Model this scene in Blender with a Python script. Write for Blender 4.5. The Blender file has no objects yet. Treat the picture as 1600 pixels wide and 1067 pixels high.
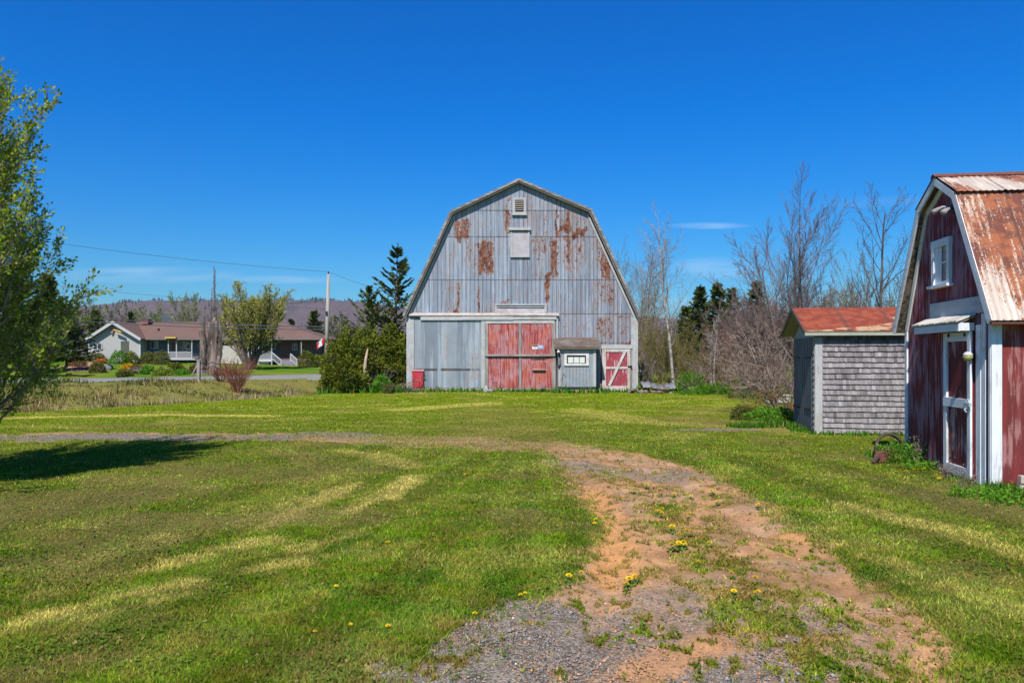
import bpy, math, random
import numpy as np
from mathutils import Vector, Matrix

# ------------------------------------------------------------------ camera, light, exposure
scene = bpy.context.scene
COL = scene.collection
HC = 1.6          # eye height
FPX = 1200.0      # focal length in pixels of the 1600 px wide photograph
HOR = 557.0       # horizon row
cam_d = bpy.data.cameras.new('camera')
cam = bpy.data.objects.new('camera', cam_d); COL.objects.link(cam)
cam.location = (0, 0, HC)
cam.rotation_euler = (math.radians(90), 0, 0)
cam_d.sensor_width = 36.0
cam_d.lens = 36.0 * FPX / 1600.0
cam_d.shift_y = (HOR - 533.5) / 1600.0
cam_d.clip_start = 0.05
cam_d.clip_end = 20000
scene.camera = cam

SUN_AZ = math.radians(15)      # sun stands behind the camera, this far to the left
SUN_EL = math.radians(49)
sx, sy, sz = -math.sin(SUN_AZ) * math.cos(SUN_EL), -math.cos(SUN_AZ) * math.cos(SUN_EL), math.sin(SUN_EL)
sun_d = bpy.data.lights.new('sun', 'SUN')
sun_d.energy = 5.0
sun_d.angle = math.radians(0.53)
sun_d.color = (1.0, 0.955, 0.88)
sun = bpy.data.objects.new('sun', sun_d); COL.objects.link(sun)
sun.location = (sx * 100, sy * 100, sz * 100)
sun.rotation_euler = Vector((sx, sy, sz)).to_track_quat('Z', 'Y').to_euler()

world = bpy.data.worlds.new('World'); scene.world = world
world.use_nodes = True
wt = world.node_tree; wt.nodes.clear()
sky = wt.nodes.new('ShaderNodeTexSky'); sky.sky_type = 'NISHITA'; sky.sun_disc = False
sky.sun_elevation = SUN_EL
sky.sun_rotation = math.pi + SUN_AZ
sky.altitude = 0; sky.air_density = 1.0; sky.dust_density = 0.7; sky.ozone_density = 3.5
hs = wt.nodes.new('ShaderNodeHueSaturation'); hs.inputs['Saturation'].default_value = 1.34
hs.inputs['Hue'].default_value = 0.5; hs.inputs['Value'].default_value = 1.0
wt.links.new(sky.outputs[0], hs.inputs['Color'])
# thin cirrus wisps, laid out by compass direction
tc = wt.nodes.new('ShaderNodeTexCoord')
sepd = wt.nodes.new('ShaderNodeSeparateXYZ'); wt.links.new(tc.outputs['Generated'], sepd.inputs[0])
def wmath(op, a, b=None, clamp=False):
    n = wt.nodes.new('ShaderNodeMath'); n.operation = op; n.use_clamp = clamp
    for i, v in enumerate((a, b)):
        if v is None: continue
        if isinstance(v, (int, float)): n.inputs[i].default_value = v
        else: wt.links.new(v, n.inputs[i])
    return n.outputs[0]
azm = wmath('DIVIDE', sepd.outputs['X'], sepd.outputs['Y'])
elv = wmath('DIVIDE', sepd.outputs['Z'], sepd.outputs['Y'])
cmbd = wt.nodes.new('ShaderNodeCombineXYZ')
wt.links.new(wmath('MULTIPLY', azm, 9.0), cmbd.inputs[0]); wt.links.new(wmath('MULTIPLY', elv, 70.0), cmbd.inputs[1])
cn = wt.nodes.new('ShaderNodeTexNoise'); cn.inputs['Scale'].default_value = 1.0; cn.inputs['Detail'].default_value = 6
wt.links.new(cmbd.outputs[0], cn.inputs['Vector'])
total = None
for (a0, e0, wa, we, k) in [(-0.475, 0.106, 0.13, 0.012, 0.55), (0.255, 0.170, 0.06, 0.005, 0.5), (0.265, 0.115, 0.07, 0.016, 0.45),
                            (-0.3, 0.100, 0.09, 0.006, 0.4), (0.21, 0.07, 0.10, 0.008, 0.3), (0.5, 0.2, 0.12, 0.01, 0.12)]:
    g = wmath('ADD', wmath('POWER', wmath('DIVIDE', wmath('SUBTRACT', azm, a0), wa), 2.0),
              wmath('POWER', wmath('DIVIDE', wmath('SUBTRACT', elv, e0), we), 2.0))
    g = wmath('MULTIPLY', wmath('SUBTRACT', 1.0, g, True), k * 0.75)
    total = g if total is None else wmath('MAXIMUM', total, g)
cl = wmath('MULTIPLY', total, wmath('MULTIPLY', wmath('SUBTRACT', cn.outputs['Fac'], 0.33, True), 3.6, True), True)
cl = wmath('MULTIPLY', cl, wmath('GREATER_THAN', sepd.outputs['Y'], 0.0))
cmx = wt.nodes.new('ShaderNodeMix'); cmx.data_type = 'RGBA'
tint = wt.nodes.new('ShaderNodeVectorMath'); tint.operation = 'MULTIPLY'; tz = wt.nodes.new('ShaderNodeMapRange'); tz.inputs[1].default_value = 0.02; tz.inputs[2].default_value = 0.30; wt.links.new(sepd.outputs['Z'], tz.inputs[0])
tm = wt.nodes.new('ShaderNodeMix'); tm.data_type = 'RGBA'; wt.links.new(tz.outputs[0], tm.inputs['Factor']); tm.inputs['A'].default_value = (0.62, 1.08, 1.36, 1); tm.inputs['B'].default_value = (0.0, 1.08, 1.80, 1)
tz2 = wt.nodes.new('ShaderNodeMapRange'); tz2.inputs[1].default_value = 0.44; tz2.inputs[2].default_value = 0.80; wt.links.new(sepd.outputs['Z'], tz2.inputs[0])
tm2 = wt.nodes.new('ShaderNodeMix'); tm2.data_type = 'RGBA'; wt.links.new(tz2.outputs[0], tm2.inputs['Factor']); wt.links.new(tm.outputs['Result'], tm2.inputs['A']); tm2.inputs['B'].default_value = (0.10, 0.50, 0.85, 1)  # sky overhead, above the frame, dimmed to deepen the shadows
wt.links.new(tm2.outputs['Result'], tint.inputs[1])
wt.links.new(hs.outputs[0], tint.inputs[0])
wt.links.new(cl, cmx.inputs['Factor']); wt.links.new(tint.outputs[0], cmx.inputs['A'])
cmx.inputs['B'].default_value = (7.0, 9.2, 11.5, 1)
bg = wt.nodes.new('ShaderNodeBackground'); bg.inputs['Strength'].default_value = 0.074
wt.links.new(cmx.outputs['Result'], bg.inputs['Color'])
wo = wt.nodes.new('ShaderNodeOutputWorld'); wt.links.new(bg.outputs[0], wo.inputs[0])

scene.view_settings.view_transform = 'Standard'
scene.view_settings.look = 'None'
scene.view_settings.exposure = 0.24
scene.view_settings.gamma = 1.0
scene.cycles.max_bounces = 6
scene.cycles.transparent_max_bounces = 8
scene.cycles.use_adaptive_sampling = True
scene.cycles.adaptive_threshold = 0.02

# ------------------------------------------------------------------ helpers
def P(px, py, Y):
    """world point seen at a photograph pixel, at distance Y"""
    return Vector(((px - 800) / FPX * Y, Y, HC - (py - HOR) / FPX * Y))
def G(px, py, z=0.0):
    """ground point (height z) seen at a photograph pixel"""
    Y = (HC - z) * FPX / (py - HOR)
    return ((px - 800) / FPX * Y, Y)

def vnoise(x, y, seed=0):
    x = np.asarray(x, float); y = np.asarray(y, float)
    xi = np.floor(x).astype(np.int64); yi = np.floor(y).astype(np.int64)
    xf = x - xi; yf = y - yi
    u = xf * xf * (3 - 2 * xf); v = yf * yf * (3 - 2 * yf)
    def h(a, b):
        n = (a * 374761393 + b * 668265263 + seed * 1442695041) & 0xffffffff
        n = ((n ^ (n >> 13)) * 1274126177) & 0xffffffff
        n = (n ^ (n >> 16)) & 0xffffff
        return n / float(0xffffff)
    return (h(xi, yi) * (1 - u) + h(xi + 1, yi) * u) * (1 - v) + (h(xi, yi + 1) * (1 - u) + h(xi + 1, yi + 1) * u) * v
def fbm(x, y, seed=0, oct=4):
    s = 0; a = 0.5; t = 0
    for i in range(oct):
        s = s + a * vnoise(x * 2 ** i, y * 2 ** i, seed + i * 17); t += a; a *= 0.5
    return s / t
def sstep(a, b, x):
    t = np.clip((x - a) / (b - a), 0, 1)
    return t * t * (3 - 2 * t)

def seg_dist(x, y, pts):
    d = np.full(np.shape(x), 1e9)
    for (ax, ay), (bx_, by_) in zip(pts[:-1], pts[1:]):
        dx, dy = bx_ - ax, by_ - ay
        t = np.clip(((x - ax) * dx + (y - ay) * dy) / (dx * dx + dy * dy + 1e-9), 0, 1)
        d = np.minimum(d, np.hypot(x - ax - t * dx, y - ay - t * dy))
    return d
def poly_sd(x, y, pts):
    """signed distance, positive inside"""
    inside = np.zeros(np.shape(x), bool)
    n = len(pts)
    for i in range(n):
        ax, ay = pts[i]; bx_, by_ = pts[(i + 1) % n]
        c = ((ay > y) != (by_ > y)) & (x < (bx_ - ax) * (y - ay) / (by_ - ay + 1e-12) + ax)
        inside ^= c
    d = seg_dist(x, y, list(pts) + [pts[0]])
    return np.where(inside, d, -d)

# ---- node helper
class NT:
    def __init__(s, name):
        s.m = bpy.data.materials.new(name); s.m.use_nodes = True
        s.t = s.m.node_tree; s.t.nodes.clear()
        s.out = s.t.nodes.new('ShaderNodeOutputMaterial')
        s.b = s.t.nodes.new('ShaderNodeBsdfPrincipled')
        s.t.links.new(s.b.outputs[0], s.out.inputs[0])
        s.b.inputs['Roughness'].default_value = 0.8
        s.b.inputs['Specular IOR Level'].default_value = 0.3
        s._co = None
    def put(s, sock, v):
        if v is None: return
        if isinstance(v, (int, float)):
            if sock.type == 'RGBA': sock.default_value = (v, v, v, 1)
            elif sock.type == 'VECTOR': sock.default_value = (v, v, v)
            else: sock.default_value = v
        elif isinstance(v, (tuple, list)):
            sock.default_value = tuple(v) + ((1,) if sock.type == 'RGBA' and len(v) == 3 else ())
        else: s.t.links.new(v, sock)
    def co(s, scale=(1, 1, 1)):
        if s._co is None: s._co = s.t.nodes.new('ShaderNodeTexCoord').outputs['Object']
        mp = s.t.nodes.new('ShaderNodeMapping'); s.t.links.new(s._co, mp.inputs[0])
        mp.inputs['Scale'].default_value = scale
        return mp.outputs[0]
    def noise(s, scale=5, detail=4, co=None, rough=0.55, dist=0.0):
        n = s.t.nodes.new('ShaderNodeTexNoise')
        if co is None: co = s.co()
        if isinstance(co, tuple): co = s.co(co)
        s.t.links.new(co, n.inputs['Vector'])
        n.inputs['Scale'].default_value = scale; n.inputs['Detail'].default_value = detail
        n.inputs['Roughness'].default_value = rough; n.inputs['Distortion'].default_value = dist
        return n.outputs['Fac']
    def voro(s, scale=5, co=None, out='Distance', feature='F1'):
        n = s.t.nodes.new('ShaderNodeTexVoronoi'); n.feature = feature
        if co is None: co = s.co()
        if isinstance(co, tuple): co = s.co(co)
        s.t.links.new(co, n.inputs['Vector']); n.inputs['Scale'].default_value = scale
        return n.outputs[out]
    def attr(s, name, vec=False):
        n = s.t.nodes.new('ShaderNodeAttribute'); n.attribute_name = name
        return n.outputs['Color' if vec else 'Fac']
    def rnd(s):
        return s.t.nodes.new('ShaderNodeObjectInfo').outputs['Random']
    def math(s, op, a, b=None, clamp=False):
        n = s.t.nodes.new('ShaderNodeMath'); n.operation = op; n.use_clamp = clamp
        s.put(n.inputs[0], a); s.put(n.inputs[1], b)
        return n.outputs[0]
    def step(s, v, a, b):
        n = s.t.nodes.new('ShaderNodeMapRange'); n.interpolation_type = 'SMOOTHSTEP'
        s.put(n.inputs[0], v); s.put(n.inputs[1], a); s.put(n.inputs[2], b)
        return n.outputs[0]
    def mix(s, f, a, b, mode='MIX'):
        n = s.t.nodes.new('ShaderNodeMix'); n.data_type = 'RGBA'; n.blend_type = mode
        s.put(n.inputs['Factor'], f); s.put(n.inputs['A'], a); s.put(n.inputs['B'], b)
        return n.outputs['Result']
    def mul(s, c, v):
        """scale a colour by a float"""
        n = s.t.nodes.new('ShaderNodeVectorMath'); n.operation = 'SCALE'
        s.put(n.inputs[0], c); s.put(n.inputs['Scale'], v)
        return n.outputs[0]
    def bump(s, h, strength=0.5, dist=0.02):
        n = s.t.nodes.new('ShaderNodeBump'); s.put(n.inputs['Height'], h)
        n.inputs['Strength'].default_value = strength; n.inputs['Distance'].default_value = dist
        s.t.links.new(n.outputs[0], s.b.inputs['Normal'])
    def col(s, c): s.put(s.b.inputs['Base Color'], c); return s
    def rough(s, r): s.put(s.b.inputs['Roughness'], r); return s
    def metal(s, r): s.put(s.b.inputs['Metallic'], r); return s

def m_plain(name, c, rough=0.75, var=0.25, scale=9, bump=0.15, stretch=(1, 1, 1)):
    n = NT(name)
    f = n.noise(scale, 5, stretch)
    n.col(n.mul(tuple(c), n.math('ADD', 1 - var, n.math('MULTIPLY', f, var * 2))))
    n.rough(rough); n.bump(f, bump, 0.01)
    return n.m
def m_paint(name, c, under=(0.28, 0.25, 0.23), peel=0.35, axis='z', rough=0.7, dirt=0.25, fine=1.0, c2=None):
    """old paint on boards, worn through along the grain"""
    n = NT(name)
    st = {'z': (14, 14, 1.1), 'x': (1.1, 14, 14), 'y': (14, 1.1, 14)}[axis]
    st = tuple(v * fine for v in st)
    grain = n.noise(1.6, 6, st, 0.65)
    blot = n.noise(1.7, 5)
    base = tuple(c)
    if c2 is not None: base = n.mix(n.step(n.noise(0.9, 4, st), 0.42, 0.6), base, tuple(c2))
    wear = n.math('ADD', n.math('MULTIPLY', grain, 0.6), n.math('MULTIPLY', blot, 0.4))
    t = 0.66 - peel * 0.3
    k = n.step(wear, t - 0.035, t + 0.035)
    uc = n.mix(grain, tuple(v * 0.6 for v in under), tuple(min(1, v * 1.5) for v in under))
    colr = n.mix(k, base, uc)
    colr = n.mul(colr, n.math('ADD', 1 - dirt, n.math('MULTIPLY', n.noise(4.0, 6), 2 * dirt)))
    n.col(colr); n.rough(rough); n.bump(grain, 0.35, 0.006)
    return n.m
def m_leaf(name, ca, cb, cc=None, rough=0.6, trans=0.25):
    n = NT(name)
    t = n.attr('tone')
    c = n.mix(t, tuple(ca), tuple(cb))
    if cc is not None: c = n.mix(n.step(n.noise(1.3, 3), 0.48, 0.62), c, tuple(cc))
    n.col(c); n.rough(rough); n.b.inputs['Specular IOR Level'].default_value = 0.08
    if trans:
        tr = n.t.nodes.new('ShaderNodeBsdfTranslucent'); n.put(tr.inputs[0], c)
        ms = n.t.nodes.new('ShaderNodeMixShader'); ms.inputs[0].default_value = trans
        n.t.links.new(n.b.outputs[0], ms.inputs[1]); n.t.links.new(tr.outputs[0], ms.inputs[2])
        n.t.links.new(ms.outputs[0], n.out.inputs[0])
    return n.m
def m_bark(name, ca, cb, sc=8, stretch=(1, 1, 0.3)):
    n = NT(name); f = n.noise(sc, 5, stretch)
    n.col(n.mix(n.step(f, 0.38, 0.62), tuple(ca), tuple(cb))); n.rough(0.9); n.bump(f, 0.5, 0.02)
    return n.m

# ---- mesh building
class MB:
    def __init__(s): s.v = []; s.f = []
    def face(s, *pts):
        b = len(s.v); s.v += [tuple(p) for p in pts]; s.f.append(tuple(range(b, b + len(pts)))); return s
    def box(s, x0, y0, z0, x1, y1, z1, M=None):
        x0, x1 = min(x0, x1), max(x0, x1); y0, y1 = min(y0, y1), max(y0, y1); z0, z1 = min(z0, z1), max(z0, z1)
        c = [(x0, y0, z0), (x1, y0, z0), (x1, y1, z0), (x0, y1, z0), (x0, y0, z1), (x1, y0, z1), (x1, y1, z1), (x0, y1, z1)]
        if M is not None: c = [tuple(M @ Vector(p)) for p in c]
        b = len(s.v); s.v += c
        s.f += [tuple(b + i for i in q) for q in ((0, 3, 2, 1), (4, 5, 6, 7), (0, 1, 5, 4), (1, 2, 6, 5), (2, 3, 7, 6), (3, 0, 4, 7))]
        return s
    def bar(s, a, b, w, t, up=(0, 0, 1)):
        """rectangular bar from a to b, width w across, thickness t along up"""
        a = Vector(a); b = Vector(b); d = (b - a); L = d.length; d = d / L
        u = Vector(up); sd = d.cross(u)
        if sd.length < 1e-4: sd = d.cross(Vector((1, 0, 0)))
        sd.normalize(); u2 = sd.cross(d).normalized()
        M = Matrix((( d.x, sd.x, u2.x, a.x), (d.y, sd.y, u2.y, a.y), (d.z, sd.z, u2.z, a.z), (0, 0, 0, 1)))
        return s.box(0, -w / 2, -t / 2, L, w / 2, t / 2, M)
    def prism(s, prof, axis, a, b):
        """prof: 2-D polygon; extruded along axis 'x' or 'y' from a to b"""
        n = len(prof)
        def pt(p, k): return (k, p[0], p[1]) if axis == 'x' else (p[0], k, p[1])
        base = len(s.v)
        s.v += [pt(p, a) for p in prof] + [pt(p, b) for p in prof]
        s.f.append(tuple(base + i for i in range(n))[::-1]); s.f.append(tuple(base + n + i for i in range(n)))
        for i in range(n):
            j = (i + 1) % n
            s.f.append((base + i, base + j, base + n + j, base + n + i))
        return s
    def tube(s, pts, radii, sides=8, cap=True):
        pts = [Vector(p) for p in pts]
        if isinstance(radii, (int, float)): radii = [radii] * len(pts)
        rings = []
        for i, p in enumerate(pts):
            d = (pts[min(i + 1, len(pts) - 1)] - pts[max(i - 1, 0)])
            if d.length < 1e-9: d = Vector((0, 0, 1))
            d.normalize()
            a = d.cross(Vector((0.13, 0.31, 0.94)))
            if a.length < 1e-3: a = d.cross(Vector((1, 0, 0)))
            a.normalize(); c = d.cross(a)
            b = len(s.v)
            for k in range(sides):
                t = 2 * math.pi * k / sides
                s.v.append(tuple(p + (a * math.cos(t) + c * math.sin(t)) * radii[i]))
            rings.append(b)
        for r0, r1 in zip(rings[:-1], rings[1:]):
            for k in range(sides):
                j = (k + 1) % sides
                s.f.append((r0 + k, r0 + j, r1 + j, r1 + k))
        if cap:
            s.f.append(tuple(rings[0] + k for k in range(sides))[::-1]); s.f.append(tuple(rings[-1] + k for k in range(sides)))
        return s
    def lathe(s, prof, cx, cy, cz, sides=14):
        """prof: (radius, z)"""
        rings = []
        for r, z in prof:
            b = len(s.v)
            for k in range(sides):
                t = 2 * math.pi * k / sides
                s.v.append((cx + r * math.cos(t), cy + r * math.sin(t), cz + z))
            rings.append(b)
        for r0, r1 in zip(rings[:-1], rings[1:]):
            for k in range(sides):
                j = (k + 1) % sides
                s.f.append((r0 + k, r0 + j, r1 + j, r1 + k))
        s.f.append(tuple(rings[0] + k for k in range(sides))[::-1]); s.f.append(tuple(rings[-1] + k for k in range(sides)))
        return s
    def blob(s, c, r, seed=0, sub=2, amp=0.25, fs=2.0):
        import bmesh
        bm = bmesh.new(); bmesh.ops.create_icosphere(bm, subdivisions=sub, radius=1.0)
        b = len(s.v)
        for v in bm.verts:
            n = float(fbm(v.co.x * fs + 7 + seed, v.co.y * fs + v.co.z * fs * 1.3 + seed * 3.1, seed)) - 0.5
            k = 1 + n * 2 * amp
            s.v.append((c[0] + v.co.x * r[0] * k, c[1] + v.co.y * r[1] * k, c[2] + v.co.z * r[2] * k))
        for f in bm.faces: s.f.append(tuple(b + v.index for v in f.verts))
        bm.free(); return s

def obj(name, mb, m, parent=None, smooth=False, bevel=0.0):
    me = bpy.data.meshes.new(name)
    me.from_pydata(mb.v, [], mb.f); me.update()
    if smooth: me.polygons.foreach_set('use_smooth', [True] * len(me.polygons))
    if m is not None: me.materials.append(m)
    o = bpy.data.objects.new(name, me); COL.objects.link(o)
    if parent is not None: o.parent = parent
    if bevel > 0:
        md = o.modifiers.new('bevel', 'BEVEL'); md.width = bevel; md.segments = 1; md.limit_method = 'ANGLE'; md.angle_limit = math.radians(40)
    return o
def objs(name, mb, m, parent=None, bevel=0.0):
    """every separate piece of the mesh becomes an object of its own"""
    par = list(range(len(mb.v)))
    def find(i):
        while par[i] != i: par[i] = par[par[i]]; i = par[i]
        return i
    for f in mb.f:
        for i in f[1:]: par[find(i)] = find(f[0])
    groups = {}
    for f in mb.f: groups.setdefault(find(f[0]), []).append(f)
    o = None
    for fs in groups.values():
        ids = sorted({i for f in fs for i in f}); mp = {v: k for k, v in enumerate(ids)}
        q = MB(); q.v = [mb.v[i] for i in ids]; q.f = [tuple(mp[i] for i in f) for f in fs]
        o = obj(name, q, m, parent, bevel=bevel)
    return o
def npobj(name, V, F, m, parent=None, attrs=None, smooth=False):
    """V (n,3) array; F (k,c) uniform faces; attrs: name -> per vertex float"""
    V = np.asarray(V, np.float32); F = np.asarray(F, np.int32)
    me = bpy.data.meshes.new(name)
    me.vertices.add(len(V)); me.vertices.foreach_set('co', V.ravel())
    c = F.shape[1]
    me.loops.add(F.size); me.loops.foreach_set('vertex_index', F.ravel())
    me.polygons.add(len(F)); me.polygons.foreach_set('loop_start', np.arange(0, F.size, c, dtype=np.int32))
    if smooth: me.polygons.foreach_set('use_smooth', np.ones(len(F), bool))
    for k, a in (attrs or {}).items():
        a = np.asarray(a, np.float32)
        if a.ndim == 1:
            at = me.attributes.new(k, 'FLOAT', 'POINT'); at.data.foreach_set('value', a)
        else:
            at = me.attributes.new(k, 'FLOAT_COLOR', 'POINT')
            at.data.foreach_set('color', np.c_[a, np.ones(len(a))].astype(np.float32).ravel())
    me.update(calc_edges=True)
    me.materials.append(m)
    o = bpy.data.objects.new(name, me); COL.objects.link(o)
    if parent is not None: o.parent = parent
    return o
def tag(o, label, cat, group=None, kind=None):
    if label: o['label'] = label
    if cat: o['category'] = cat
    if group: o['group'] = group
    if kind: o['kind'] = kind
    return o
def thing(name, label, cat, loc=(0, 0, 0), rz=0, group=None):
    o = bpy.data.objects.new(name, None); COL.objects.link(o)
    o.location = loc; o.rotation_euler = (0, 0, rz); o.empty_display_size = 0.2
    return tag(o, label, cat, group)
def dup(root, loc, rz=0, sc=1.0, label=None, group=None):
    r = root.copy(); COL.objects.link(r); r.location = loc; r.rotation_euler = (0, 0, rz)
    r.scale = (sc, sc, sc) if isinstance(sc, (int, float)) else sc
    if label: r['label'] = label
    if group: r['group'] = group
    for ch in list(root.children):
        c = ch.copy(); COL.objects.link(c); c.parent = r
    return r
# ------------------------------------------------------------------ terrain
EDGE = [(-40, -6), (-24, 9), (-14.5, 21.8), (-11.7, 25.6), (-8.6, 31.5), (-6.5, 36.5), (-5, 44), (2, 62), (30, 95), (60, 125)]
ROADC = [(-120, -48), (-66, 4), (-45, 24), (-26, 42), (-13.5, 54), (0, 67.5), (30, 97), (90, 158)]
def road_d(x, y): return seg_dist(x, y, ROADC)
def edge_sd(x, y):
    """distance beyond the mown lawn towards the road (positive = in the ditch)"""
    pts = EDGE + [(400, 125), (400, -300), (-40, -300)]
    return -poly_sd(x, y, pts)
RUT_R = [G(*p) for p in [(1010, 735), (1090, 770), (1170, 815), (1260, 870), (1350, 940), (1440, 1030), (1480, 1100)]]
RUT_L = [G(*p) for p in [(890, 725), (925, 770), (945, 820), (955, 900), (930, 980), (880, 1067)]]
def relief(x, y):
    """wheel ruts and trodden lumps of the drive, soft bumps of the lawn"""
    near = sstep(30, 8, np.hypot(x, y))
    dm = sstep(-0.15, 0.25, poly_sd(x, y, drive))
    z = 0.022 * (fbm(x * 3, y * 3, 92) - 0.5) * near
    for rt, dp in ((RUT_R, 0.04), (RUT_L, 0.04)):
        dr = seg_dist(x, y, rt) + (fbm(x * 5, y * 5, 93) - 0.5) * 0.08
        z = z + dm * near * (-dp * np.exp(-(dr / 0.13) ** 2) + 0.4 * dp * np.exp(-((dr - 0.25) / 0.07) ** 2))
    return z + dm * near * 0.018 * (fbm(x * 7, y * 7, 94) - 0.5)
def height(x, y):
    x = np.asarray(x, float); y = np.asarray(y, float)
    d = edge_sd(x, y); rd = road_d(x, y)
    z = 0.05 * (fbm(x * 0.12, y * 0.12, 3) - 0.5) * sstep(2, 12, np.hypot(x, y))
    z = z + 0.015 * (fbm(x * 1.3, y * 1.3, 5) - 0.5) * (d < 0)
    dip = -0.75 * sstep(0, 2.5, d) + 0.0 * d
    far = sstep(4.0, 11.0, d)
    z = z + dip * (1 - far) + far * 0.20
    z = z + (fbm(x * 0.7, y * 0.7, 8) - 0.5) * 0.3 * sstep(0.3, 2, d) * sstep(3.3, 4.5, rd)
    beyond = np.clip((rd - 3.8) / 34, 0, 1) * (d > 9) * sstep(60, 10, x + 0 * y)
    # houses stand on a bank across the road
    z = np.where(rd < 3.7, 0.2, z + beyond * 0.85)
    return z + relief(x, y)

def ground_at(px, py):
    Y = np.arange(3.0, 130, 0.1); X = (px - 800) / FPX * Y
    d = (HC - (py - HOR) / FPX * Y) - height(X, Y)
    k = int(np.argmax(d <= 0)) if (d <= 0).any() else len(Y) - 1
    return float(X[k]), float(Y[k])
drive = [G(*p) for p in [(862, 694), (905, 700), (960, 703), (1010, 708), (1080, 728), (1150, 762), (1205, 795), (1262, 828), (1310, 860), (1375, 905), (1430, 948),
                         (1500, 992), (1570, 1067), (1560, 1200), (1500, 1500), (300, 1500), (480, 1200), (615, 1067), (665, 1030), (700, 1002), (760, 962), (830, 925), (880, 895),
                         (912, 850), (925, 810), (900, 765), (880, 735), (850, 705)]]
track = [G(*p) for p in [(-500, 686), (0, 683), (300, 682), (520, 685), (640, 688), (760, 692), (880, 703)]]
trackA = [G(*p) for p in [(-500, 688), (0, 684), (300, 684), (430, 684)]]
trackC = [G(*p) for p in [(500, 678), (560, 679)]]
orange = [G(*p) for p in [(925, 770), (940, 800), (955, 850), (965, 900)]]
orange2 = [G(*p) for p in [(1240, 835), (1275, 850)]]
orange3 = [G(*p) for p in [(1110, 1000), (1000, 1050)]]
centre = [G(*p) for p in [(905, 738), (1010, 765), (1050, 805), (1090, 850), (1120, 880), (1150, 925), (1190, 970)]]
centre2 = [G(*p) for p in [(1040, 905), (1140, 920)]]
centre3 = [G(*p) for p in [(1240, 985), (1290, 1040)]]
centre4 = [G(*p) for p in [(1180, 905), (1240, 930), (1330, 1010), (1380, 1067)]]
gravA = [G(*p) for p in [(560, 1180), (700, 1055), (780, 1005), (850, 985)]]
gravB = [G(*p) for p in [(1000, 1000), (1080, 975), (1180, 955), (1240, 965)]]
gravC = [G(*p) for p in [(880, 725), (960, 738), (1060, 742)]]
gravD = [G(*p) for p in [(900, 1080), (1050, 1060), (1180, 1065)]]
strawS = [([G(*p) for p in [(645, 745), (605, 778), (545, 800)]], 0.15, 1.0),
          ([G(*p) for p in [(560, 757), (500, 785), (440, 812), (400, 830)]], 0.10, 0.9),
          ([G(*p) for p in [(400, 845), (310, 872), (190, 900), (90, 925)]], 0.10, 0.9),
          ([G(*p) for p in [(470, 880), (330, 905), (170, 935), (0, 985)]], 0.11, 0.9),
          ([G(*p) for p in [(560, 860), (450, 890), (300, 925), (150, 965)]], 0.07, 0.7),
          ([G(*p) for p in [(640, 800), (560, 835), (470, 862)]], 0.08, 0.6),
          ([G(*p) for p in [(480, 780), (380, 815), (250, 850), (120, 885)]], 0.08, 0.6),
          ([G(*p) for p in [(540, 705), (610, 716), (640, 730)]], 0.25, 0.6),
          ([G(*p) for p in [(240, 840), (130, 880), (80, 900)]], 0.12, 0.7),
          ([G(*p) for p in [(1200, 800), (1350, 870), (1600, 960)]], 0.14, 0.5),
          ([G(*p) for p in [(1330, 790), (1480, 830), (1700, 900)]], 0.2, 0.6),
          ([G(*p) for p in [(0, 653), (250, 648), (420, 650)]], 0.4, 0.8),
          ([G(*p) for p in [(900, 640), (1010, 660), (1150, 668), (1240, 672)]], 0.6, 0.45),
          ([G(*p) for p in [(620, 640), (760, 630)]], 0.6, 0.6)]
bareS = [([G(*p) for p in [(-60, 800), (60, 800), (190, 778), (225, 770)]], 0.55, 0.6),
         ([G(*p) for p in [(250, 730), (350, 738), (420, 742)]], 0.5, 0.4),
         ([G(*p) for p in [(760, 640), (780, 660), (800, 690)]], 1.2, 0.3),
         ([G(*p) for p in [(1440, 770), (1600, 800)]], 0.35, 0.6),
         ([G(*p) for p in [(1380, 745), (1500, 760)]], 0.2, 0.6),
         ([G(*p) for p in [(560, 735), (500, 720)]], 0.3, 0.5),
         ([G(*p) for p in [(640, 617), (740, 614)]], 0.35, 0.8),
         ([G(*p) for p in [(1080, 655), (1180, 668)]], 1.0, 0.5)]
lushS = [([G(*p) for p in [(600, 850), (680, 880), (640, 960), (540, 1060)]], 0.5, 0.8),
         ([G(*p) for p in [(740, 720), (830, 760), (850, 840)]], 0.9, 0.6),
         ([G(*p) for p in [(1070, 705), (1250, 790), (1480, 930), (1600, 1040)]], 0.5, 0.9),
         ([G(*p) for p in [(300, 700), (700, 700)]], 0.4, 0.7)]

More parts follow.
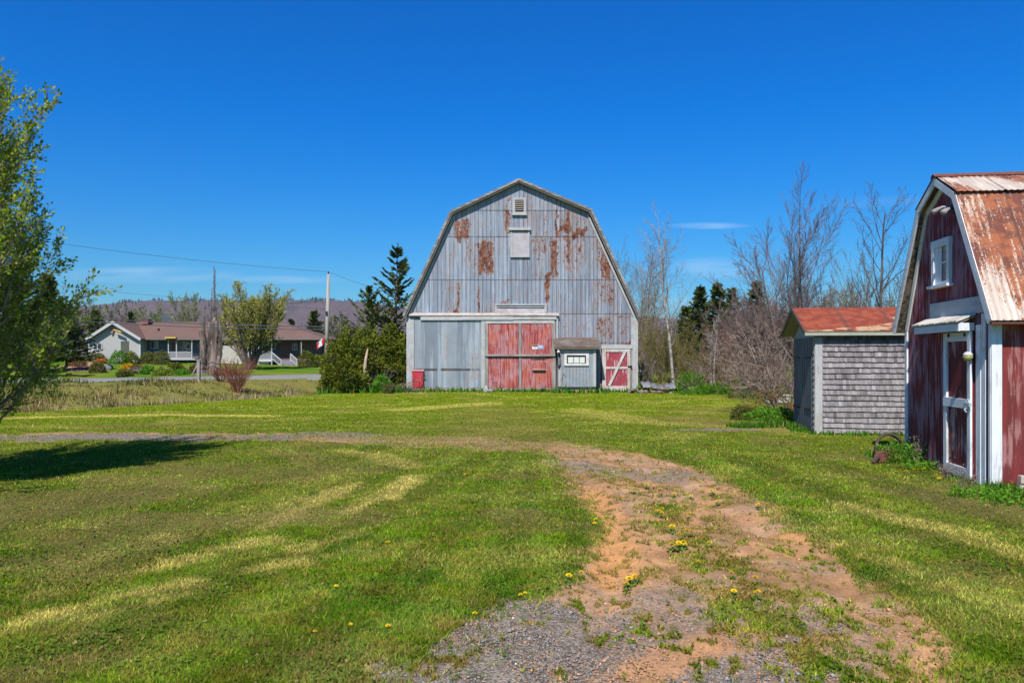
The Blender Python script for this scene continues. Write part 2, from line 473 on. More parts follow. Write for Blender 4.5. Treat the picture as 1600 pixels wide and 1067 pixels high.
def zones(x, y):
    """what the ground is made of at a spot: dict of 0..1 fields"""
    x = np.asarray(x, float); y = np.asarray(y, float)
    n1 = fbm(x * 1.1, y * 1.1, 11) - 0.5
    n2 = fbm(x * 5, y * 5, 21) - 0.5
    n3 = fbm(x * 18, y * 18, 31, 3) - 0.5
    r = np.hypot(x, y)
    dd = poly_sd(x, y, drive) + n1 * 0.5 + n2 * 0.45 + n3 * 0.25
    dirt = sstep(-0.10, 0.14, dd)
    td = seg_dist(x, y, track) + n1 * 1.2 + n2 * 0.9
    tdirt = sstep(1.0, 0.6, td) * (0.75 + 0.8 * n1) * (0.8 + 0.2 * sstep(-1.0, -5.5, x))
    dirt = np.maximum(dirt, np.clip(tdirt * 1.25 * sstep(-0.45, 0.1, n2 + 0.5 * n1 + 0.25), 0, 1))
    mid = np.zeros_like(x)
    for pl, w, k in ((centre, 0.26, 0.85), (centre2, 0.16, 0.9), (centre3, 0.12, 1.0), (centre4, 0.22, 0.35)):
        mid = np.maximum(mid, k * sstep(w + 0.12, w - 0.15, seg_dist(x, y, pl) + n1 * 0.5 + n2 * 0.7))
    tuft = sstep(0.02, 0.12, n2 * 0.8 + n3 * 1.0 - 0.09 + 0.3 * n1)     # scattered sprigs in the dirt
    grass_in = np.clip(np.maximum(mid * sstep(-0.16, 0.10, n2 + n3 * 0.6), tuft * 0.6), 0, 1)
    grav = np.zeros_like(x)
    for pl, w, k in ((gravA, 0.34, 0.95), (gravB, 0.26, 0.65), (gravC, 0.32, 0.7), (gravD, 0.32, 0.75)):
        grav = np.maximum(grav, k * sstep(w + 0.42, w - 0.25, seg_dist(x, y, pl) + n1 * 0.7 + n2 * 1.2 + n3 * 0.6))
    grav = np.maximum(grav, sstep(0.75, 0.5, seg_dist(x, y, trackA) + n1 * 0.8 + n2 * 0.3))
    grav = np.maximum(grav, 0.8 * sstep(0.7, 0.4, seg_dist(x, y, trackC) + n1 + n2 * 0.5))
    slab = G(1120, 672)
    grav = np.maximum(grav, sstep(0.75, 0.6, np.hypot((x - slab[0]) / 1.4, (y - slab[1]) / 0.45) + n2 * 0.3))
    dirt = np.maximum(dirt, grav * sstep(0.2, 0.6, grav))
    org = np.maximum(sstep(0.26, 0.08, seg_dist(x, y, orange) + n2 * 0.3), 0.7 * sstep(0.16, 0.03, seg_dist(x, y, orange2) + n2 * 0.2))
    org = np.maximum(org, 0.7 * sstep(0.25, 0.05, seg_dist(x, y, orange3) + n2 * 0.3))
    grav = grav * (1 - org)
    straw = 0.30 * sstep(0.0, 0.25, fbm(x * 0.9 + y * 0.5, y * 1.5 - x * 0.5, 41) - 0.5)
    sn = fbm(x * 3 + y * 1.5, y * 2, 45) - 0.5
    for pl, w, k in strawS:
        straw = np.maximum(straw, k * sstep(w + 0.13, w - 0.14, seg_dist(x, y, pl) + n1 * 0.25 + sn * 0.45))
    bare = 0.45 * sstep(0.08, 0.25, fbm(x * 0.6, y * 0.8, 51) - 0.5)
    for pl, w, k in bareS:
        bare = np.maximum(bare, k * sstep(w + 0.45, w - 0.45, seg_dist(x, y, pl) + n1 * 1.2 + n2 * 1.3))
    lush = 0.4 * sstep(-0.05, 0.2, fbm(x * 0.5, y * 0.5, 61) - 0.5)
    for pl, w, k in lushS:
        lush = np.maximum(lush, k * sstep(w + 0.5, w - 0.3, seg_dist(x, y, pl) + n1 * 1.0 + n2 * 0.6))
    # mower stripes: long soft bands that curve with the drive
    bl = sstep(-1.0, 2.0, x)
    bc = (x * 0.93 - y * 0.33 + 0.012 * y * y * 0.5) * (1 - bl) + (x + 0.03 * y - 0.004 * np.maximum(y - 10, 0) ** 2) * bl
    band = sstep(0.2, 0.8, 0.5 + 0.5 * np.sin((bc + 0.35 * n1) * 2 * np.pi / 1.05))
    bf = sstep(17, 8, y) * (0.55 + 0.9 * sstep(0.3, 0.7, fbm(x * 0.45, y * 0.45, 44)))
    band = 0.5 + (band - 0.5) * np.clip(bf, 0, 1) * (0.75 + 0.25 * bl)
    band = band + 0.5 * (fbm(x * 0.5, y * 0.22, 46) - 0.5) * sstep(8, 18, y)
    ed = edge_sd(x, y)
    wild = sstep(-0.25, 0.45, ed + n1 * 1.0)
    grass = np.clip(1 - dirt * (1 - grass_in), 0, 1)
    return dict(dirt=dirt, grass=grass, grav=np.clip(grav, 0, 1), org=org, straw=np.clip(straw, 0, 1), bare=np.clip(bare, 0, 1),
                lush=np.clip(lush, 0, 1), band=band, wild=wild, gin=grass_in * dirt)

C_GREEN = np.array((0.105, 0.180, 0.002)); C_LUSH = np.array((0.056, 0.170, 0.003)); C_OLIVE = np.array((0.185, 0.19, 0.008))
C_STRAW = np.array((0.50, 0.42, 0.10)); C_BROWN = np.array((0.24, 0.155, 0.062)); C_WILD = np.array((0.21, 0.18, 0.06))
def grass_colour(x, y, Z, rng=None):
    n = fbm(x * 2.3, y * 2.3, 71); nb = fbm(x * 7, y * 7, 72)
    far = sstep(9, 26, np.hypot(x, y))[:, None]
    def L(a, b, t): return a * (1 - t) + b * t
    c = L(np.broadcast_to(C_GREEN, (len(x), 3)), C_LUSH, (Z['lush'] * sstep(0.35, 0.6, n))[:, None])
    c = L(c, C_OLIVE, (0.65 * sstep(0.45, 0.7, nb))[:, None])
    c = L(c, C_GREEN * 0.75 + C_OLIVE * 0.35, 0.5 * far)
    c = c * (0.76 + 0.40 * Z['band'])[:, None]
    c = L(c, C_STRAW * 0.8, (0.22 * Z['band'] * sstep(0.35, 0.7, n))[:, None])
    st = Z['straw'] * 0.95
    if rng is not None: st = np.where(rng.random(len(x)) < st * 1.0 + 0.08, np.clip(st * 0.6 + 0.45, 0, 1), st * 0.35)
    c = L(c, C_STRAW, np.clip(st, 0, 1)[:, None])
    bt = Z['bare'] * 0.75
    if rng is not None: bt = np.where(rng.random(len(x)) < bt + 0.05 + 0.16 * sstep(0.4, 0.7, nb), 0.85, bt * 0.4)
    c = L(c, C_BROWN, np.clip(bt, 0, 1)[:, None])
    c = L(c, C_WILD, Z['wild'][:, None] * 0.8)
    c = L(c, C_BROWN * np.array((1.2, 0.9, 0.8)), (0.75 * Z['gin'] * sstep(0.38, 0.6, n))[:, None])
    return c
C_DIRT = np.array((0.46, 0.25, 0.122)); C_ORG = np.array((0.56, 0.275, 0.115)); C_GRAV = np.array((0.22, 0.185, 0.155)); C_SOIL = np.array((0.075, 0.06, 0.03))

def ground_mesh():
    def angs():
        a = []
        t = -180.0
        while t < 180.0:
            a.append(t)
            t += 0.2 if -44 <= t < 44 else 2.0
        return np.radians(np.array(a))
    A = angs()
    R = [0.0]
    r = 0.8
    while r < 9000:
        R.append(r)
        r *= 1.0068 if 3.2 < r < 45 else (1.02 if r < 140 else 1.12)
    R = np.array(R[1:])
    aa, rr = np.meshgrid(A, R)
    x = (rr * np.sin(aa)).ravel(); y = (rr * np.cos(aa)).ravel()
    Z = zones(x, y)
    z = height(x, y)
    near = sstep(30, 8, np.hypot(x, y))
    # tyre ruts and soft sand
    rut = np.exp(-(seg_dist(x, y, orange) / 0.16) ** 2)
    n18 = fbm(x * 9, y * 9, 91, 3) - 0.5
    z = z + near * (0.020 * n18 * Z['dirt'])
    z = z - 0.012 * Z['dirt'] * near
    g = grass_colour(x, y, Z)
    bank = (sstep(3.6, 5.5, road_d(x, y)) * (edge_sd(x, y) > 13) * (x < 10))[:, None]
    bn = sstep(0.35, 0.65, fbm(x * 0.35, y * 0.35, 97))[:, None]
    g = g * (1 - bank) + bank * (np.array((0.075, 0.17, 0.014)) * (1 - bn) + np.array((0.17, 0.20, 0.03)) * bn)
    pull = [ground_at(*p) for p in [(88, 583), (95, 572), (125, 564), (165, 567), (160, 573), (150, 580)]]
    pk = sstep(-0.4, 0.8, poly_sd(x, y, pull) + (fbm(x * 0.5, y * 0.5, 98) - 0.5) * 3)[:, None]
    g = g * (1 - pk) + pk * np.array((0.42, 0.22, 0.15))
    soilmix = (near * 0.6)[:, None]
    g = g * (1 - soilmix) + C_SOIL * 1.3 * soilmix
    nn = fbm(x * 6, y * 6, 95)[:, None]
    d = C_DIRT * (0.7 + 0.55 * nn)
    moss = sstep(0.52, 0.66, fbm(x * 2.0, y * 1.6, 99))[:, None]
    d = d * (1 - 0.45 * moss) + np.array((0.15, 0.095, 0.055)) * 0.45 * moss
    trk = sstep(1.5, 0.6, seg_dist(x, y, track)) * sstep(1.8, 0.3, x)
    d = d * (1 - 0.5 * trk[:, None]) + np.array((0.30, 0.19, 0.115)) * 0.5 * trk[:, None]
    pale = sstep(0.45, 0.65, fbm(x * 2.2, y * 2.2, 96))[:, None]
    d = d * (1 - 0.35 * pale) + np.array((0.42, 0.30, 0.22)) * 0.35 * pale
    d = d * (1 - Z['org'][:, None]) + C_ORG * Z['org'][:, None]
    gr = C_GRAV * (0.8 + 0.4 * nn)
    d = d * (1 - Z['grav'][:, None]) + gr * Z['grav'][:, None]
    k = Z['grass'][:, None]
    c = d * (1 - k) + g * k
    V = np.c_[x, y, z]
    nA, nR = len(A), len(R)
    i = np.arange(nR - 1)[:, None] * nA; j = np.arange(nA)[None, :]; j2 = (j + 1) % nA
    F = np.stack([i + j, i + j2, i + nA + j2, i + nA + j], -1).reshape(-1, 4)[:, ::-1]
    n = NT('ground')
    base = n.attr('col', True)
    fine = n.noise(55, 6, None, 0.7); med = n.noise(9, 5)
    grv = n.attr('grav')
    vor = n.voro(70, None, 'Color'); vd = n.voro(70, None, 'Distance')
    stones = n.mix(0.85, (0.5, 0.5, 0.5), vor)
    bw = n.t.nodes.new('ShaderNodeRGBToBW'); n.t.links.new(stones, bw.inputs[0])
    k1 = n.math('ADD', 0.20, n.math('MULTIPLY', fine, 1.6))
    k2 = n.math('ADD', 0.25, n.math('MULTIPLY', bw.outputs[0], 1.5))
    kk = n.math('ADD', n.math('MULTIPLY', k1, n.math('SUBTRACT', 1.0, grv)), n.math('MULTIPLY', k2, grv))
    n.col(n.mul(n.mul(base, kk), n.math('ADD', 0.65, n.math('MULTIPLY', med, 0.7)))); n.rough(0.95)
    n.b.inputs['Specular IOR Level'].default_value = 0.0
    hgt = n.math('SUBTRACT', n.math('ADD', n.math('MULTIPLY', fine, 0.7), n.math('MULTIPLY', med, 0.6)), n.math('MULTIPLY', vd, n.math('MULTIPLY', grv, 1.4)))
    n.bump(hgt, 0.55, 0.02)
    o = npobj('ground', V, F, n.m, None, dict(col=c, grav=Z['grav'] * (1 - Z['grass'])), smooth=True)
    tag(o, None, None, kind='structure')
ground_mesh()

# road ribbon
def ribbon(name, pts, w, z, m):
    pts2 = []
    for (a, b) in zip(pts[:-1], pts[1:]):
        n = max(2, int(math.hypot(b[0] - a[0], b[1] - a[1]) / 3))
        for i in range(n): pts2.append((a[0] + (b[0] - a[0]) * i / n, a[1] + (b[1] - a[1]) * i / n))
    pts2.append(pts[-1])
    p = np.array(pts2)
    for _ in range(12): p[1:-1] = 0.25 * p[:-2] + 0.5 * p[1:-1] + 0.25 * p[2:]
    d = np.gradient(p, axis=0); d /= np.linalg.norm(d, axis=1)[:, None]
    nrm = np.c_[-d[:, 1], d[:, 0]]
    prof = [(-w / 2 - 0.5, -0.35), (-w / 2, 0.0), (0, 0.05), (w / 2, 0.0), (w / 2 + 0.5, -0.35)]
    V = []; 
    for q, nn_ in zip(p, nrm):
        for o_, h in prof: V.append((q[0] + nn_[0] * o_, q[1] + nn_[1] * o_, z + h))
    F = []
    k = len(prof)
    for i in range(len(p) - 1):
        for j in range(k - 1): F.append((i * k + j, i * k + j + 1, (i + 1) * k + j + 1, (i + 1) * k + j))
    return npobj(name, V, np.array(F)[:, ::-1], m)
rn = NT('asphalt'); f1 = rn.noise(3, 5); f2 = rn.noise(60, 3)
rn.col(rn.mix(f1, (0.20, 0.195, 0.19), (0.27, 0.262, 0.25))); rn.bump(f2, 0.2, 0.01); rn.rough(0.85)
tag(ribbon('road', ROADC, 6.6, 0.27, rn.m), None, None, kind='structure')
ym = m_plain('road_paint', (0.6, 0.55, 0.42), 0.7)

# hills across the valley, bare hardwood with dark conifers along the crest
hill_prof = [(-800, 470), (-400, 480), (-100, 492), (60, 487), (120, 481), (180, 474), (240, 470), (290, 471), (340, 474), (400, 473), (450, 470), (500, 470), (540, 473),
             (590, 480), (640, 486), (760, 490), (900, 492), (1000, 498), (1100, 503), (1250, 506), (1500, 504), (1800, 495), (2400, 500)]
def hills():
    H0 = 1500.0
    ts = np.linspace(math.atan2(-1500, 1200), math.atan2(1500, 1200), 700)
    px = 800 + 1200 * np.tan(ts)
    hp = np.interp(px, [p[0] for p in hill_prof], [p[1] for p in hill_prof])
    rows = np.linspace(0, 1, 60)
    tt, uu = np.meshgrid(ts, rows)
    pp = np.broadcast_to(hp, tt.shape)
    D = H0 * (0.62 + 0.38 * uu)                       # distance along view axis
    top = (HOR - pp) / FPX * H0 + HC
    prof = np.sin(np.clip(uu, 0, 1) * math.pi / 2) ** 1.3
    x = D * np.tan(tt); y = D
    bump = (fbm(x / 130, y / 130, 5) - 0.5) * 26 * np.sin(uu * math.pi)
    z = top * prof * (1) + bump + (fbm(x / 9, y / 9, 6, 3) - 0.5) * 5
    V = np.c_[x.ravel(), y.ravel(), z.ravel()]
    # far side
    nT = len(ts)
    F = [(i * nT + j, i * nT + j + 1, (i + 1) * nT + j + 1, (i + 1) * nT + j) for i in range(len(rows) - 1) for j in range(nT - 1)]
    back = np.c_[(x[-1] * 1.3), (y[-1] * 1.3), np.full(nT, -5.0)]
    b = len(V); V = np.vstack([V, back])
    F += [((len(rows) - 1) * nT + j, (len(rows) - 1) * nT + j + 1, b + j + 1, b + j) for j in range(nT - 1)]
    n = NT('hillside')
    a = n.noise(0.012, 6, None, 0.6); b2 = n.noise(0.12, 5, (1, 0.4, 0.6), 0.7)
    c = n.mix(b2, (0.072, 0.053, 0.056), (0.185, 0.135, 0.14))
    c = n.mix(n.step(a, 0.56, 0.66), c, (0.055, 0.065, 0.062))
    n.col(c); n.rough(1.0); n.bump(b2, 0.9, 6.0)
    o = npobj('hills', V, np.array(F), n.m)
    tag(o, None, None, kind='structure')
    # conifers
    rng = np.random.default_rng(4)
    V2 = []; F2 = []; T2 = []
    for i in range(5200):
        j = rng.integers(0, nT); 
        crest = rng.random() < 0.6
        k = len(rows) - 1 if crest else rng.integers(20, len(rows) - 1)
        dens = float(fbm(px[j] / 25.0, k / 9.0, 77))
        if dens < (0.50 if crest else 0.60): continue
        if not (60 < px[j] < 620 or 980 < px[j] < 1700): continue
        bx_, by_, bz_ = V[k * nT + j] + rng.normal(0, 2.5, 3) * (1, 1, 0)
        hgt = rng.uniform(4, 9) * (0.4 + dens); w = hgt * 0.26
        b = len(V2); V2.append((bx_, by_, bz_ + hgt))
        for q in range(5):
            t = q / 5 * 6.28; V2.append((bx_ + w * math.cos(t), by_ + w * math.sin(t), bz_ - 3))
        for q in range(5): F2.append((b, b + 1 + q, b + 1 + (q + 1) % 5))
    o = npobj('far_conifers', V2, F2, m_plain('far_conifer_green', (0.030, 0.042, 0.038), 0.9))
    tag(o, 'dark conifers dotted along the crest of the distant hill', 'conifers', kind='stuff')
hills()

# ------------------------------------------------------------------ grass blades
def blades(name, N, rmin, rmax, p, amax, hfun, label, cat, wscale=1.0, keep=None, colf=None, seed=1, matn='grass_blade', lean=0.5):
    rng = np.random.default_rng(seed)
    u = rng.random(N)
    q = 1 - p if abs(p - 1) > 1e-6 else 1e-3
    r = (rmin ** q + u * (rmax ** q - rmin ** q)) ** (1 / q)
    a = np.radians(rng.uniform(-amax, amax, N))
    x = r * np.sin(a); y = r * np.cos(a)
    Z = zones(x, y)
    keepm = keep(x, y, Z, rng)
    x, y, r = x[keepm], y[keepm], r[keepm]; Z = {k: v[keepm] for k, v in Z.items()}
    n = len(x)
    z = height(x, y) - 0.01
    h = hfun(x, y, Z, rng, r)
    w = np.maximum(0.0032, 0.00062 * r) * wscale * rng.uniform(0.7, 1.4, n)
    th = rng.uniform(0, 2 * np.pi, n)
    lx = np.cos(th) * w; ly = np.sin(th) * w
    ph = rng.uniform(0, 2 * np.pi, n); ln = h * lean * rng.uniform(0.1, 1.2, n)
    tx = x + np.cos(ph) * ln; ty = y + np.sin(ph) * ln
    V = np.empty((n, 3, 3))
    V[:, 0] = np.c_[x - lx, y - ly, z]; V[:, 1] = np.c_[x + lx, y + ly, z]; V[:, 2] = np.c_[tx, ty, z + h]
    F = np.arange(n * 3).reshape(n, 3)
    c = colf(x, y, Z, rng)
    c = c * (rng.uniform(0.45, 1.6, n) * (0.6 + 0.8 * fbm(x * 8, y * 8, 141)))[:, None]
    c = np.repeat(c, 3, axis=0)
    m = bpy.data.materials.get(matn)
    if m is None:
        k = NT(matn); cc = k.attr('col', True); k.col(cc); k.rough(0.55)
        k.b.inputs['Specular IOR Level'].default_value = 0.06
        tr = k.t.nodes.new('ShaderNodeBsdfTranslucent'); k.put(tr.inputs[0], cc)
        ms = k.t.nodes.new('ShaderNodeMixShader'); ms.inputs[0].default_value = 0.3
        k.t.links.new(k.b.outputs[0], ms.inputs[1]); k.t.links.new(tr.outputs[0], ms.inputs[2]); k.t.links.new(ms.outputs[0], k.out.inputs[0])
        m = k.m
    o = npobj(name, V.reshape(-1, 3), F, m, None, dict(col=c))
    return tag(o, label, cat, kind='stuff')
BARN_X0, BARN_X1 = -4.85, 5.8
def blocked(x, y):
    b = (y > 34.8) & (y < 50) & (x > BARN_X0) & (x < BARN_X1)
    # sheds: rotated boxes
    for (ox, oy, L, W) in ((5.86, 9.37, 4.6, 2.76), (6.29, 15.9, 3.2, 1.9)):
        dx, dy = x - ox, y - oy
        u = dx * 0.991 - dy * 0.1322; v = dx * 0.1322 + dy * 0.991
        b |= (u > 0.0) & (u < L) & (v > 0.0) & (v < W)
    return b
def lawn_keep(x, y, Z, rng):
    return (rng.random(len(x)) < Z['grass'] * (1 - 0.55 * Z['bare']) * (1 - 0.3 * Z['straw'])) & (Z['wild'] < 0.5) & ~blocked(x, y)
def lawn_h(x, y, Z, rng, r):
    n = fbm(x * 4, y * 4, 101)
    h = rng.uniform(0.013, 0.036, len(x)) * (0.62 + 0.75 * n) * (1 - 0.5 * Z['bare']) * (1 + 0.35 * Z['lush']) * np.where(Z['gin'] > 0.3, 0.8, 1)
    return h * np.interp(r, [3, 12, 35], [1.0, 1.0, 1.3])
LC = 1.42
blades('grass', 1450000, 3.0, 38, 1.65, 43, lawn_h, 'short mown green lawn grass with straw coloured clippings', 'grass', keep=lawn_keep,
       colf=lambda x, y, Z, rng: grass_colour(x, y, Z, rng) * LC, seed=2, lean=1.15)
# rough meadow of the ditch
def wild_keep(x, y, Z, rng):
    return (Z['wild'] > 0.4) & (road_d(x, y) > 3.7) & (x < 6) & ~blocked(x, y) & ((edge_sd(x, y) < 14.5) | (x > -6))
def wild_h(x, y, Z, rng, r):
    n = fbm(x * 0.8, y * 0.8, 111)
    rd = road_d(x, y)
    return rng.uniform(0.05, 0.26, len(x)) * (0.1 + 1.8 * sstep(0.25, 0.75, n)) * np.where(rd < 9, 0.32, 1.0) * 0.8
def wild_c(x, y, Z, rng):
    n = sstep(0.42, 0.62, fbm(x * 0.55, y * 0.55, 112)); s = sstep(0.4, 0.6, fbm(x * 1.7, y * 1.7, 113))
    g = np.array((0.095, 0.115, 0.018)); ol = np.array((0.235, 0.17, 0.06)); st = np.array((0.42, 0.32, 0.17))
    g = g * (0.6 + 0.8 * fbm(x * 0.9, y * 0.9, 114))[:, None]
    far = sstep(8, 15, edge_sd(x, y))[:, None]
    c = g * (1 - n[:, None]) + ol * n[:, None]
    e = (rng.random(len(x)) < 0.10 + 0.60 * s * sstep(14, 1, edge_sd(x, y)))[:, None]
    c = np.where(e, st, c)
    return c * (1 - far) + (np.array((0.07, 0.135, 0.015)) * far)
blades('meadow_grass', 420000, 17, 95, 1.3, 43, wild_h, 'rough olive and straw coloured grass filling the roadside ditch', 'grass', wscale=0.9, keep=wild_keep, colf=wild_c, seed=5, lean=0.35)
# pale dead stalks at the lawn's far edge
def reed_keep(x, y, Z, rng):
    d = edge_sd(x, y)
    pr = sstep(0.45, 0.62, fbm(x * 1.2, y * 1.2, 121)) * sstep(0.1, 0.6, d) * sstep(5, 1.5, d) * (0.25 + 0.75 * sstep(-6, -11, x))
    return (rng.random(len(x)) < pr) & (y > 14)
blades('dead_reeds', 100000, 15, 40, 1.0, 43, lambda x, y, Z, rng, r: rng.uniform(0.2, 0.6, len(x)) * (0.4 + fbm(x * 2, y * 2, 122)),
       'pale dead reeds and straw stalks along the lawn edge', 'reeds', wscale=0.5, keep=reed_keep,
       colf=lambda x, y, Z, rng: np.broadcast_to(np.array((0.50, 0.41, 0.27)), (len(x), 3)) * (0.7 + 0.5 * fbm(x * 3, y * 3, 123))[:, None], seed=6, lean=0.35)
# taller growth along walls and in the scrub
wallpts = [([(-5.2, 34.6), (-0.2, 34.55)], 0.30, 0.22), ([(-0.2, 34.5), (5.9, 34.5)], 0.28, 0.20), ([(1.9, 33.4), (4.0, 33.35)], 0.22, 0.26), ([(-8.2, 33.6), (-5, 34.2)], 0.45, 0.30),
           ([(5.8, 9.25), (8.5, 8.9)], 0.16, 0.14), ([(5.72, 9.5), (5.95, 10.3)], 0.08, 0.08), ([(6.2, 12.4), (6.0, 12.2)], 0.3, 0.1),
           ([(6.2, 15.75), (8.4, 15.5)], 0.14, 0.10), ([(6.15, 16.2), (6.3, 18.5)], 0.22, 0.13), ([(5.2, 17.3), (6.1, 17.6)], 0.45, 0.12),
           ([(6.0, 34.2), (9, 33.2), (12, 31)], 0.6, 0.3), ([(9, 29.5), (12, 28)], 0.5, 0.28)]
def wall_keep(x, y, Z, rng):
    k = np.zeros(len(x), bool)
    for pl, w, h in wallpts: k |= seg_dist(x, y, pl) < w * (0.3 + 1.3 * fbm(x * 2.2, y * 2.2, 131))
    bumpout = (x > 2.0) & (x < 3.75) & (y > 33.7)
    return k & ~blocked(x, y) & ~bumpout
def wall_h(x, y, Z, rng, r):
    hh = np.zeros(len(x)); 
    for pl, w, h in wallpts: hh = np.maximum(hh, np.where(seg_dist(x, y, pl) < w * 1.5, h, 0))
    return hh * rng.uniform(0.4, 1.3, len(x)) * (0.4 + 1.2 * fbm(x * 3, y * 3, 132))
blades('tall_grass', 330000, 8.5, 36, 1.0, 36, wall_h, 'taller bright green grass growing against the barn and shed walls', 'grass', wscale=1.8, keep=wall_keep,
       colf=lambda x, y, Z, rng: np.where((rng.random(len(x)) < 0.12)[:, None], np.array((0.2, 0.2, 0.06)), np.array((0.06, 0.17, 0.012))), seed=7, lean=0.6)

# clover and other flat leaved weeds between the blades
def clover():
    rng = np.random.default_rng(15); N = 120000
    u = rng.random(N); q = -0.6; r = (3.0 ** q + u * (20 ** q - 3.0 ** q)) ** (1 / q)
    a = np.radians(rng.uniform(-43, 43, N)); x = r * np.sin(a); y = r * np.cos(a)
    Z = zones(x, y)
    pt = sstep(0.42, 0.62, fbm(x * 2.6, y * 2.6, 161))
    k = (rng.random(N) < (0.25 + 0.75 * pt) * Z['grass'] * (1 - 0.7 * Z['straw'])) & (Z['wild'] < 0.3) & ~blocked(x, y)
    x, y, r, pt = x[k], y[k], r[k], pt[k]; n = len(x); Zk = {kk: v[k] for kk, v in Z.items()}
    z = height(x, y) + rng.uniform(0.004, 0.02, n)
    s = rng.uniform(0.006, 0.015, n) * np.interp(r, [3, 10, 20], [1, 1.2, 1.8])
    th = rng.uniform(0, 6.28, n); t1 = rng.normal(0, 0.5, n); t2 = rng.normal(0, 0.5, n)
    dx = np.c_[np.cos(th), np.sin(th), t1] * s[:, None]; dy = np.c_[-np.sin(th), np.cos(th), t2] * s[:, None] * 0.6
    p = np.c_[x, y, z]
    V = np.stack([p - dx, p - dy, p + dx, p + dy], 1).reshape(-1, 3)
    c = grass_colour(x, y, Zk) * 0.5 + np.array((0.065, 0.13, 0.014)) * 0.6
    c = c * rng.uniform(0.75, 1.5, n)[:, None]
    c = np.where((rng.random(n) < 0.05)[:, None], np.array((0.32, 0.25, 0.10)), c)
    o = npobj('clover', V, np.arange(n * 4).reshape(n, 4), bpy.data.materials['grass_blade'], None, dict(col=np.repeat(c, 4, axis=0)))
    tag(o, 'small clover and weed leaves flat among the lawn grass', 'clover', kind='stuff')
clover()
# pebbles
def pebbles():
    rng = np.random.default_rng(9); N = 170000
    u = rng.random(N); r = (3.0 ** -0.6 + u * (17 ** -0.6 - 3.0 ** -0.6)) ** (1 / -0.6)
    a = np.radians(rng.uniform(-43, 43, N)); x = r * np.sin(a); y = r * np.cos(a)
    Z = zones(x, y)
    k = rng.random(N) < (Z['grav'] * sstep(0.3, 0.62, fbm(x * 2.5, y * 2.5, 151)) * 1.0 + Z['dirt'] * 0.34 * sstep(0.35, 0.7, fbm(x * 3, y * 3, 152))) * (1 - Z['grass'])
    x, y, r = x[k], y[k], r[k]; gv = Z['grav'][k]; n = len(x)
    z = height(x, y) - 0.008
    s = rng.uniform(0.0035, 0.0095, n) * (1 + 0.4 * (r > 8)) * np.where(rng.random(n) < 0.05, 1.9, 1)
    base = np.array([(1, 0, 0), (-.5, .87, 0), (-.5, -.87, 0), (0.5, 0.87, 0.4), (0.3, -0.7, 0.5), (-0.8, 0.1, 0.45), (0.05, 0.05, 0.9)])
    Fb = np.array([(0, 3, 6), (3, 5, 6), (5, 4, 6), (4, 0, 6), (0, 1, 3), (1, 5, 3), (1, 2, 5), (2, 4, 5), (2, 0, 4)])
    th = rng.uniform(0, 6.28, n); c, s_ = np.cos(th), np.sin(th)
    sc = rng.uniform(0.6, 1.3, (n, 1, 3)) * s[:, None, None]
    B = base[None] * sc
    V = np.stack([B[..., 0] * c[:, None] - B[..., 1] * s_[:, None] + x[:, None], B[..., 0] * s_[:, None] + B[..., 1] * c[:, None] + y[:, None], B[..., 2] + z[:, None]], -1)
    F = (np.arange(n)[:, None, None] * 7 + Fb[None]).reshape(-1, 3)
    g = rng.uniform(0.08, 0.32, n)[:, None] * np.array((1.0, 0.91, 0.83))
    g = np.where((rng.random(n) < 0.25 + 0.7 * (gv < 0.3))[:, None], np.array((0.44, 0.24, 0.13)) * rng.uniform(0.5, 1.25, n)[:, None], g)
    g = np.where((rng.random(n) < 0.002)[:, None], 0.7, g)
    kk = NT('stone_chip'); kk.col(kk.attr('col', True)); kk.rough(0.85)
    o = npobj('gravel', V.reshape(-1, 3), F, kk.m, None, dict(col=np.repeat(g, 7, axis=0)))
    tag(o, 'loose grey and tan gravel stones strewn over the drive', 'gravel', kind='stuff')
pebbles()
# ------------------------------------------------------------------ buildings
WHITE_OLD = m_paint('old_white_paint', (0.40, 0.40, 0.41), (0.33, 0.30, 0.28), 0.45, 'z', fine=1.0)
WHITE_OLD_X = m_paint('old_white_paint_level', (0.42, 0.42, 0.42), (0.33, 0.30, 0.28), 0.35, 'x')
GREY_WOOD = m_paint('bare_grey_wood', (0.30, 0.27, 0.25), (0.20, 0.17, 0.15), 0.5, 'z')
GREY_WOOD_X = m_paint('bare_grey_wood_level', (0.32, 0.28, 0.26), (0.20, 0.17, 0.15), 0.5, 'x')
RED_FADED = m_paint('faded_red_paint', (0.28, 0.045, 0.05), (0.36, 0.18, 0.19), 0.46, 'z', c2=(0.48, 0.13, 0.085))
RED_BRIGHT = m_paint('bright_red_paint', (0.46, 0.03, 0.045), (0.55, 0.30, 0.32), 0.2, 'z')
DARK = m_plain('dark_iron', (0.02, 0.019, 0.018), 0.6)
SHINGLE_ROOF = m_paint('weathered_roof_shingles', (0.12, 0.085, 0.068), (0.20, 0.17, 0.15), 0.45, 'x')
PLANK_TAN = m_paint('tan_plank', (0.42, 0.28, 0.20), (0.28, 0.2, 0.15), 0.4, 'x')
GLASS = NT('window_glass'); GLASS.col((0.03, 0.035, 0.04)); GLASS.rough(0.05); GLASS.b.inputs['Specular IOR Level'].default_value = 0.8; GLASS = GLASS.m

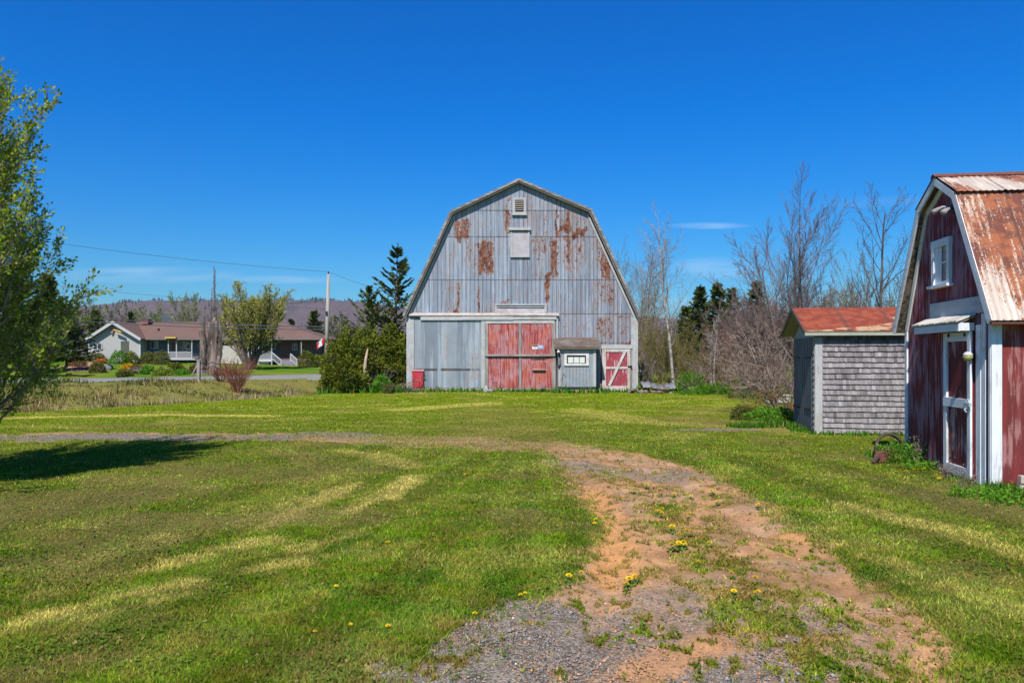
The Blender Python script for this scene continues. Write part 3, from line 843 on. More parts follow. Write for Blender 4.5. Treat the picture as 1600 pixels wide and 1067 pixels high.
def m_metal_sheet(name, zinc=(0.30, 0.335, 0.385), zinc2=(0.235, 0.27, 0.325), dark=(0.10, 0.022, 0.010), bright=(0.27, 0.085, 0.03), sp=9.0, stretch=(1, 1, 0.32), metal=0.15, streak=(14, 14, 0.5)):
    n = NT(name)
    r = n.attr('rust'); t = n.attr('tone'); seam = n.attr('seam')
    sp1 = n.noise(sp, 6, stretch, 0.65); sp2 = n.noise(sp * 3.5, 4, (1, 1, 0.6), 0.6); st = n.noise(1.0, 5, streak, 0.6)
    base = n.mix(t, tuple(zinc2), tuple(zinc))
    base = n.mix(n.step(st, 0.45, 0.68), base, tuple(min(1, v * 1.28 + 0.02) for v in zinc))
    base = n.mul(base, n.math('ADD', 0.82, n.math('MULTIPLY', n.noise(2.6, 6), 0.36)))
    nz = n.math('ADD', n.math('MULTIPLY', sp1, 0.6), n.math('MULTIPLY', sp2, 0.4))
    lim = n.math('SUBTRACT', 0.74, n.math('MULTIPLY', r, 0.345))
    k = n.math('MULTIPLY', n.step(n.math('SUBTRACT', nz, lim), -0.03, 0.05), 0.93)
    halo = n.math('MAXIMUM', n.step(n.math('SUBTRACT', nz, lim), -0.17, 0.04), n.math('MULTIPLY', n.step(n.math('ADD', n.math('MULTIPLY', r, 0.5), n.noise(1.1, 4)), 0.62, 1.0), 0.8))
    rc = n.mix(n.step(n.noise(5, 4), 0.42, 0.6), tuple(dark), tuple(bright))
    c = n.mix(n.math('MULTIPLY', halo, 0.5), base, (0.36, 0.19, 0.10))
    c = n.mix(k, c, rc)
    sk = n.math('MULTIPLY', seam, n.step(n.noise(3.5, 4, (1, 1, 0.6)), 0.30, 0.52))
    c = n.mix(n.math('MULTIPLY', sk, 0.9), c, (0.06, 0.045, 0.043))
    n.col(c); n.metal(n.math('MULTIPLY', n.math('SUBTRACT', 1.0, k), metal)); n.rough(n.math('ADD', 0.5, n.math('MULTIPLY', k, 0.4)))
    n.bump(n.math('ADD', n.math('MULTIPLY', sp2, 0.4), n.noise(1.3, 3)), 0.25, 0.02)
    return n.m
METAL = m_metal_sheet('galvanised_siding', (0.27, 0.305, 0.365), (0.16, 0.19, 0.245), dark=(0.075, 0.018, 0.012), bright=(0.22, 0.07, 0.028), sp=11.0, stretch=(1, 1, 0.38))

def offset_profile(pts, t):
    """shift an open polyline inward (to its right side going left to right = downwards)"""
    out = []
    P2 = [Vector(p) for p in pts]
    for i, p in enumerate(P2):
        ns = []
        for a, b in ((i - 1, i), (i, i + 1)):
            if a < 0 or b >= len(P2): continue
            d = (P2[b] - P2[a]).normalized(); ns.append(Vector((d.y, -d.x)))
        n = sum(ns, Vector((0, 0))); n.normalize()
        k = t / max(0.3, n.dot(ns[0]))
        out.append((p.x + n.x * k, p.y + n.y * k))
    return out
def slab(mb, pts, t, axis, a, b, t0=0.0):
    o = offset_profile(pts, t0) if t0 else [tuple(p) for p in pts]
    q = offset_profile(pts, t)
    for i in range(len(pts) - 1):
        mb.prism([o[i], o[i + 1], q[i + 1], q[i]], axis, a, b)
    return mb

# ============================================================ the big barn
BY = 34.9; BXO = 0.48
def bX(px, Y=BY): return (px - 800) / FPX * Y - BXO
def bZ(py, Y=BY): return HC - (py - HOR) / FPX * Y
barn = thing('barn', 'large gambrel barn clad in grey rust stained metal with red plank double doors', 'barn', (BXO, BY, 0))
def bb(x0, y0, x1, y1, out, th, mb=None, Yf=None):
    """box over a pixel rectangle of the front wall; front face stands `out` metres before the wall"""
    mb = mb or MB(); Y = BY - out if Yf is None else Yf
    return mb.box(bX(x0, Y), -out, bZ(y1, Y), bX(x1, Y), -out + th, bZ(y0, Y))
RF = [(bX(629, 34.6), bZ(493, 34.6)), (bX(703, 34.6), bZ(330, 34.6)), (bX(811, 34.6), bZ(279, 34.6)), (bX(925, 34.6), bZ(327, 34.6)), (bX(1001, 34.6), bZ(493, 34.6))]
RFin = offset_profile(RF, 0.17)
wx0, wx1 = bX(636), bX(996)
LEN = 14.0
def roof_z(x): return float(np.interp(x, [p[0] for p in RFin], [p[1] for p in RFin]))
# side and rear walls and the board backing of the facade
mb = MB()
zl, zr = roof_z(wx0 + 0.05) - 0.02, roof_z(wx1 - 0.05) - 0.02
mb.box(wx0, 0.16, -0.3, wx0 + 0.12, LEN, zl); mb.box(wx1 - 0.12, 0.16, -0.3, wx1, LEN, zr)
prof = [(wx0, -0.3), (wx1, -0.3), (wx1, zr)] + [(p[0], p[1]) for p in RFin[3:0:-1]] + [(wx0, zl)]
mb.prism(prof, 'y', 0.04, 0.15); mb.prism(prof, 'y', LEN, LEN + 0.1)
obj('side_wall', mb, m_paint('grey_barn_boards', (0.30, 0.29, 0.28), (0.2, 0.17, 0.15), 0.5), barn)
# front sheet metal
def z1(x, y): return (620 + x / 2.964, 270 + y / 2.964)
RUST = [((265, 205, 335, 308), 0.78), ((270, 270, 335, 308), 0.95), ((312, 310, 372, 440), 0.52), ((375, 310, 452, 458), 0.85), ((385, 310, 410, 450), 1.0), ((490, 100, 530, 300), 0.55), ((500, 180, 525, 260), 0.8),
        ((605, 120, 640, 290), 0.42), ((540, 200, 600, 300), 0.35), ((620, 290, 700, 370), 0.66), ((705, 290, 745, 480), 0.85), ((730, 150, 748, 295), 0.85), ((745, 250, 885, 293), 0.92), ((785, 190, 803, 290), 1.0), ((745, 180, 885, 260), 0.5),
        ((770, 290, 830, 480), 0.62), ((785, 295, 803, 440), 0.9), ((830, 300, 915, 440), 0.42), ((942, 360, 988, 485), 0.85), ((955, 400, 985, 485), 1.0), ((930, 490, 1005, 600), 0.62), ((1005, 490, 1020, 650), 0.5), ((685, 460, 710, 600), 0.85),
        ((685, 460, 710, 488), 1.0), ((225, 500, 295, 650), 0.45), ((275, 500, 295, 650), 0.75), ((232, 630, 295, 655), 0.95), ((372, 500, 390, 655), 0.72), ((380, 640, 440, 655), 0.9), ((430, 560, 450, 655), 0.55), ((390, 590, 450, 655), 0.35),
        ((470, 588, 528, 604), 0.9), ((768, 655, 820, 762), 0.52), ((925, 655, 1005, 762), 0.68), ((925, 715, 960, 740), 0.95), ((1008, 655, 1085, 660), 0.6), ((1010, 665, 1085, 790), 0.5), ((1035, 765, 1085, 790), 0.8), ((85, 640, 130, 656), 0.6),
        ((540, 500, 560, 560), 0.5), ((455, 490, 530, 510), 0.4), ((230, 330, 275, 410), 0.45), ((1000, 640, 1085, 655), 0.8), ((740, 480, 840, 492), 0.6), ((530, 440, 600, 600), 0.3), ((850, 440, 930, 490), 0.3), ((240, 300, 460, 312), 0.5)]
ROWS = [178, 300, 498, 655, 790]   # sheet laps in zoom rows
def facade_sheet():
    zlaps = [bZ(z1(0, r)[1]) for r in ROWS]
    pitch = 0.186
    xs = []; ribf = []; pan = []
    x = wx0 + 0.06; k = 0
    rng = random.Random(3)
    while x < wx1 - 0.06:
        xs += [x, x + 0.018, x + 0.036]; ribf += [0, 1, 0]; pan += [k] * 3
        for q in range(1, 4):
            xx = x + 0.036 + (pitch - 0.036) * q / 4
            xs.append(xx); ribf.append(0); pan.append(k)
        x += pitch; k += 1
    xs = np.array(xs); ribf = np.array(ribf); pan = np.array(pan)
    zs = [0.0]
    while zs[-1] < 9.7: zs.append(zs[-1] + 0.07)
    zs = sorted(zs + [l + e for l in zlaps for e in (-0.012, 0.0, 0.002)])
    zs = np.array(zs)
    X, Zz = np.meshgrid(xs, zs)
    RZ = np.array([roof_z(v) for v in xs])[None, :] - 0.0
    Zc = np.minimum(Zz, RZ)
    lev = np.zeros_like(Zc)
    for i, l in enumerate(sorted(zlaps)): lev += (Zc > l)
    y = -0.035 - 0.016 * ribf[None, :] * np.ones_like(Zc) - 0.004 * (3 - lev) * 0 
    # each upper sheet laps over the lower one: tilt
    lapd = np.zeros_like(Zc)
    for l in zlaps: lapd = np.maximum(lapd, np.where((Zc > l) & (Zc < l + 0.9), (1 - (Zc - l) / 0.9), 0))
    y = y - 0.0025 * lapd + 0.006 * (fbm(X * 1.7, Zc * 0.9, 5) - 0.5)
    rust = 0.16 + 0.34 * (fbm(X * 0.8, Zc * 0.8, 9) - 0.35) + 0.10 * ribf[None, :]
    rust = rust + 0.12 * sstep(-1.0, 2.5, X) + 0.10 * sstep(5.2, 6.5, Zc)
    jz = np.array([rng.uniform(-0.38, 0.38) for _ in range(200)])[pan][None, :] * np.ones_like(Zc) + 0.5 * (fbm(X * 2.5, Zc * 2.5, 19) - 0.5)
    jx = 0.14 * (fbm(X * 3, Zc * 3, 29) - 0.5)
    pr = np.array([rng.random() for _ in range(200)])
    prw = np.array([[rng.random() for _ in range(8)] for _ in range(200)])
    rust = rust + 0.14 * (prw[pan][:, :].T[lev.astype(int), np.arange(len(xs))[None, :].repeat(len(zs), 0)] > 0.82)
    for (a, b, c_, d), k_ in RUST:
        x0, y0 = z1(a, b); x1, y1 = z1(c_, d)
        X0, X1 = bX(x0), bX(x1); Z0, Z1 = bZ(y1), bZ(y0)
        m_ = sstep(X0 - 0.07, X0 + 0.06, X + jx) * sstep(X1 + 0.07, X1 - 0.06, X + jx) * sstep(Z0 - 0.25, Z0 + 0.15, Zc + jz * 0.5) * sstep(Z1 + 0.12, Z1 - 0.12, Zc + jz * 0.4)
        rust = np.maximum(rust, k_ * m_)
    grp = (pan // 3)
    tone = np.clip(0.1 + 0.8 * np.array([[random.Random(int(g) * 31 + int(l) * 7 + 5).random() for g in grp] for l in range(8)])[lev.astype(int), np.arange(len(xs))[None, :].repeat(len(zs), 0)], 0, 1)
    lapm = np.zeros_like(Zc)
    for l in zlaps: lapm = np.maximum(lapm, np.exp(-((Zc - l) / 0.006) ** 2))
    seam = np.clip(np.maximum(ribf[None, :] * np.ones_like(Zc), 0.4 * lapm), 0, 1)
    V = np.c_[X.ravel(), y.ravel(), Zc.ravel()]
    nx, nz = len(xs), len(zs)
    F = []
    for i in range(nz - 1):
        for j in range(nx - 1):
            if zs[i] >= max(RZ[0, j], RZ[0, j + 1]): continue
            F.append((i * nx + j, i * nx + j + 1, (i + 1) * nx + j + 1, (i + 1) * nx + j))
    o = npobj('metal_siding', V, np.array(F), METAL, barn, dict(rust=rust.ravel(), tone=tone.ravel(), seam=seam.ravel()))
    o['label'] = 'rust blotched galvanised sheets with vertical seams'
facade_sheet()
mb = slab(MB(), RF, 0.13, 'y', -0.30, LEN + 0.4)
obj('roof', mb, m_plain('dark_roof_shingle', (0.07, 0.068, 0.07), 0.9, 0.3), barn)
mb = slab(MB(), RF, 0.155, 'y', -0.29, -0.06, 0.135)
obj('soffit', mb, GREY_WOOD, barn)
mb = slab(MB(), RF, 0.095, 'y', -0.33, -0.303, -0.012)
obj('rake_board', mb, m_paint('pale_rake', (0.15, 0.148, 0.15), (0.3, 0.27, 0.25), 0.45, 'x'), barn)
# thin frieze against the wall
o = offset_profile(RF, 0.24)
mb = MB()
for i in (0, 3):
    a, b = o[i], o[i + 1]; mb.bar((a[0], -0.075, a[1]), (b[0], -0.075, b[1]), 0.03, 0.09, (0, 0, 1) if False else (1, 0, 0))
objs('frieze_board', mb, WHITE_OLD, barn)
for (a, b) in ((635, 647), (986, 997)):
    obj('corner_board', bb(a, 497, b, 611, 0.10, 0.08), WHITE_OLD, barn, bevel=0.005)
# louvre
v = obj('louver_vent', bb(801, 309, 822, 334, 0.09, 0.06), WHITE_OLD, barn)
mb = MB()
mb.box(bX(804.5), -0.088, bZ(331), bX(818), -0.094, bZ(312.5)); obj('vent_opening', mb, DARK, v)
mb = MB()
for i in range(6):
    z = bZ(314.2 + i * 2.9)
    mb.box(bX(804.5), -0.15, z - 0.015, bX(818), -0.096, z + 0.012)
obj('slats', mb, m_plain('vent_slat', (0.42, 0.36, 0.31), 0.8), v)
obj('sill', bb(800, 334, 823, 336, 0.16, 0.13), WHITE_OLD_X, v)
# loft hatch
h = obj('loft_hatch', bb(800, 362, 825, 400, 0.085, 0.05), m_paint('lavender_grey_board', (0.42, 0.38, 0.42), (0.35, 0.31, 0.31), 0.5, 'x'), barn)
mb = MB(); bb(797.5, 360, 800.5, 401, 0.11, 0.08, mb); bb(825, 360, 827.5, 401, 0.11, 0.08, mb); bb(797.5, 400, 827.5, 402, 0.13, 0.1, mb)
obj('frame', mb, WHITE_OLD, h)
obj('lintel', bb(795.5, 356, 829, 359.5, 0.19, 0.16), WHITE_OLD_X, h)
# transom over the big doors
t = obj('transom_panel', bb(775, 476, 853, 492, 0.10, 0.07), m_paint('lavender_transom', (0.50, 0.46, 0.50), (0.35, 0.3, 0.3), 0.5, 'x'), barn)
mb = MB(); bb(773, 474.5, 776, 493, 0.14, 0.11, mb); bb(851, 474.5, 854.5, 493, 0.14, 0.11, mb); bb(773, 475, 854, 477, 0.15, 0.12, mb)
obj('frame', mb, WHITE_OLD, t)
mb = MB(); mb.box(bX(777), -0.125, bZ(481.5), bX(850), -0.105, bZ(480.6)); obj('slit', mb, DARK, t)
# flashing and sliding door track
mb = MB(); mb.prism([(-0.05, bZ(489)), (-0.24, bZ(492.5)), (-0.24, bZ(493.8)), (-0.05, bZ(493.8))], 'x', bX(640), bX(873))
obj('door_hood', mb, m_paint('hood', (0.47, 0.40, 0.36), (0.3, 0.25, 0.22), 0.4, 'x'), barn)
mb = MB(); bb(657, 494.8, 722, 500.2, 0.205, 0.04, mb); bb(722, 494.2, 802, 499.8, 0.215, 0.05, mb); bb(802, 493.9, 869.5, 499.2, 0.2, 0.04, mb)
objs('track_cover', mb, WHITE_OLD_X, barn)
# sliding door of grey corrugated sheet
def corrugated(name, x0, x1, z0, z1_, yf, pitch, amp, m, parent, rustf, tonef):
    n = int((x1 - x0) / pitch * 4); xs = np.linspace(x0, x1, n + 1); zs = np.linspace(z0, z1_, 60)
    X, Zz = np.meshgrid(xs, zs)
    y = yf + amp * np.sin(X / pitch * 2 * np.pi)
    V = np.c_[X.ravel(), y.ravel(), Zz.ravel()]; nx = len(xs)
    F = [(i * nx + j, i * nx + j + 1, (i + 1) * nx + j + 1, (i + 1) * nx + j) for i in range(len(zs) - 1) for j in range(nx - 1)]
    return npobj(name, V, np.array(F), m, parent, dict(rust=rustf(X, Zz).ravel(), tone=tonef(X, Zz).ravel(), seam=np.where(np.abs(Zz - bZ(577.5)) < 0.03, 1.0, 0.0).ravel()))
SLIDE_METAL = m_metal_sheet('corrugated_door_metal', (0.27, 0.30, 0.335), (0.19, 0.215, 0.25), stretch=(1, 1, 0.4), streak=(5, 5, 0.25))
def sl_rust(X, Z):
    r = np.full(X.shape, 0.12)
    for (a, b, c_, d), k_ in [((215, 740, 240, 912), 0.38), ((330, 830, 385, 960), 0.4), ((205, 905, 245, 916), 0.75), ((300, 905, 390, 913), 0.5), ((205, 700, 240, 740), 0.3)]:
        x0, y0 = z1(a, b); x1, y1 = z1(c_, d)
        r = np.maximum(r, k_ * sstep(bX(x0) - 0.05, bX(x0) + 0.05, X) * sstep(bX(x1) + 0.05, bX(x1) - 0.05, X) * sstep(bZ(y1) - 0.03, bZ(y1) + 0.03, Z) * sstep(bZ(y0) + 0.05, bZ(y0) - 0.03, Z))
    return r
def sl_tone(X, Z):
    u = (X - bX(647)) / (bX(753) - bX(647))
    return np.clip(np.interp(u, [0, 0.12, 0.15, 0.4, 0.43, 0.62, 0.65, 1], [0.9, 0.9, 0.15, 0.15, 1.0, 1.0, 0.1, 0.35]), 0, 1)
sd = corrugated('sliding_door', bX(648), bX(753), bZ(607.5), bZ(500), -0.125, 0.075, 0.008, SLIDE_METAL, barn, sl_rust, sl_tone)
sd['label'] = 'grey corrugated metal sliding door'
obj('bottom_board', bb(648, 605, 752, 610.5, 0.15, 0.06), GREY_WOOD_X, sd)
obj('door_post', bb(752, 500, 757.5, 610, 0.17, 0.10), WHITE_OLD, barn)
obj('door_post', bb(869, 491, 872.3, 545, 0.14, 0.10), WHITE_OLD, barn)
# red double doors: planks with slight steps, weathered frame
rd = obj('red_door', MB().box(bX(758), -0.12, bZ(610), bX(869), -0.09, bZ(500.5)), m_plain('gap_brown', (0.05, 0.03, 0.028), 0.9), barn)
rd['label'] = 'faded red plank double door'
rr = random.Random(8)
for leaf in ((763, 810.5), (815, 862.5)):
    for (ya, yb) in ((505.5, 553.5), (557.5, 607)):
        mb = MB(); x = leaf[0]
        while x < leaf[1] - 0.5:
            w = min(rr.choice((5.2, 6.4, 7.4)), leaf[1] - x)
            bb(x + 0.16, ya, x + w - 0.16, yb, 0.135 + rr.uniform(0, 0.012), 0.03, mb); x += w
        obj('plank_panel', mb, RED_FADED, rd)
mb = MB()
for a, b in ((757.8, 762.6), (810.8, 814.7), (862.6, 868.2)): bb(a, 501.5, b, 610, 0.165, 0.05, mb)
objs('door_frame', mb, GREY_WOOD, rd)
mb = MB(); bb(758, 500.5, 866, 505.2, 0.17, 0.05, mb); obj('top_rail', mb, WHITE_OLD_X, rd)
mb = MB(); bb(758, 553.5, 867.5, 556.6, 0.24, 0.10, mb); obj('cross_rail', mb, GREY_WOOD_X, rd)
mb = MB(); bb(763, 606.5, 862, 610, 0.168, 0.05, mb); obj('bottom_rail', mb, GREY_WOOD_X, rd)
mb = MB(); bb(832, 576.2, 852.6, 578.2, 0.26, 0.11, mb); obj('ledge', mb, PLANK_TAN, rd)
mb = MB(); bb(851.6, 566.5, 852.6, 578, 0.155, 0.02, mb); bb(829, 561, 853, 561.8, 0.155, 0.02, mb); bb(851.6, 602, 852.6, 604.5, 0.155, 0.02, mb)
objs('wicket_gap', mb, DARK, rd)
def small_sign(px, py, w, h, c, m, lbl):
    s = obj('door_notice', bb(px, py, px + w, py + h, 0.152, 0.008), m, rd); s['label'] = lbl
    return s
s = small_sign(831.5, 539.5, 8.4, 6, None, m_plain('notice_white', (0.72, 0.72, 0.68), 0.6, 0.1), 'small notice with a black band over white')
mb = MB(); bb(832, 539.8, 839.6, 541.6, 0.155, 0.002, mb); obj('black_band', mb, DARK, s)
mb = MB()
for i, (a, b) in enumerate(((833.2, 838.6), (834, 838))): bb(a, 542.6 + i * 1.4, b, 543.1 + i * 1.4, 0.155, 0.002, mb)
obj('print', mb, m_plain('grey_print', (0.3, 0.3, 0.3), 0.6), s)
s = small_sign(840.6, 539.3, 8.6, 5.6, None, m_plain('notice_blue', (0.27, 0.36, 0.62), 0.6, 0.1), 'small pale blue notice')
mb = MB()
for i in range(3): bb(841.6, 540.2 + i * 1.5, 848 - i, 540.7 + i * 1.5, 0.155, 0.002, mb)
obj('print', mb, m_plain('pale_print', (0.7, 0.74, 0.8), 0.6), s)
# low red hatch
h = obj('red_hatch', bb(644, 580, 661, 607, 0.19, 0.03), RED_BRIGHT, barn)
h['label'] = 'small bright red hatch at the foot of the wall'
mb = MB(); bb(642.5, 577, 662.5, 580, 0.205, 0.06, mb); obj('top_board', mb, m_paint('pinkish_board', (0.5, 0.25, 0.25), (0.4, 0.3, 0.3), 0.5, 'x'), h)
mb = MB(); bb(645, 580, 662.5, 580.9, 0.2, 0.03, mb); bb(661, 580, 662.4, 607, 0.2, 0.03, mb)
obj('gap', mb, DARK, h)
mb = MB(); bb(662, 590.5, 664.8, 592, 0.21, 0.03, mb); bb(662, 584, 664.2, 585, 0.21, 0.03, mb); objs('hinge', mb, DARK, h)
mb = MB(); bb(642.5, 607, 664, 610, 0.20, 0.08, mb); obj('bottom_board', mb, GREY_WOOD_X, h)
# Z-braced door
d = obj('braced_door', bb(947, 549, 981, 604, 0.12, 0.03), m_paint('rose_red_paint', (0.30, 0.045, 0.065), (0.42, 0.28, 0.29), 0.35, 'z'), barn)
d['label'] = 'small red door with a pale diagonal brace'
TANW = m_paint('pinkish_white_wood', (0.52, 0.47, 0.44), (0.36, 0.28, 0.25), 0.45, 'z')
mb = MB(); bb(941, 545.3, 947, 611.5, 0.155, 0.05, mb); bb(980.3, 545.3, 984.5, 611.5, 0.155, 0.05, mb); objs('door_frame', mb, TANW, d)
mb = MB(); bb(947, 545.4, 980.2, 549.8, 0.153, 0.05, mb); bb(947, 572.8, 980.2, 576.4, 0.153, 0.05, mb); bb(944, 603, 983.8, 611, 0.158, 0.05, mb); objs('rail', mb, TANW, d)
Yb = BY - 0.16
mb = MB(); mb.bar((bX(951.5, Yb), -0.17, bZ(602.8, Yb)), (bX(976.5, Yb), -0.17, bZ(549.5, Yb)), 0.03, 0.12, (1, 0, 0.4)); obj('brace', mb, TANW, d)
mb = MB(); bb(981, 571.5, 987.5, 573, 0.2, 0.03, mb); bb(986, 571, 987.8, 576, 0.19, 0.03, mb); obj('latch', mb, DARK, d)
obj('door_header', bb(939.5, 538.8, 988, 544.8, 0.17, 0.1), WHITE_OLD_X, barn)
obj('door_post', bb(984.8, 545, 987.5, 611, 0.14, 0.05), GREY_WOOD, barn)
# the shallow lean-to with its own roof
LY = 33.75; ld = BY - LY
lt = MB(); lt.box(bX(872.5, LY), -ld, bZ(604.5, LY), bX(931, LY), -0.06, bZ(545.5, LY))
lean = obj('lean_to', lt, m_paint('bluegrey_boards', (0.26, 0.29, 0.325), (0.24, 0.23, 0.23), 0.45, 'z'), barn)
lean['label'] = 'shallow grey lean-to with a strip window'
mb = MB()
for i in range(11):
    xx = bX(874 + i * 5.3, LY); mb.box(xx - 0.004, -ld - 0.006, bZ(603, LY), xx + 0.004, -ld - 0.002, bZ(572, LY))
obj('board_joints', mb, DARK, lean)
Yr = LY - 0.22
mb = MB()
za, zb_ = bZ(527, BY - 0.05), bZ(541.5, Yr)
for i in range(5):   # lapped courses
    t0, t1 = i / 5, (i + 1) / 5
    y0 = -0.04 + (-(ld + 0.22) + 0.04) * t0; y1 = -0.04 + (-(ld + 0.22) + 0.04) * t1
    zz0 = za + (zb_ - za) * t0; zz1 = za + (zb_ - za) * t1
    mb.prism([(y0, zz0), (y1 - 0.02, zz1 + 0.012), (y1 - 0.02, zz1 - 0.02), (y0, zz0 - 0.03)], 'x', bX(865.5, Yr) , bX(939, Yr))
lr = obj('lean_to_roof', mb, SHINGLE_ROOF, lean)
mb = MB(); mb.box(bX(866.5, Yr), -(ld + 0.20), zb_ - 0.09, bX(938, Yr), -(ld + 0.15), zb_ - 0.02); obj('fascia', mb, PLANK_TAN, lean)
mb = MB(); mb.box(bX(872.3, LY) , -ld - 0.03, bZ(604, LY), bX(876, LY), -ld - 0.003, bZ(546, LY)); mb.box(bX(926.5, LY), -ld - 0.03, bZ(604, LY), bX(931.2, LY), -ld - 0.003, bZ(546, LY))
objs('corner_board', mb, WHITE_OLD, lean)
mb = MB(); mb.box(bX(872.5, LY), -ld + 0.05, -0.2, bX(931, LY), -0.1, bZ(604.9, LY)); obj('skirt_planks', mb, PLANK_TAN, lean)
mb = MB(); mb.box(bX(872, LY), -ld - 0.02, bZ(606, LY), bX(931.5, LY), -ld + 0.03, bZ(604.4, LY)); obj('sill_gap', mb, DARK, lean)
w = MB(); w.box(bX(883, LY), -ld - 0.012, bZ(570, LY), bX(918.5, LY), -ld - 0.004, bZ(553.5, LY))
w = obj('window', w, m_plain('dark_recess', (0.05, 0.045, 0.04), 0.9), lean)
mb = MB()
for (a, b, c_, d_) in ((881.5, 552.5, 920, 555), (881.5, 568, 920, 571.2), (881.5, 555, 885.4, 568), (915.6, 555, 920, 568)):
    mb.box(bX(a, LY), -ld - 0.06, bZ(d_, LY), bX(c_, LY), -ld - 0.014, bZ(b, LY))
obj('frame', mb, m_paint('pale_window_frame', (0.62, 0.58, 0.55), (0.4, 0.35, 0.32), 0.35, 'x'), w)
gl = NT('dusty_pane'); gl.col((0.62, 0.63, 0.60)); gl.rough(0.25); gl.b.inputs['Specular IOR Level'].default_value = 0.6
mb = MB()
for (a, b) in ((887.5, 895.6), (896.6, 904.6), (905.6, 913.6)): mb.box(bX(a, LY), -ld - 0.022, bZ(567, LY), bX(b, LY), -ld - 0.014, bZ(558, LY))
obj('panes', mb, gl.m, w)
mb = MB(); mb.bar((bX(880, LY), -ld - 0.02, bZ(583, LY)), (bX(878, LY), -ld - 0.02, bZ(594, LY)), 0.012, 0.012); mb.bar((bX(880, LY), -ld - 0.02, bZ(583, LY)), (bX(884.5, LY), -ld - 0.02, bZ(590, LY)), 0.012, 0.012)
obj('hook', mb, DARK, lean)

# lamp and strap by the lean-to
lm = thing('wall_lamp', 'small bell shaped lamp under the lean-to roof corner', 'lamp', (BXO + bX(872.6, 33.6), 33.62, bZ(549, 33.6)))
mb = MB(); mb.lathe([(0.085, -0.05), (0.06, 0.0), (0.03, 0.05), (0.02, 0.09)], 0, 0, 0, 12); obj('lamp_shade', mb, m_plain('tin_shade', (0.6, 0.52, 0.47), 0.5), lm, True)
mb = MB(); mb.tube([(0, 0.1, 0.12), (0, 0.02, 0.13), (0, 0, 0.08)], 0.012, 6); obj('bracket', mb, DARK, lm)
mb = MB()
for k in range(7):
    dx = 0.08 * math.sin(k * 2.1); mb.tube([(dx * 0.3, 0, 0.0), (dx, -0.02, -0.25), (dx * 0.9, -0.01, -0.5), (dx * 0.3, 0, -0.68 + 0.03 * k)], 0.014, 5)
s = obj('harness', mb, m_plain('black_leather', (0.02, 0.022, 0.03), 0.5)); s.location = (BXO + bX(873.5, 33.65), 33.69, bZ(552, 33.65))
tag(s, 'dark leather harness straps hanging below the bell shaped lamp', 'harness')
mb = MB(); mb.blob((0, 0, 0.07), (0.2, 0.14, 0.1), 3, 2, 0.5, 2.5); mb.blob((-0.08, 0.02, 0.18), (0.09, 0.07, 0.13), 5, 2, 0.5, 3)
s = obj('plastic_sheet', mb, m_plain('crumpled_plastic', (0.30, 0.31, 0.33), 0.35, 0.4, 14, 1.0)); s.location = (bX(763) + BXO, 34.45, 0)
tag(s, 'crumpled white plastic left between the two big barn doors', 'plastic')

# ============================================================ red shed
ROT = -math.atan2(0.1322, 0.9912)
RSX, RSY = 5.86, 9.37
SHED_RED = m_paint('oxblood_paint', (0.185, 0.009, 0.016), (0.24, 0.115, 0.15), 0.50, 'z', fine=0.8, c2=(0.13, 0.010, 0.018))
SIDE_RED = m_paint('faded_side_red', (0.205, 0.030, 0.026), (0.29, 0.13, 0.12), 0.42, 'z', fine=0.7, c2=(0.15, 0.026, 0.024))
TRIM_W = m_paint('white_trim', (0.70, 0.71, 0.73), (0.42, 0.39, 0.36), 0.34, 'z', dirt=0.22)
TRIM_WY = m_paint('white_trim_level', (0.66, 0.68, 0.71), (0.48, 0.44, 0.40), 0.16, 'y', dirt=0.12)
shed = thing('red_shed', 'small red gambrel shed with white trim and rusty metal roof', 'shed', (RSX, RSY, 0), ROT)
SW, SL = 2.76, 4.6
prof = [(0, -0.15), (SW, -0.15), (SW, 2.0), (2.0, 3.70), (1.38, 4.0), (0.76, 3.70), (0.0, 2.0)]
def planks_wall():
    mb = MB()
    # gable wall in vertical boards, each a hair proud or shy of its neighbour
    ys = [p[0] for p in prof]; top = lambda y: float(np.interp(y, [0, 0.76, 1.38, 2.0, SW], [2.0, 3.70, 4.0, 3.70, 2.0]))
    y = 0.0; r_ = random.Random(5)
    br = [0.76, 1.38, 2.0]
    while y < SW - 1e-3:
        w = min(0.19, SW - y); y1 = y + w
        for b in br:
            if y < b - 0.02 < b + 0.02 < y1: y1 = b
        off = r_.uniform(0, 0.004)
        mb.prism([(y + 0.0015, -0.15), (y1 - 0.0015, -0.15), (y1 - 0.0015, top(y1)), (y + 0.0015, top(y))], 'x', -off, 0.05)
        y = y1
    mb.prism(prof, 'x', 0.052, 0.08)
    return mb
o = obj('gable_wall', planks_wall(), SHED_RED, shed)
mb = MB(); mb.box(0.081, 0.0, -0.15, SL, 0.07, 2.0); o2 = obj('side_wall', mb, SIDE_RED, shed)
mb = MB(); mb.box(0.081, SW - 0.07, -0.15, SL, SW, 2.0); mb.prism(prof, 'x', SL, SL + 0.06); obj('rear_wall', mb, SHED_RED, shed)
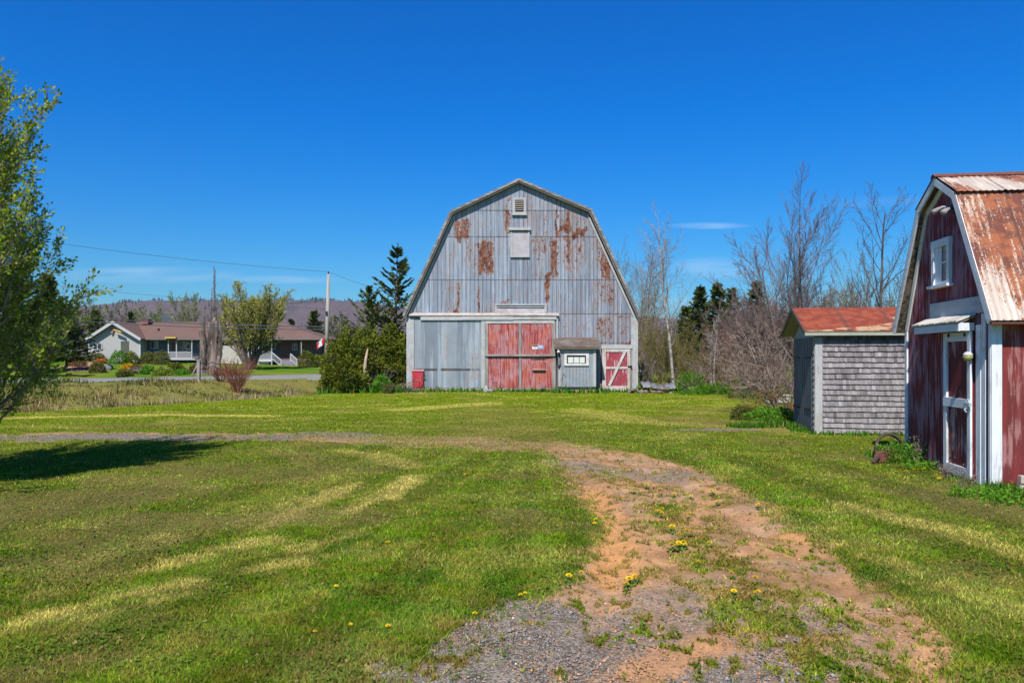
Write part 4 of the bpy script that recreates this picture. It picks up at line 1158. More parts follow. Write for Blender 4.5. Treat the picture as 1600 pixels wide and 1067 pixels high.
def roof_sheet(name, a, b, x0, x1, m, parent, rustf, rib=0.085, major=0.62, amp=0.010, cuts=40, th=0.0):
    """corrugated sheet from eave point a to upper point b (y,z), ribs run up the slope"""
    a = np.array(a); b = np.array(b); L = np.linalg.norm(b - a); d = (b - a) / L; nrm = np.array([-d[1], d[0]])
    if nrm[1] < 0: nrm = -nrm
    xs = np.arange(x0, x1 + 1e-6, rib / 4); us = np.linspace(0, 1, cuts)
    X, U = np.meshgrid(xs, us)
    h = amp * (0.5 + 0.5 * np.cos((X - x0) / rib * 2 * np.pi)) ** 3
    mj = np.abs(((X - x0 + 0.02) % major)) < 0.034
    h = h + np.where(mj, amp * 0.7, 0) + 0.004 * (fbm(X * 3, U * 4, 3) - 0.5)
    Y_ = a[0] + (b - a)[0] * U + nrm[0] * h; Z_ = a[1] + (b - a)[1] * U + nrm[1] * h
    V = np.c_[X.ravel(), Y_.ravel(), Z_.ravel()]; nx = len(xs)
    F = [(i * nx + j, i * nx + j + 1, (i + 1) * nx + j + 1, (i + 1) * nx + j) for i in range(cuts - 1) for j in range(nx - 1)]
    return npobj(name, V, np.array(F), m, parent, dict(rust=rustf(X, U).ravel(), tone=(0.5 + 0.5 * (fbm(X * 1.5, U * 2, 8))).ravel(), seam=np.where(mj, 0.8, 0.0).ravel()))
ROOF_METAL = m_metal_sheet('rusted_roof_metal', (0.52, 0.44, 0.38), (0.42, 0.34, 0.28), dark=(0.135, 0.034, 0.022), bright=(0.31, 0.088, 0.032), sp=15.0, stretch=(1.5, 0.16, 0.16), metal=0.05, streak=(16, 1.2, 1.2))
def rust_low(X, U):
    n = fbm(X * 1.2 + 3, U * 1.8, 14)
    r = 0.88 + 0.8 * (n - 0.48)
    r = r - 0.22 * sstep(0.30, 0.02, X)
    r = r - 0.24 * sstep(0.16, 0.04, U) + 0.2 * (U < 0.02)
    r = r + 0.25 * sstep(0.85, 1.0, U)
    return np.clip(r, 0.40, 1.0)
def rust_up(X, U):
    r = 0.88 - 0.55 * sstep(0.1, 0.3, X + U * 0.4) * sstep(1.15, 0.95, X + U * 0.5 + 0.1 * fbm(X * 5, U * 5, 2)) * sstep(0.95, 0.7, U)
    return np.clip(r, 0.1, 0.95)
RP = [(-0.25, 2.03), (0.76, 3.765), (1.38, 4.09), (2.0, 3.765), (3.01, 2.0)]
nx0, nx1 = -0.135, SL + 0.25
rf = roof_sheet('roof', (RP[0][0], RP[0][1]), (RP[1][0], RP[1][1]), nx0, nx1, ROOF_METAL, shed, rust_low, rib=0.076)
rf['label'] = 'rusted corrugated roof with peeling pale paint'
roof_sheet('upper_sheet', (0.70, 3.765), (1.39, 4.13), nx0, nx1, ROOF_METAL, rf, rust_up, rib=0.076, cuts=16)
roof_sheet('far_sheet', (3.01, 2.0), (2.0, 3.765), nx0, nx1, ROOF_METAL, rf, rust_low)
roof_sheet('far_upper_sheet', (2.06, 3.765), (1.37, 4.13), nx0, nx1, ROOF_METAL, rf, rust_up, cuts=16)
mb = MB(); mb.prism([(1.30, 4.10), (1.38, 4.155), (1.46, 4.10), (1.38, 4.14)], 'x', nx0 - 0.02, nx1); obj('ridge_cap', mb, m_plain('rust_cap', (0.16, 0.06, 0.045), 0.8, 0.4), rf)
mb = slab(MB(), RP, 0.055, 'x', nx0 + 0.03, nx1 - 0.01, 0.012)
obj('sheathing', mb, m_paint('dark_sheathing', (0.065, 0.05, 0.04), (0.2, 0.16, 0.12), 0.4, 'y'), shed)
mb = slab(MB(), RP, 0.085, 'x', nx0, nx0 + 0.026, -0.004)
obj('rake_board', mb, m_paint('blue_white_rake', (0.62, 0.66, 0.70), (0.45, 0.42, 0.38), 0.22, 'y'), shed)
mb = slab(MB(), [(SW + 0.0, 2.0)][::-1] and [(1.38, 4.0), (2.0, 3.70), (SW, 2.02)], 0.085, 'x', -0.03, -0.006, 0.0)
objs('frieze_board', mb, m_paint('cream_frieze', (0.68, 0.66, 0.58), (0.45, 0.42, 0.38), 0.2, 'y'), shed)
mb = MB(); mb.box(nx0 + 0.02, -0.235, 1.985, nx1, -0.20, 2.03); obj('eave_board', mb, m_plain('rusty_eave', (0.12, 0.045, 0.03), 0.8), shed)
mb = MB(); mb.box(-0.02, -0.028, -0.1, 0.10, -0.002, 1.99); mb.box(-0.026, -0.002, -0.1, -0.006, 0.05, 1.99); obj('corner_board', mb, TRIM_W, shed, bevel=0.003)
mb = MB(); mb.box(-0.03, SW - 0.075, -0.1, -0.006, SW + 0.01, 2.0); obj('corner_board', mb, TRIM_W, shed)
# pale band over the door
mb = MB(); mb.box(-0.028, 0.10, 2.15, -0.006, 1.80, 2.36); obj('header_panel', mb, m_paint('grey_header', (0.42, 0.45, 0.47), (0.3, 0.3, 0.3), 0.3, 'y'), shed)
# canopy
mb = MB(); mb.prism([(-0.02, 2.13), (-0.21, 2.035), (-0.21, 2.02), (-0.02, 2.11)], 'y', 0.40, 1.86)
cn_ = obj('canopy', mb, m_plain('canopy_base', (0.35, 0.33, 0.3), 0.8), shed)
mb = MB(); r_ = random.Random(2); y = 0.38
while y < 1.86:
    w = r_.uniform(0.1, 0.22); l = r_.uniform(0.0, 0.02)
    mb.prism([(-0.02, 2.155), (-0.235 - l, 2.052 + l * 0.3), (-0.235 - l, 2.037), (-0.02, 2.135)], 'y', y, min(y + w, 1.89) - 0.004); y += w
obj('canopy_shingles', mb, m_paint('pale_shingle', (0.62, 0.58, 0.50), (0.4, 0.35, 0.3), 0.4, 'x'), cn_)
mb = MB(); mb.box(-0.22, 0.40, 1.925, -0.20, 1.86, 2.02); mb.box(-0.199, 0.40, 1.93, -0.03, 0.42, 2.03)
obj('canopy_fascia', mb, TRIM_WY, cn_)
# right post (two boards)
mb = MB(); mb.box(-0.022, 0.13, 0.0, -0.006, 0.24, 2.14); mb.box(-0.03, 0.242, 0.0, -0.006, 0.37, 2.0); objs('door_post', mb, TRIM_W, shed, bevel=0.004)
# door leaf with white frame
DR = m_paint('door_red', (0.125, 0.012, 0.016), (0.33, 0.20, 0.21), 0.32, 'z', fine=1.0)
mb = MB(); mb.box(-0.055, 0.40, 0.06, -0.012, 1.19, 1.90); dr = obj('door', mb, DR, shed)
dr['label'] = 'red door leaf in a white frame with a cross rail'
mb = MB(); mb.box(-0.085, 0.395, 0.04, -0.056, 0.485, 1.92); mb.box(-0.085, 1.10, 0.04, -0.056, 1.20, 1.92); objs('stile', mb, TRIM_W, dr, bevel=0.003)
mb = MB(); mb.box(-0.083, 0.485, 1.80, -0.056, 1.10, 1.92); mb.box(-0.083, 0.485, 0.04, -0.056, 1.10, 0.16); objs('rail', mb, TRIM_WY, dr)
mb = MB(); mb.box(-0.095, 0.41, 0.93, -0.057, 1.185, 1.05); obj('cross_rail', mb, TRIM_WY, dr)
mb = MB(); mb.box(-0.12, 0.34, 0.965, -0.088, 0.50, 1.01); mb.tube([(-0.12, 0.42, 0.95), (-0.14, 0.42, 0.92), (-0.12, 0.42, 0.89)], 0.012, 6); obj('latch', mb, m_plain('pale_latch', (0.35, 0.42, 0.42), 0.5), dr)
mb = MB(); mb.box(-0.10, 0.52, 1.86, -0.084, 0.55, 1.905); mb.box(-0.10, 1.0, 1.86, -0.084, 1.03, 1.905); objs('hinge', mb, DARK, dr)
mb = MB(); mb.box(-0.035, 1.205, 0.05, -0.006, 1.84, 1.95); dl = obj('door', mb, SHED_RED, shed); dl['label'] = 'plain dark red fixed door leaf'
mb = MB()
for y in (1.21, 1.42, 1.63, 1.83): mb.box(-0.038, y - 0.004, 0.06, -0.036, y + 0.004, 1.94)
obj('board_joints', mb, DARK, dl)
# gable window
wy0, wy1, wz0, wz1 = 1.10, 1.69, 2.60, 3.23
mb = MB(); mb.box(-0.02, wy0 + 0.08, wz0 + 0.05, -0.008, wy1 - 0.08, wz1 - 0.08); wn = obj('window', mb, GLASS, shed)
mb = MB(); mb.box(-0.055, wy0, wz0, -0.006, wy0 + 0.085, wz1); mb.box(-0.055, wy1 - 0.085, wz0, -0.006, wy1, wz1); objs('frame', mb, TRIM_W, wn, bevel=0.003)
mb = MB(); mb.box(-0.058, wy0 - 0.005, wz1 - 0.095, -0.006, wy1 + 0.005, wz1 + 0.01); obj('head', mb, TRIM_WY, wn)
mb = MB(); mb.box(-0.10, wy0 - 0.04, wz0 - 0.035, -0.006, wy1 + 0.04, wz0 + 0.005); obj('sill', mb, TRIM_WY, wn)
mb = MB(); ym_ = (wy0 + wy1) / 2; mb.box(-0.032, wy0 + 0.085, wz0 + 0.30, -0.021, ym_ + 0.02, wz0 + 0.32); mb.box(-0.034, ym_ , wz0 + 0.005, -0.021, wy1 - 0.085, wz1 - 0.1); mb.box(-0.034, wy0 + 0.085, wz0 + 0.005, -0.021, wy0 + 0.11, wz1 - 0.1); mb.box(-0.034, wy0 + 0.11, wz0 + 0.005, -0.021, ym_, wz0 + 0.05)
obj('sash', mb, TRIM_W, wn)
# globe light beside the door
gx = thing('globe_light', 'small dusty globe light beside the red shed door', 'lamp', tuple(shed.matrix_basis @ Vector((-0.12, 0.37, 1.60)))); gx.rotation_euler = (0, 0, ROT)
mb = MB(); mb.lathe([(0.012, -0.062), (0.038, -0.05), (0.056, -0.02), (0.06, 0.0), (0.056, 0.012)], 0, 0, 0, 16); obj('globe', mb, m_plain('yellowed_glass', (0.34, 0.33, 0.12), 0.25, 0.2), gx, True)
mb = MB(); mb.lathe([(0.06, 0.012), (0.054, 0.03), (0.04, 0.05), (0.012, 0.062)], 0, 0, 0, 16); obj('cap', mb, m_plain('pale_cap', (0.55, 0.52, 0.48), 0.45, 0.2), gx, True)
mb = MB(); mb.tube([(0.04, 0, 0.03), (0.07, 0, 0.03)], 0.02, 8); obj('bracket', mb, DARK, gx)
# old twin floodlight in the gable
fx = thing('floodlight', 'old twin floodlight with peeling paint high in the red gable', 'lamp', tuple(shed.matrix_basis @ Vector((-0.04, 0.98, 3.60)))); fx.rotation_euler = (0, 0, ROT)
PF = m_plain('peeled_fixture', (0.30, 0.27, 0.28), 0.7, 0.5, 30, 0.6)
mb = MB(); mb.lathe([(0.07, -0.02), (0.08, 0.0), (0.06, 0.02)], 0, 0, 0, 12)
mb2 = MB(); M_ = Matrix.Rotation(math.radians(90), 4, 'Y')
mb2.v = [tuple(M_ @ Vector(p)) for p in mb.v]; mb2.f = mb.f
obj('back_plate', mb2, m_plain('dark_plate', (0.03, 0.025, 0.03), 0.6), fx)
for sgn, lab in ((1, 'lamp_head'), (-1, 'lamp_head')):
    mb = MB(); mb.tube([(-0.02, 0, 0), (-0.06, 0.05 * sgn, 0.02 * sgn), (-0.10, 0.09 * sgn, 0.0 + 0.03 * sgn), (-0.17, 0.14 * sgn, -0.04 + 0.03 * sgn), (-0.20, 0.17 * sgn, -0.06 + 0.03 * sgn)], [0.014, 0.016, 0.022, 0.038, 0.042], 10); obj(lab, mb, PF, fx, True)

# ============================================================ shingled shed
S2X, S2Y = 6.29, 15.9
BLUEW = m_paint('slate_door_paint', (0.085, 0.105, 0.13), (0.13, 0.13, 0.14), 0.5, 'z')
GREYSH = NT('cedar_shingle')
t_ = GREYSH.attr('tone'); g_ = GREYSH.noise(1.0, 6, (40, 40, 4), 0.65)
c_ = GREYSH.mix(t_, (0.10, 0.085, 0.085), (0.37, 0.335, 0.34)); GREYSH.col(GREYSH.mul(c_, GREYSH.math('ADD', 0.35, GREYSH.math('MULTIPLY', g_, 1.25)))); GREYSH.rough(0.9); GREYSH.bump(g_, 0.5, 0.006); GREYSH = GREYSH.m
sh = thing('shingled_shed', 'small grey cedar shingled shed with rusty red metal roof', 'shed', (S2X, S2Y, 0), ROT)
W2, L2 = 1.9, 3.2
pr2 = [(0, -0.1), (W2, -0.1), (W2, 2.06), (W2 / 2, 2.56), (0, 2.06)]
mb = MB(); mb.prism(pr2, 'x', 0.0, 0.08); mb.prism(pr2, 'x', L2 - 0.08, L2); mb.box(0.081, W2 - 0.06, -0.1, L2 - 0.081, W2, 2.04); mb.box(0.081, 0.0, -0.1, L2 - 0.081, 0.06, 2.04)
obj('wall', mb, m_paint('sheathing_grey', (0.16, 0.17, 0.18), (0.13, 0.12, 0.12), 0.5, 'z'), sh)
V = []; F = []; T = []; r_ = random.Random(12)
nrow = 18; rh = 2.03 / nrow
for i in range(nrow):
    z0 = 0.02 + i * rh; x = 0.12 - r_.uniform(0, 0.05)
    while x < L2:
        w = r_.uniform(0.03, 0.08); x1 = min(x + w, L2)
        jz = r_.uniform(-0.005, 0.004) + 0.005 * math.sin(x * 2.3 + i); jt = r_.uniform(0, 0.004); b = len(V); a_, b_ = max(x, 0.13) + 0.001, x1 - 0.001
        if b_ > a_:
            zt = z0 + rh + 0.01; yo = -0.036 - jt
            V += [(a_, yo, z0 + jz), (b_, yo, z0 + jz + r_.uniform(-0.002, 0.002)), (b_, -0.004, z0 + jz), (a_, -0.004, z0 + jz), (a_, -0.006, zt), (b_, -0.006, zt)]
            F += [(b, b + 1, b + 5, b + 4), (b, b + 3, b + 2, b + 1), (b, b + 4, b + 3, b), (b + 1, b + 2, b + 5, b + 1)]
            T += [min(1, max(0, r_.gauss(0.55, 0.19) - (0.18 if i > nrow - 4 else 0) + 0.12 * math.sin(i * 1.7)))] * 6
        x = x1
V = np.array(V); F2 = [f for f in F]
me = bpy.data.meshes.new('shingle_siding'); me.from_pydata([tuple(v) for v in V], [], [tuple(dict.fromkeys(f)) for f in F2]); me.update()
at = me.attributes.new('tone', 'FLOAT', 'POINT'); at.data.foreach_set('value', np.array(T, np.float32)); me.materials.append(GREYSH)
o = bpy.data.objects.new('shingle_siding', me); COL.objects.link(o); o.parent = sh
mb = MB(); mb.box(-0.02, -0.03, -0.05, 0.125, -0.002, 2.0); obj('corner_board', mb, m_paint('pale_corner', (0.42, 0.42, 0.42), (0.3, 0.27, 0.25), 0.4, 'z'), sh)
mb = MB(); mb.box(-0.03, 0.0, -0.05, -0.004, 0.16, 2.03)
for k in range(14): mb.box(-0.042, 0.02, 0.1 + k * 0.13, -0.031, 0.12, 0.15 + k * 0.13)
obj('notched_board', mb, GREY_WOOD, sh)
def rust2(X, U):
    n = fbm(X * 1.1 + 9, U * 5.0, 24)
    return np.clip(1.5 - 1.0 * sstep(0.64, 0.74, n) - 0.2 * sstep(0.06, 0.0, U), 0.2, 1.5)
ROOF2 = m_metal_sheet('brick_red_roof_metal', (0.50, 0.32, 0.20), (0.44, 0.25, 0.14), dark=(0.19, 0.028, 0.016), bright=(0.28, 0.055, 0.026), sp=5.0, stretch=(0.5, 1, 1), metal=0.0, streak=(6, 1.2, 1.2))
R2 = [(-0.20, 2.12), (W2 / 2, 2.665), (W2 + 0.2, 2.10)]
rf2 = roof_sheet('roof', R2[0], R2[1], -0.28, L2 + 0.2, ROOF2, sh, rust2, rib=0.30, major=0.9, amp=0.006)
rf2['label'] = 'brick red rusted sheet metal roof'
roof_sheet('far_sheet', R2[2], R2[1], -0.28, L2 + 0.2, ROOF2, rf2, rust2, rib=0.3, major=0.9, amp=0.006)
mb = slab(MB(), R2, 0.05, 'x', -0.26, L2 + 0.18, 0.010); obj('sheathing', mb, m_plain('olive_soffit', (0.30, 0.29, 0.20), 0.8), sh)
mb = slab(MB(), R2, 0.075, 'x', -0.285, -0.262, 0.0); obj('rake_board', mb, m_plain('dark_edge', (0.10, 0.085, 0.06), 0.8), sh)
mb = MB(); mb.box(-0.26, -0.185, 2.03, L2 + 0.18, -0.16, 2.085); obj('eave_board', mb, m_plain('greenish_fascia', (0.36, 0.37, 0.30), 0.7), sh)
mb = MB(); mb.prism([(0.19, 0.03), (1.80, 0.03), (1.80, 2.0), (0.19, 2.0)], 'x', -0.04, -0.004); dd_ = obj('door', mb, BLUEW, sh); dd_['label'] = 'dark slate double plank door'
mb = MB()
for y in (0.35, 0.55, 0.78, 0.99, 1.2, 1.42, 1.62): mb.box(-0.0435, y - 0.006 * (1 if y != 0.99 else 2), 0.04, -0.041, y + 0.006 * (1 if y != 0.99 else 2), 1.99)
obj('board_joints', mb, DARK, dd_)
mb = MB()
for z in (0.45, 1.55): mb.box(-0.055, 0.22, z, -0.0445, 0.75, z + 0.05); mb.box(-0.055, 1.25, z, -0.0445, 1.78, z + 0.05)
objs('strap_hinge', mb, DARK, dd_)
mb = MB(); mb.tube([(-0.05, 0.9, 1.02), (-0.09, 0.9, 1.0), (-0.09, 0.9, 0.9), (-0.05, 0.9, 0.88)], 0.012, 6); obj('handle', mb, m_plain('teal_handle', (0.12, 0.3, 0.3), 0.5), dd_)
mb = MB(); mb.prism([(-0.02, 2.0), (W2, 2.0), (W2 / 2, 2.5)], 'x', -0.02, -0.003); obj('gable_panel', mb, m_plain('pale_gable', (0.30, 0.33, 0.33), 0.8), sh)
# ------------------------------------------------------------------ trees and plants
def perp(d, rng):
    v = rng.normal(0, 1, 3); v -= d * np.dot(v, d); n = np.linalg.norm(v)
    return v / n if n > 1e-6 else np.array((1.0, 0, 0))
def grow(rng, segs, tips, p, d, L, r, lvl, prm):
    """recursive branching; segs gets (p0, p1, r0, r1)"""
    ns = prm['ns'][lvl]; nc = prm['nc'][lvl] if lvl < len(prm['nc']) else 0
    wig = prm['wig'][min(lvl, len(prm['wig']) - 1)]; up = prm['up'][min(lvl, len(prm['up']) - 1)]
    pts = [np.array(p, float)]; dirs = []; d = np.array(d, float); d /= np.linalg.norm(d)
    for i in range(ns):
        d = d + rng.normal(0, wig, 3) + np.array((0, 0, up)); d /= np.linalg.norm(d)
        pts.append(pts[-1] + d * L / ns); dirs.append(d.copy())
    tr = prm.get('taper', 0.25); minr = prm.get('minr', 0.004)
    rad = [max(minr, r * (1 - (1 - tr) * i / ns)) for i in range(ns + 1)]
    for i in range(ns): segs.append((pts[i], pts[i + 1], rad[i], rad[i + 1], lvl))
    if nc == 0:
        tips.append(pts); return
    s0 = prm['start'][min(lvl, len(prm['start']) - 1)]
    for k in range(nc):
        t = s0 + (1 - s0) * (k + rng.random()) / nc
        f = t * ns; i = min(int(f), ns - 1)
        q = pts[i] + (pts[i + 1] - pts[i]) * (f - i)
        a = prm['ang'][min(lvl, len(prm['ang']) - 1)] * rng.uniform(0.7, 1.3)
        s = perp(dirs[i], rng)
        if 'flat' in prm: s[2] *= prm['flat']; s /= np.linalg.norm(s)
        nd = dirs[i] * math.cos(a) + s * math.sin(a)
        ll = L * prm['rat'][min(lvl, len(prm['rat']) - 1)] * rng.uniform(0.6, 1.15) * (1 - prm.get('short', 0.55) * (t - s0) / (1 - s0 + 1e-6))
        rr = min(rad[i] * 0.62, max(minr, r * prm.get('rr', 0.42) * (1 - 0.5 * t)))
        grow(rng, segs, tips, q, nd, ll, rr, lvl + 1, prm)
def tubes(segs, sel, sides):
    S = [s for s in segs if sel(s)]
    if not S: return None
    p0 = np.array([s[0] for s in S]); p1 = np.array([s[1] for s in S]); r0 = np.array([s[2] for s in S]); r1 = np.array([s[3] for s in S])
    d = p1 - p0; L = np.linalg.norm(d, axis=1, keepdims=True); d = d / np.maximum(L, 1e-9)
    p1 = p1 + d * np.minimum(r1, 0.02)[:, None] * 0.5
    a = np.cross(d, np.array((0.31, 0.17, 0.935))); a /= np.maximum(np.linalg.norm(a, axis=1, keepdims=True), 1e-6); c = np.cross(d, a)
    n = len(S); V = np.empty((n, 2 * sides, 3))
    for k in range(sides):
        t = 2 * math.pi * k / sides
        o = a * math.cos(t) + c * math.sin(t)
        V[:, k] = p0 + o * r0[:, None]; V[:, sides + k] = p1 + o * r1[:, None]
    f = np.array([(k, (k + 1) % sides, sides + (k + 1) % sides, sides + k) for k in range(sides)])
    F = (np.arange(n)[:, None, None] * 2 * sides + f[None]).reshape(-1, 4)
    return V.reshape(-1, 3), F
def wood(segs, thick=0.03):
    parts = [tubes(segs, lambda s: s[2] >= thick, 7), tubes(segs, lambda s: s[2] < thick, 3)]
    V = []; F = []; o = 0
    for q in parts:
        if q is None: continue
        V.append(q[0]); F.append(q[1] + o); o += len(q[0])
    return np.vstack(V), np.vstack(F)
def leaves(rng, pts, size, n_per=1, spread=0.03, aspect=0.45, dirs=None, droop=0.0):
    """rhombic leaves round the given points"""
    P_ = np.repeat(np.asarray(pts), n_per, axis=0) + rng.normal(0, spread, (len(pts) * n_per, 3))
    n = len(P_)
    d = rng.normal(0, 1, (n, 3)) + np.array((0, 0, -droop))
    if dirs is not None: d = d * 0.5 + np.repeat(np.asarray(dirs), n_per, axis=0)
    d /= np.linalg.norm(d, axis=1, keepdims=True)
    s = np.cross(d, rng.normal(0, 1, (n, 3))); s /= np.linalg.norm(s, axis=1, keepdims=True)
    sz = size * rng.uniform(0.6, 1.3, (n, 1))
    V = np.stack([P_, P_ + d * sz * 0.5 + s * sz * aspect * 0.5, P_ + d * sz, P_ + d * sz * 0.5 - s * sz * aspect * 0.5], 1).reshape(-1, 3)
    F = np.arange(n * 4).reshape(n, 4)
    return V, F, np.repeat(rng.random(n), 4)
def tip_points(rng, tips, step=0.06, start=0.2):
    P_ = []; D = []
    for t in tips:
        t = np.array(t)
        for i in range(len(t) - 1):
            if i / (len(t) - 1) < start and len(t) > 2: continue
            L = np.linalg.norm(t[i + 1] - t[i]); k = max(1, int(L / step))
            for q in range(k):
                P_.append(t[i] + (t[i + 1] - t[i]) * (q + rng.random()) / k); D.append((t[i + 1] - t[i]) / max(L, 1e-6))
    return np.array(P_), np.array(D)
BARK_GREY = m_bark('grey_bark', (0.15, 0.12, 0.105), (0.27, 0.225, 0.20))
BARK_DARK = m_bark('dark_bark', (0.075, 0.058, 0.05), (0.15, 0.12, 0.10))
BARK_BIRCH = m_bark('birch_bark', (0.20, 0.165, 0.145), (0.38, 0.34, 0.31), 6, (1, 1, 2))
BARK_PURPLE = m_bark('maple_twig_bark', (0.12, 0.085, 0.08), (0.215, 0.16, 0.15))
BARK_RED = m_bark('red_twig_bark', (0.22, 0.075, 0.05), (0.34, 0.15, 0.10))
BARK_TAN = m_bark('tan_thicket_bark', (0.17, 0.12, 0.09), (0.33, 0.25, 0.20))
BARK_OLIVE = m_bark('olive_twig_bark', (0.17, 0.125, 0.06), (0.30, 0.23, 0.11))
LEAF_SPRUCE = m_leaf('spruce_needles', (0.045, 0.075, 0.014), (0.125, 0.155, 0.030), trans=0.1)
LEAF_SPRUCE_Y = m_leaf('yellowish_spruce_needles', (0.050, 0.075, 0.014), (0.13, 0.155, 0.03), trans=0.15)  # needles slightly yellower and more translucent
LEAF_CEDAR = m_leaf('cedar_foliage', (0.078, 0.098, 0.008), (0.205, 0.215, 0.020), (0.095, 0.12, 0.02), trans=0.15)
LEAF_WILLOW = m_leaf('willow_leaves', (0.14, 0.24, 0.010), (0.46, 0.54, 0.05), trans=0.45)
LEAF_SPRING = m_leaf('spring_buds', (0.36, 0.36, 0.045), (0.52, 0.48, 0.09), trans=0.35)
LEAF_YG = m_leaf('young_yellow_green_leaves', (0.20, 0.27, 0.03), (0.34, 0.38, 0.07), trans=0.35)
LEAF_GREEN = m_leaf('fresh_green_leaves', (0.065, 0.19, 0.010), (0.17, 0.36, 0.03), trans=0.3)
LEAF_BROWN = m_leaf('russet_leaves', (0.14, 0.085, 0.03), (0.25, 0.16, 0.05), trans=0.2)
LEAF_OLIVE = m_leaf('olive_leaves', (0.09, 0.10, 0.02), (0.19, 0.19, 0.04), trans=0.25)

def gz(x, y): return float(height(np.array([x]), np.array([y]))[0])
def bare_tree(name, label, x, y, H, r, prm, bark, seed, group=None, cat='tree', leafm=None, leaf=0.0, lstep=0.3, nper=1, lean=(0, 0), stems=1, fan=0.0, z=None, lspread=0.04, lstart=0.0):
    rng = np.random.default_rng(seed); segs = []; tips = []
    for s in range(stems):
        a = rng.uniform(0, 6.28); f = fan * math.sqrt(rng.random())
        d = (lean[0] + math.cos(a) * f, lean[1] + math.sin(a) * f, 1.0)
        b = np.array((math.cos(a) * r * (stems > 1) * 1.5, math.sin(a) * r * (stems > 1) * 1.5, -0.15))
        grow(rng, segs, tips, b, d, H * (rng.uniform(0.7, 1.0) if stems > 1 else 1), r * (rng.uniform(0.6, 1.0) if stems > 1 else 1), 0, prm)
    t = thing(name, label, cat, (x, y, gz(x, y) if z is None else z), 0, group)
    tr_ = [s for s in segs if s[4] == 0]; br_ = [s for s in segs if s[4] > 0]
    V, F = wood(tr_); npobj('trunk' if cat == 'tree' else 'stems', V, F, bark, t, smooth=True)
    if br_:
        V, F = wood(br_); npobj('branches', V, F, bark, t)
    if leafm is not None:
        P_, D = tip_points(rng, tips, lstep, lstart)
        V, F, T = leaves(rng, P_, leaf, nper, lspread, 0.55, D)
        npobj('crown' if cat == 'tree' else 'foliage', V, F, leafm, t, dict(tone=T))
    return t
def conifer(name, label, x, y, H, R, seed, m=None, bark=None, group=None, dens=1.0, droop=0.25, z=None, lx=0.0, cat='tree', prof=0.9, gap=0.0, size=1.0):
    m = m or LEAF_SPRUCE; bark = bark or BARK_DARK
    rng = np.random.default_rng(seed)
    t = thing(name, label, cat, (x, y, gz(x, y) if z is None else z), 0, group)
    segs = [(np.array((lx * H * i / 10 * 0.1, 0, H * i / 10 - (0.2 if i == 0 else 0))), np.array((lx * H * (i + 1) / 10 * 0.1, 0, H * (i + 1) / 10)), 0.022 * H * (1 - i / 10.3), 0.022 * H * (1 - (i + 1) / 10.3), 0) for i in range(10)]
    V, F = wood(segs); npobj('trunk', V, F, bark, t, smooth=True)
    br = []; P_ = []; D = []
    lev = int(22 * dens)
    for i in range(lev):
        f = (i + 0.5) / lev; zz = H * (0.06 + 0.93 * f)
        for k in range(int(5 + 4 * (1 - f))):
            a = rng.uniform(0, 6.28); L = R * (1 - f) ** prof * rng.uniform(0.55, 1.15) + 0.04 * R
            if rng.random() < gap: L *= 0.35
            n = 6; p = np.array((lx * zz * 0.1, 0, zz + rng.uniform(-0.3, 0.3) * H / lev)); d = np.array((math.cos(a), math.sin(a), 0.25 - droop * 2 * (1 - f) + 0.5 * f)); d /= np.linalg.norm(d)
            for q in range(n):
                d2 = d + np.array((0, 0, 0.05 * q)); d2 /= np.linalg.norm(d2)
                p2 = p + d2 * L / n
                br.append((p, p2, 0.012 * H * 0.2 * (1 - q / n) + 0.004, 0.004, 1))
                m_ = 3 if q > 0 else 1
                for _ in range(m_ * 2):
                    sd = np.cross(d2, (0, 0, 1)); sd *= rng.choice((-1, 1)) * rng.uniform(0.4, 1.1)
                    dd = d2 * rng.uniform(0.5, 1.0) + sd + np.array((0, 0, rng.uniform(-0.45, 0.1)))
                    P_.append(p + (p2 - p) * rng.random()); D.append(dd / np.linalg.norm(dd))
                p = p2
        # leader
    for k in range(8): P_.append(np.array((lx * H * 0.1, 0, H * (0.93 + 0.07 * rng.random())))); D.append(np.array((rng.normal(0, .2), rng.normal(0, .2), 1.0)))
    V, F = wood(br); npobj('branches', V, F, bark, t)
    P_ = np.array(P_); D = np.array(D); n = len(P_)
    sz = (0.055 * H ** 0.5 * 1.6 * size) * rng.uniform(0.6, 1.3, (n, 1))
    Vs = []; Ts = []
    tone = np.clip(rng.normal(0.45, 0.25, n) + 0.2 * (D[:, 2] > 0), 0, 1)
    for w in range(2):
        s = np.cross(D, rng.normal(0, 1, (n, 3))); s /= np.linalg.norm(s, axis=1, keepdims=True)
        Vs.append(np.stack([P_, P_ + D * sz * 0.45 + s * sz * 0.16, P_ + D * sz, P_ + D * sz * 0.45 - s * sz * 0.16], 1).reshape(-1, 3)); Ts.append(np.repeat(tone, 4))
    V = np.vstack(Vs); F = np.arange(len(V)).reshape(-1, 4)
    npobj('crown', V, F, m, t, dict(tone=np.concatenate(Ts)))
    return t
